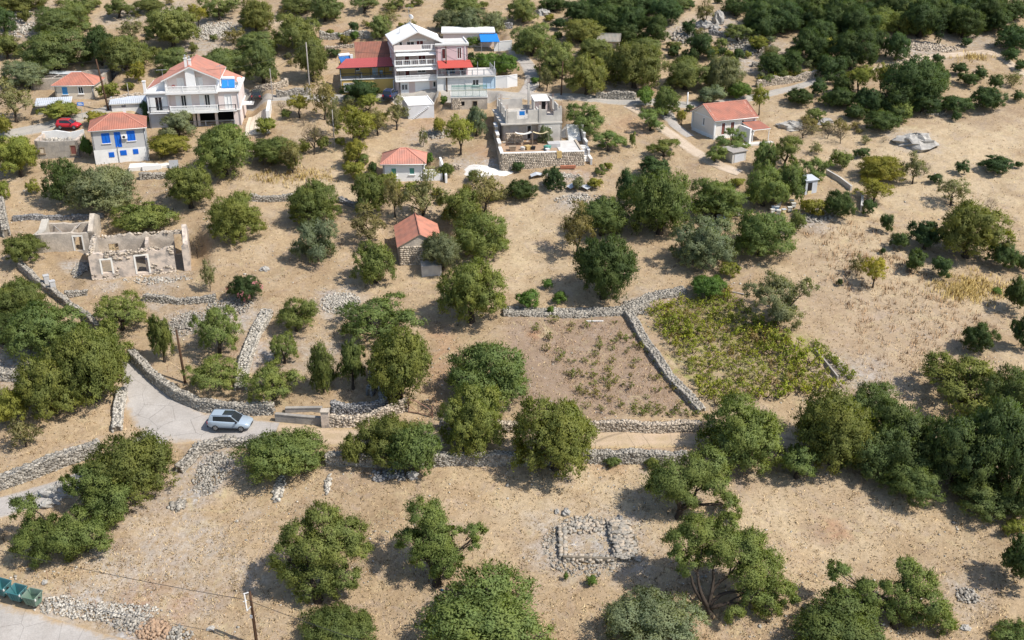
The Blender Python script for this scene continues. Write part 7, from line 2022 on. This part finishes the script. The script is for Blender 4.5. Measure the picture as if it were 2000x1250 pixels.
# dry leafless crowns
VAR['R'] = []
for i in range(2):
    C, Rr = lobes_round(22, 5, 4.6, .7, .30, .44, push=.72)
    V = leaves(C, Rr, 1300, .2, ncl=12, spread=.5, lw=.25)
    VAR['R'].append((leaf_mesh('crown', V), trunk_mesh('trunk', C[:-1], 1.0, .13, twigs=5), 5.0, 4.6, .7))
TINT = {'o': (.170,.208,.066), 'g': (.20,.225,.125), 'h': (.215,.245,.14), 'd': (.078,.118,.044), 'b': (.125,.205,.05), 'y': (.26,.265,.06), 'q': (.185,.195,.058), 's': (.22,.205,.092), 'r': (.22,.17,.125), 'p': (.185,.228,.074), 'c': (.045,.068,.03), 'l': (.36,.35,.07), 'e': (.118,.155,.056)}  # kind e puts the cloud shade over the right grove into its leaf colour
CATN = {'o': ('olive_tree','tree'), 'g': ('olive_tree','tree'), 'd': ('evergreen_tree','tree'), 'y': ('almond_tree','tree'), 'l': ('almond_tree','tree'), 'e': ('olive_tree','tree'), 'q': ('almond_tree','tree'), 'h': ('olive_tree','tree'), 's': ('almond_tree','tree'), 'r': ('bare_tree','tree'), 'p': ('olive_tree','tree'), 'c': ('cypress_tree','tree'), 'b': ('fig_tree','tree')}
GRP = {'olive_tree': 'olive trees on the hillside', 'evergreen_tree': 'dark evergreen trees on the hillside', 'almond_tree': 'almond and fig trees on the hillside', 'bare_tree': 'leafless trees on the hillside', 'cypress_tree': None, 'fig_tree': 'fig trees on the hillside', 'shrub': 'shrubs and bushes on the hillside'}
TREES = []
def free(x, y, extra=0.0):
    ok = np.ones(x.shape, bool)
    for k, P in LW.items():
        if k in ('lane', 'track', 'hill_track'): ok &= line_d(P, x, y) > .9
        else: ok &= line_d(P, x, y) > np.interp(0, [0], [max(c[2] for c in LINES[k])])*.8+.2
    ok &= line_d(BIGROAD, x, y) > 2.9
    for k, (p, a) in A.items():
        if k == 'terrace': continue
    for cx, cy, hx, hy, a, pz, fo in PADS:
        c, s = math.cos(a), math.sin(a)
        ok &= ~((np.abs((x-cx)*c+(y-cy)*s) < hx+.2) & (np.abs(-(x-cx)*s+(y-cy)*c) < hy+.2))
    return ok
def plant(kind, cx, cy, w, h, label):
    bush = len(kind) > 1
    k = kind[0]
    # size and foot from the outline in the photograph: two passes because the scale depends on the foot
    py = cy+h*.42
    for _ in range(3):
        p = G(cx, py); s = scale_at(p); D = math.hypot(p.x, p.y, CAMH-p.z)
        sth = (CAMH-p.z)/D; cth = math.sqrt(1-sth*sth)
        W = w*(1.07 if cy > 175 else 1.15)/s
        q = (h/s)**2-(W*sth)**2
        Hc = math.sqrt(max(q, (.42*W*cth)**2))/cth
        Hc = min(Hc*1.08, W*1.9 if k not in 'c' else 12)
        zf = -.03 if bush else (.10 if k in 'psrcl' else .02)
        py = cy+s*cth*(Hc*(.5+zf))
    rnd = random.Random(int(cx*31+cy*17+w))
    if k == 'c': lst = VAR['C']
    elif k == 'r': lst = VAR['R']
    elif k in 's': lst = VAR['SB'] if bush else VAR['S']
    elif k in 'ph' and not bush: lst = VAR['P']
    elif k in 'yl' and not bush and W < 7: lst = VAR['Y']
    elif bush: lst = VAR['B'] if W < 4.6 else VAR['BL']
    else: lst = VAR['L'] if W > 6.2 else VAR['M']
    cm, tm, W0, H0, z0 = lst[rnd.randrange(len(lst))]
    t = TINT[k]; f = rnd.uniform(.84, 1.18); hu = rnd.uniform(-.1, .1)
    col = (t[0]*f*(1+hu), t[1]*f, t[2]*f*(1-hu), 1)
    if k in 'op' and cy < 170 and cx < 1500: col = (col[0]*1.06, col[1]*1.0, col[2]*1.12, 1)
    rz = rnd.uniform(0, 6.28)
    sx = W/W0; sz_ = Hc/H0
    if tm is None:
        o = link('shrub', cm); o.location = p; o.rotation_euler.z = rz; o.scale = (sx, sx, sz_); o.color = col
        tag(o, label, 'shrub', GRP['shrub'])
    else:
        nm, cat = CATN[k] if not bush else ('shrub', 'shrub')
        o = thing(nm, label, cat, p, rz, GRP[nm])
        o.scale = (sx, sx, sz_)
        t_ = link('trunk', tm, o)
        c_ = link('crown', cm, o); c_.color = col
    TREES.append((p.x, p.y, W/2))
    return o
for line in TREETXT.strip().split('\n'):
    a, lb = line.split('|'); k, cx, cy, w, h = a.split()
    plant(k, float(cx), float(cy), float(w), float(h), lb.strip())
# scrub between the trees of the upper slope and the wood at the top right
def clear_of(x, y, r):
    if not free(np.array([x]), np.array([y]))[0]: return False
    for P in LW.values():
        if line_d(P, np.array([x]), np.array([y]))[0] < 2.2: return False
    return all((x-a)**2+(y-b)**2 > (r+.55*c)**2 for a, b, c in TREES)
def scrub(n, box, kinds, wr, label, group, tries=4000, r=.5):
    k = 0
    while k < n and tries:
        tries -= 1
        px, py = random.uniform(box[0], box[2]), random.uniform(box[1], box[3])
        p = G(px, py)
        if not clear_of(p.x, p.y, r): continue
        w = random.uniform(*wr); kd = random.choice(kinds)
        o = plant(kd, px, py-w*.25, w, w*random.uniform(.55, .95), label); o['group'] = group; k += 1
scrub(46, (0, 4, 620, 130), ['sb', 'ob', 'ob', 'sb', 'gb'], (14, 32), 'small scrub bush between the trees of the upper left slope', 'scrub of the upper left slope')
scrub(40, (560, 2, 1500, 130), ['sb', 'ob', 'db', 'yb', 'gb'], (14, 32), 'small scrub bush between the trees of the upper middle slope', 'scrub of the upper middle slope')
scrub(26, (1380, 60, 1640, 170), ['db', 'ob', 'yb', 'gb'], (16, 34), 'small garden or scrub bush on the terraces at the right', 'scrub of the terraces')
scrub(56, (1480, 2, 1930, 62), ['d', 'd', 'd', 'o'], (50, 76), 'dark tree standing within the upper right wood', 'trees of the upper right wood', r=-2.2)
scrub(12, (1570, 140, 1850, 235), ['db', 'db', 'ob'], (28, 56), 'dark bush within the scrub belt above the pale field', 'bushes of the scrub belt', r=-.6)
scrub(20, (540, 205, 760, 330), ['sb', 'yb', 'rb', 'ob'], (18, 40), 'low dry scrub bush in the gully between the houses', 'scrub of the gully')
scrub(16, (740, 340, 1000, 400), ['sb', 'yb', 'ob'], (22, 44), 'low scrub bush below the small red-roofed house', 'scrub below the small house')
scrub(12, (1560, 240, 1740, 300), ['sb', 'rb'], (16, 34), 'low dry brush on the bank by the white boulders', 'brush by the white boulders')
scrub(22, (2090, 60, 2330, 1240), ['d', 'o', 'e', 'ob'], (60, 130), 'olive or oak growing to the right of the pale fields', 'trees beyond the right fields')
scrub(16, (-330, 60, -90, 1100), ['o', 'o', 'g', 'ob'], (60, 130), 'olive growing to the left of the village road', 'trees beyond the left slope')
# oleander flowers belong to the oleander bush
ol = [o for o in COL.objects if o.get('label', '').startswith('oleander')][0]
co = np.empty(len(ol.data.vertices)*3, np.float32); ol.data.vertices.foreach_get('co', co); co = co.reshape(-1, 4, 3).mean(1)
ce = co.mean(0); out = co-ce; far = np.argsort(-np.linalg.norm(out*np.array([1, 1, 1.3]), axis=1))[:int(len(co)*.3)]
seeds = co[rng.choice(far, 18)]
fp_ = np.repeat(seeds, 20, 0)+rng.normal(0, .16, (18*20, 3))+unit(np.repeat(seeds, 20, 0)-ce)*.12
fn = unit(fp_-ce+rng.normal(0, .5, fp_.shape)); ft = unit(np.cross(fn, rng.normal(size=fn.shape))); fb_ = np.cross(fn, ft)
V = np.stack([fp_-ft*.1, fp_+fb_*.09, fp_+ft*.1, fp_-fb_*.09], 1).reshape(-1, 3)
link('flowers', np_mesh('flowers', V, np.arange(len(V)).reshape(-1, 4), M['petal']), ol, 'stuff')
# foreground olives whose limbs and pads are seen one by one
def hero(base, lobes, tint, trunk_r, label, seed, dens=1.0, grow=1.12):
    random.seed(seed)
    p = G(*base); s = scale_at(p)
    C, Rr = [], []
    for px, py, r in lobes:
        dy = .45*(base[1]-py)/s+random.uniform(-.5, .5)-.6
        d = ray(px, py); t = (p.y+dy)/d[1]
        q = Vector((d[0]*t, d[1]*t, CAMH+d[2]*t))
        gq = float(hgt(q.x, q.y)); R_ = r/s*grow
        q.z = max(q.z, gq+R_*.7)
        C.append(tuple(q-p)); Rr.append((R_, R_, R_*.85))
    V = leaves(C, Rr, int(2600*dens*sum((r[0]/1.2)**2 for r in Rr)), .2, ncl=20, spread=.29)
    o = thing('olive_tree', label, 'tree', p, 0, GRP['olive_tree'])
    link('trunk', trunk_mesh('trunk', C, 1.15, trunk_r, 8, 2), o)
    c = link('crown', leaf_mesh('crown', V), o); c.color = (*tint, 1)
    TREES.append((p.x, p.y, 3))
hero((853,1140), [(828,1003,32),(845,1022,28),(802,1058,26),(850,1062,36),(872,1092,30),(828,1090,26),(862,1118,20),(885,1038,16),(930,1038,20),(922,1062,14)], (.17,.22,.068), .4, 'split olive with a long side branch in the lower field', 3, 1.1, 1.2)
hero((622,1172), [(632,1008,30),(585,1040,30),(680,1035,32),(556,1085,28),(612,1072,36),(664,1082,36),(704,1078,24),(572,1122,30),(622,1125,34),(676,1126,26),(598,1156,24),(644,1150,22),(640,1040,28)], (.19,.225,.072), .4, 'biggest olive of the lower field', 12, 1.15, 1.15)
hero((140,1088), [(45,990,26),(62,1030,26),(50,1062,28),(92,1050,34),(132,1052,36),(176,1042,34),(152,1086,26),(78,1088,22),(110,1022,22),(200,1066,20),(150,1010,22)], (.165,.21,.066), .42, 'olive before the boulders at the lower road', 8)
hero((215,1015), [(160,928,24),(190,938,32),(226,972,32),(190,982,32),(212,1008,26),(150,960,20),(128,942,16),(232,1000,20)], (.165,.212,.068), .36, 'olive crown behind the boulders at the lower road', 9)
hero((1326,1010), [(1308,940,38),(1352,918,32),(1385,905,30),(1398,950,26),(1335,975,24),(1290,945,28),(1424,985,20),(1437,998,14),(1370,945,24),(1405,925,18)], (.185,.23,.076), .38, 'leaning olive above the stone foundation', 4, 1.1, 1.22)
hero((1385,1203), [(1328,1058,26),(1362,1036,30),(1402,1058,34),(1442,1078,36),(1490,1108,34),(1522,1150,24),(1462,1130,28),(1345,1106,20),(1382,1092,24),(1500,1182,24),(1542,1165,16),(1432,1200,18),(1318,1085,16),(1470,1165,20),(1420,1020,20),(1465,1060,26)], (.185,.23,.072), .34, 'sprawling olive with dark forked trunk right of the stone foundation', 5, 1.2, 1.3)
hero((1748,1222), [(1636,1118,22),(1692,1158,26),(1768,1106,22),(1798,1138,30),(1822,1180,30),(1842,1216,22),(1742,1152,22),(1730,1195,24),(1768,1172,28),(1792,1206,28),(1640,1158,16),(1700,1192,20)], (.17,.22,.07), .38, 'sprawling olive with gaps in its crown at the lower right', 6, 1.1, 1.2)
random.seed(11)

# ---------------------------------------------------------------- vines
M['vine_stem'] = mat('vine_stem', (.10,.065,.04), .95, .2)
VM = []
for i in range(5):
    mb = MB()
    Cs = []
    for j in range(4+i % 3):
        a = random.uniform(0, 6.28); r = random.uniform(.25, .75)
        Cs.append((r*math.cos(a), r*math.sin(a), random.uniform(.3, .75)))
        limb(mb, (0,0,-.1), Cs[-1], .035, .015, 4, .15, 3)
    V = leaves(Cs, [random.uniform(.25, .45) for _ in Cs], 130, .16, spread=.4, ncl=6, lw=.8)
    VM.append((leaf_mesh('leaves', V), mb.mesh('stem', M['vine_stem'])))
def vine(p, sc, col, label, group):
    a, b = VM[random.randrange(len(VM))]
    o = thing('grapevine', label, 'grapevine', p, random.uniform(0, 6.28), group)
    o.scale = (sc, sc, sc*random.uniform(.8, 1.15))
    l_ = link('leaves', a, o); l_.color = (*col, 1)
    link('stem', b, o)
def bil(q, u, v):
    a, b, c, d = [np.array(x, float) for x in q]
    return (a*(1-u)+b*u)*(1-v)+(d*(1-u)+c*u)*v
QV = [(1258,604),(1418,570),(1655,762),(1390,800)]
for i in range(15):
    for j in range(16):
        u = (i+.5+random.uniform(-.3, .3))/15; v = (j+.5+random.uniform(-.3, .3))/16
        w = math.sin(u*7+v*3)+math.sin(v*9-u*4)+.8*(u+v)
        if random.random() < .06: continue
        x, y = bil(QV, u, v)
        yel = random.uniform(0, 1)
        f = random.uniform(.8, 1.2)
        c = (.24*f+.07*yel, .285*f+.03*yel, .052)
        if random.random() < .07: c = (.26*f, .19*f, .08)
        vine(G(x, y), random.uniform(.72, 1.1)+.28*max(0, w-.6), c, 'yellow-green grapevine among the rows of the green vineyard', 'vines of the green vineyard')
QL = [(1010,632),(1212,625),(1345,800),(1150,812)]
pts = []
while len(pts) < 58:
    u, v = random.random(), random.random()
    x, y = bil(QL, u, v)
    if u < .12 and random.random() < .6: continue
    if all(abs(x-a)+1.4*abs(y-b) > 15 for a, b in pts):
        pts.append((x, y))
        vine(G(x, y), random.uniform(.5, 1.05), (random.uniform(.17, .23), random.uniform(.19, .235), .06), 'small neglected grapevine in the brown vineyard', 'vines of the brown vineyard')
for i in range(22):
    u = i/21; vine(G(1482+u*118, 160-u*15+random.uniform(-2, 2)), 1.0, (.24,.24,.04), 'bright grapevine in the row on the terrace wall', 'vines of the terrace row')
for i in range(14):
    u = i/13; vine(G(1590+u*70, 676+u*66), .8+.3*random.random(), (.20,.24,.04), 'green grapevine spilling over the right edge of the vineyard', 'vines along the vineyard edge')
for i in range(8):
    vine(G(1240+i*17, 812+random.uniform(-5, 4)), .8, (.17,.20,.05), 'grapevine hanging over the wall of the brown vineyard', 'vines along the lower vineyard wall')
for i in range(9):
    u = i/8; vine(G(1238+u*110, 660+u*130), .6, (.13,.15,.05), 'creeper on the slanting wall between the vineyards', 'creepers on the slanting wall')

# ---------------------------------------------------------------- dry grass, weeds and scattered stones over the fields
def scatter(n, ymin, ymax, power=2.0):
    y = (ymin**(1-power)+(ymax**(1-power)-ymin**(1-power))*rng.uniform(0, 1, n))**(1/(1-power))
    x = rng.uniform(-1, 1, n)*(y*.56+4)
    k = free(x, y)
    return x[k], y[k]
def blades(name, x, y, hmin, hmax, per, m, lean=.5, wid=.05, spread=.12):
    n = len(x)*per
    X_ = np.repeat(x, per)+rng.normal(0, spread, n); Y_ = np.repeat(y, per)+rng.normal(0, spread, n)
    Z_ = hgt(X_, Y_)-.02
    h = rng.uniform(hmin, hmax, n); a = rng.uniform(0, 6.28, n); l = rng.uniform(.1, lean, n)*h
    b = rng.uniform(0, 6.28, n); w = wid*rng.uniform(.6, 1.5, n)
    P0 = np.stack([X_-np.cos(b)*w, Y_-np.sin(b)*w, Z_], -1); P1 = np.stack([X_+np.cos(b)*w, Y_+np.sin(b)*w, Z_], -1)
    P2 = np.stack([X_+np.cos(a)*l, Y_+np.sin(a)*l, Z_+h], -1)
    V = np.stack([P0, P1, P2], 1)
    fl = np.cross(V[:, 1]-V[:, 0], V[:, 2]-V[:, 0])[:, 2] < 0
    V[fl] = V[fl][:, ::-1]
    me = np_mesh(name, V.reshape(-1, 3), np.arange(n*3).reshape(n, 3), m, smooth=True)
    N_ = unit(np.array([0, 0, 1.0])+rng.normal(0, .25, (n, 3)))
    me.normals_split_custom_set_from_vertices(np.repeat(N_, 3, 0).astype(np.float32).tolist())
    return link(name, me, kind='stuff')
x, y = scatter(36000, 62, 215, 2.2)
blades('dry_grass', x, y, .08, .26, 4, M['straw'], 1.3, .045, .16)
x, y = scatter(9000, 62, 215, 2.0)
w_ = wob(x, y, .12, 2.0) > .25
blades('dead_weeds', x[w_], y[w_], .10, .28, 5, M['weed'], .9, .03, .14)
# tufts of brown weeds in the dry field on the right
pts = np.array([bil([(1600,470),(1760,500),(1960,650),(1700,760)], random.random(), random.random()) for _ in range(330)]+[bil([(1560,440),(1740,430),(1760,520),(1600,560)], random.random(), random.random()) for _ in range(110)])
gp_ = [G(a, b) for a, b in pts]
blades('weed_tufts', np.array([p.x for p in gp_]), np.array([p.y for p in gp_]), .25, .75, 9, M['weed'], .5, .035, .22)
pts = np.array([(random.gauss(1895, 34), random.gauss(566, 13)) for _ in range(260)]+[(random.gauss(1905, 16), random.gauss(113, 4)) for _ in range(60)]+[(random.gauss(575, 60), random.gauss(347, 9)) for _ in range(120)])
gp_ = [G(a, b) for a, b in pts]
blades('golden_grass', np.array([p.x for p in gp_]), np.array([p.y for p in gp_]), .3, .8, 12, M['straw_y'], .6, .035, .3)
pts = np.array([bil(QL, random.random(), random.random()) for _ in range(520)])
gp_ = [G(a, b) for a, b in pts]
blades('vineyard_weeds', np.array([p.x for p in gp_]), np.array([p.y for p in gp_]), .1, .35, 6, M['weed'], 1.0, .03, .25)
# loose stones
x, y = scatter(14000, 62, 212, 2.3)
keep = (wob(x, y, .10, 5.0) > .15) | (rng.uniform(0, 1, len(x)) < .07)
x, y = x[keep], y[keep]
s_ = np.exp(rng.normal(-2.55, .42, len(x)))[:, None]*rng.uniform(.7, 1.3, (len(x), 3)); s_[:, 2] *= .7
link('loose_stones', stones_mesh('loose_stones', np.stack([x, y, hgt(x, y)+s_[:, 2]*.2], -1), s_, rng.uniform(0, 6.3, len(x)), M['stone_w'], tilt=.4), kind='stuff')
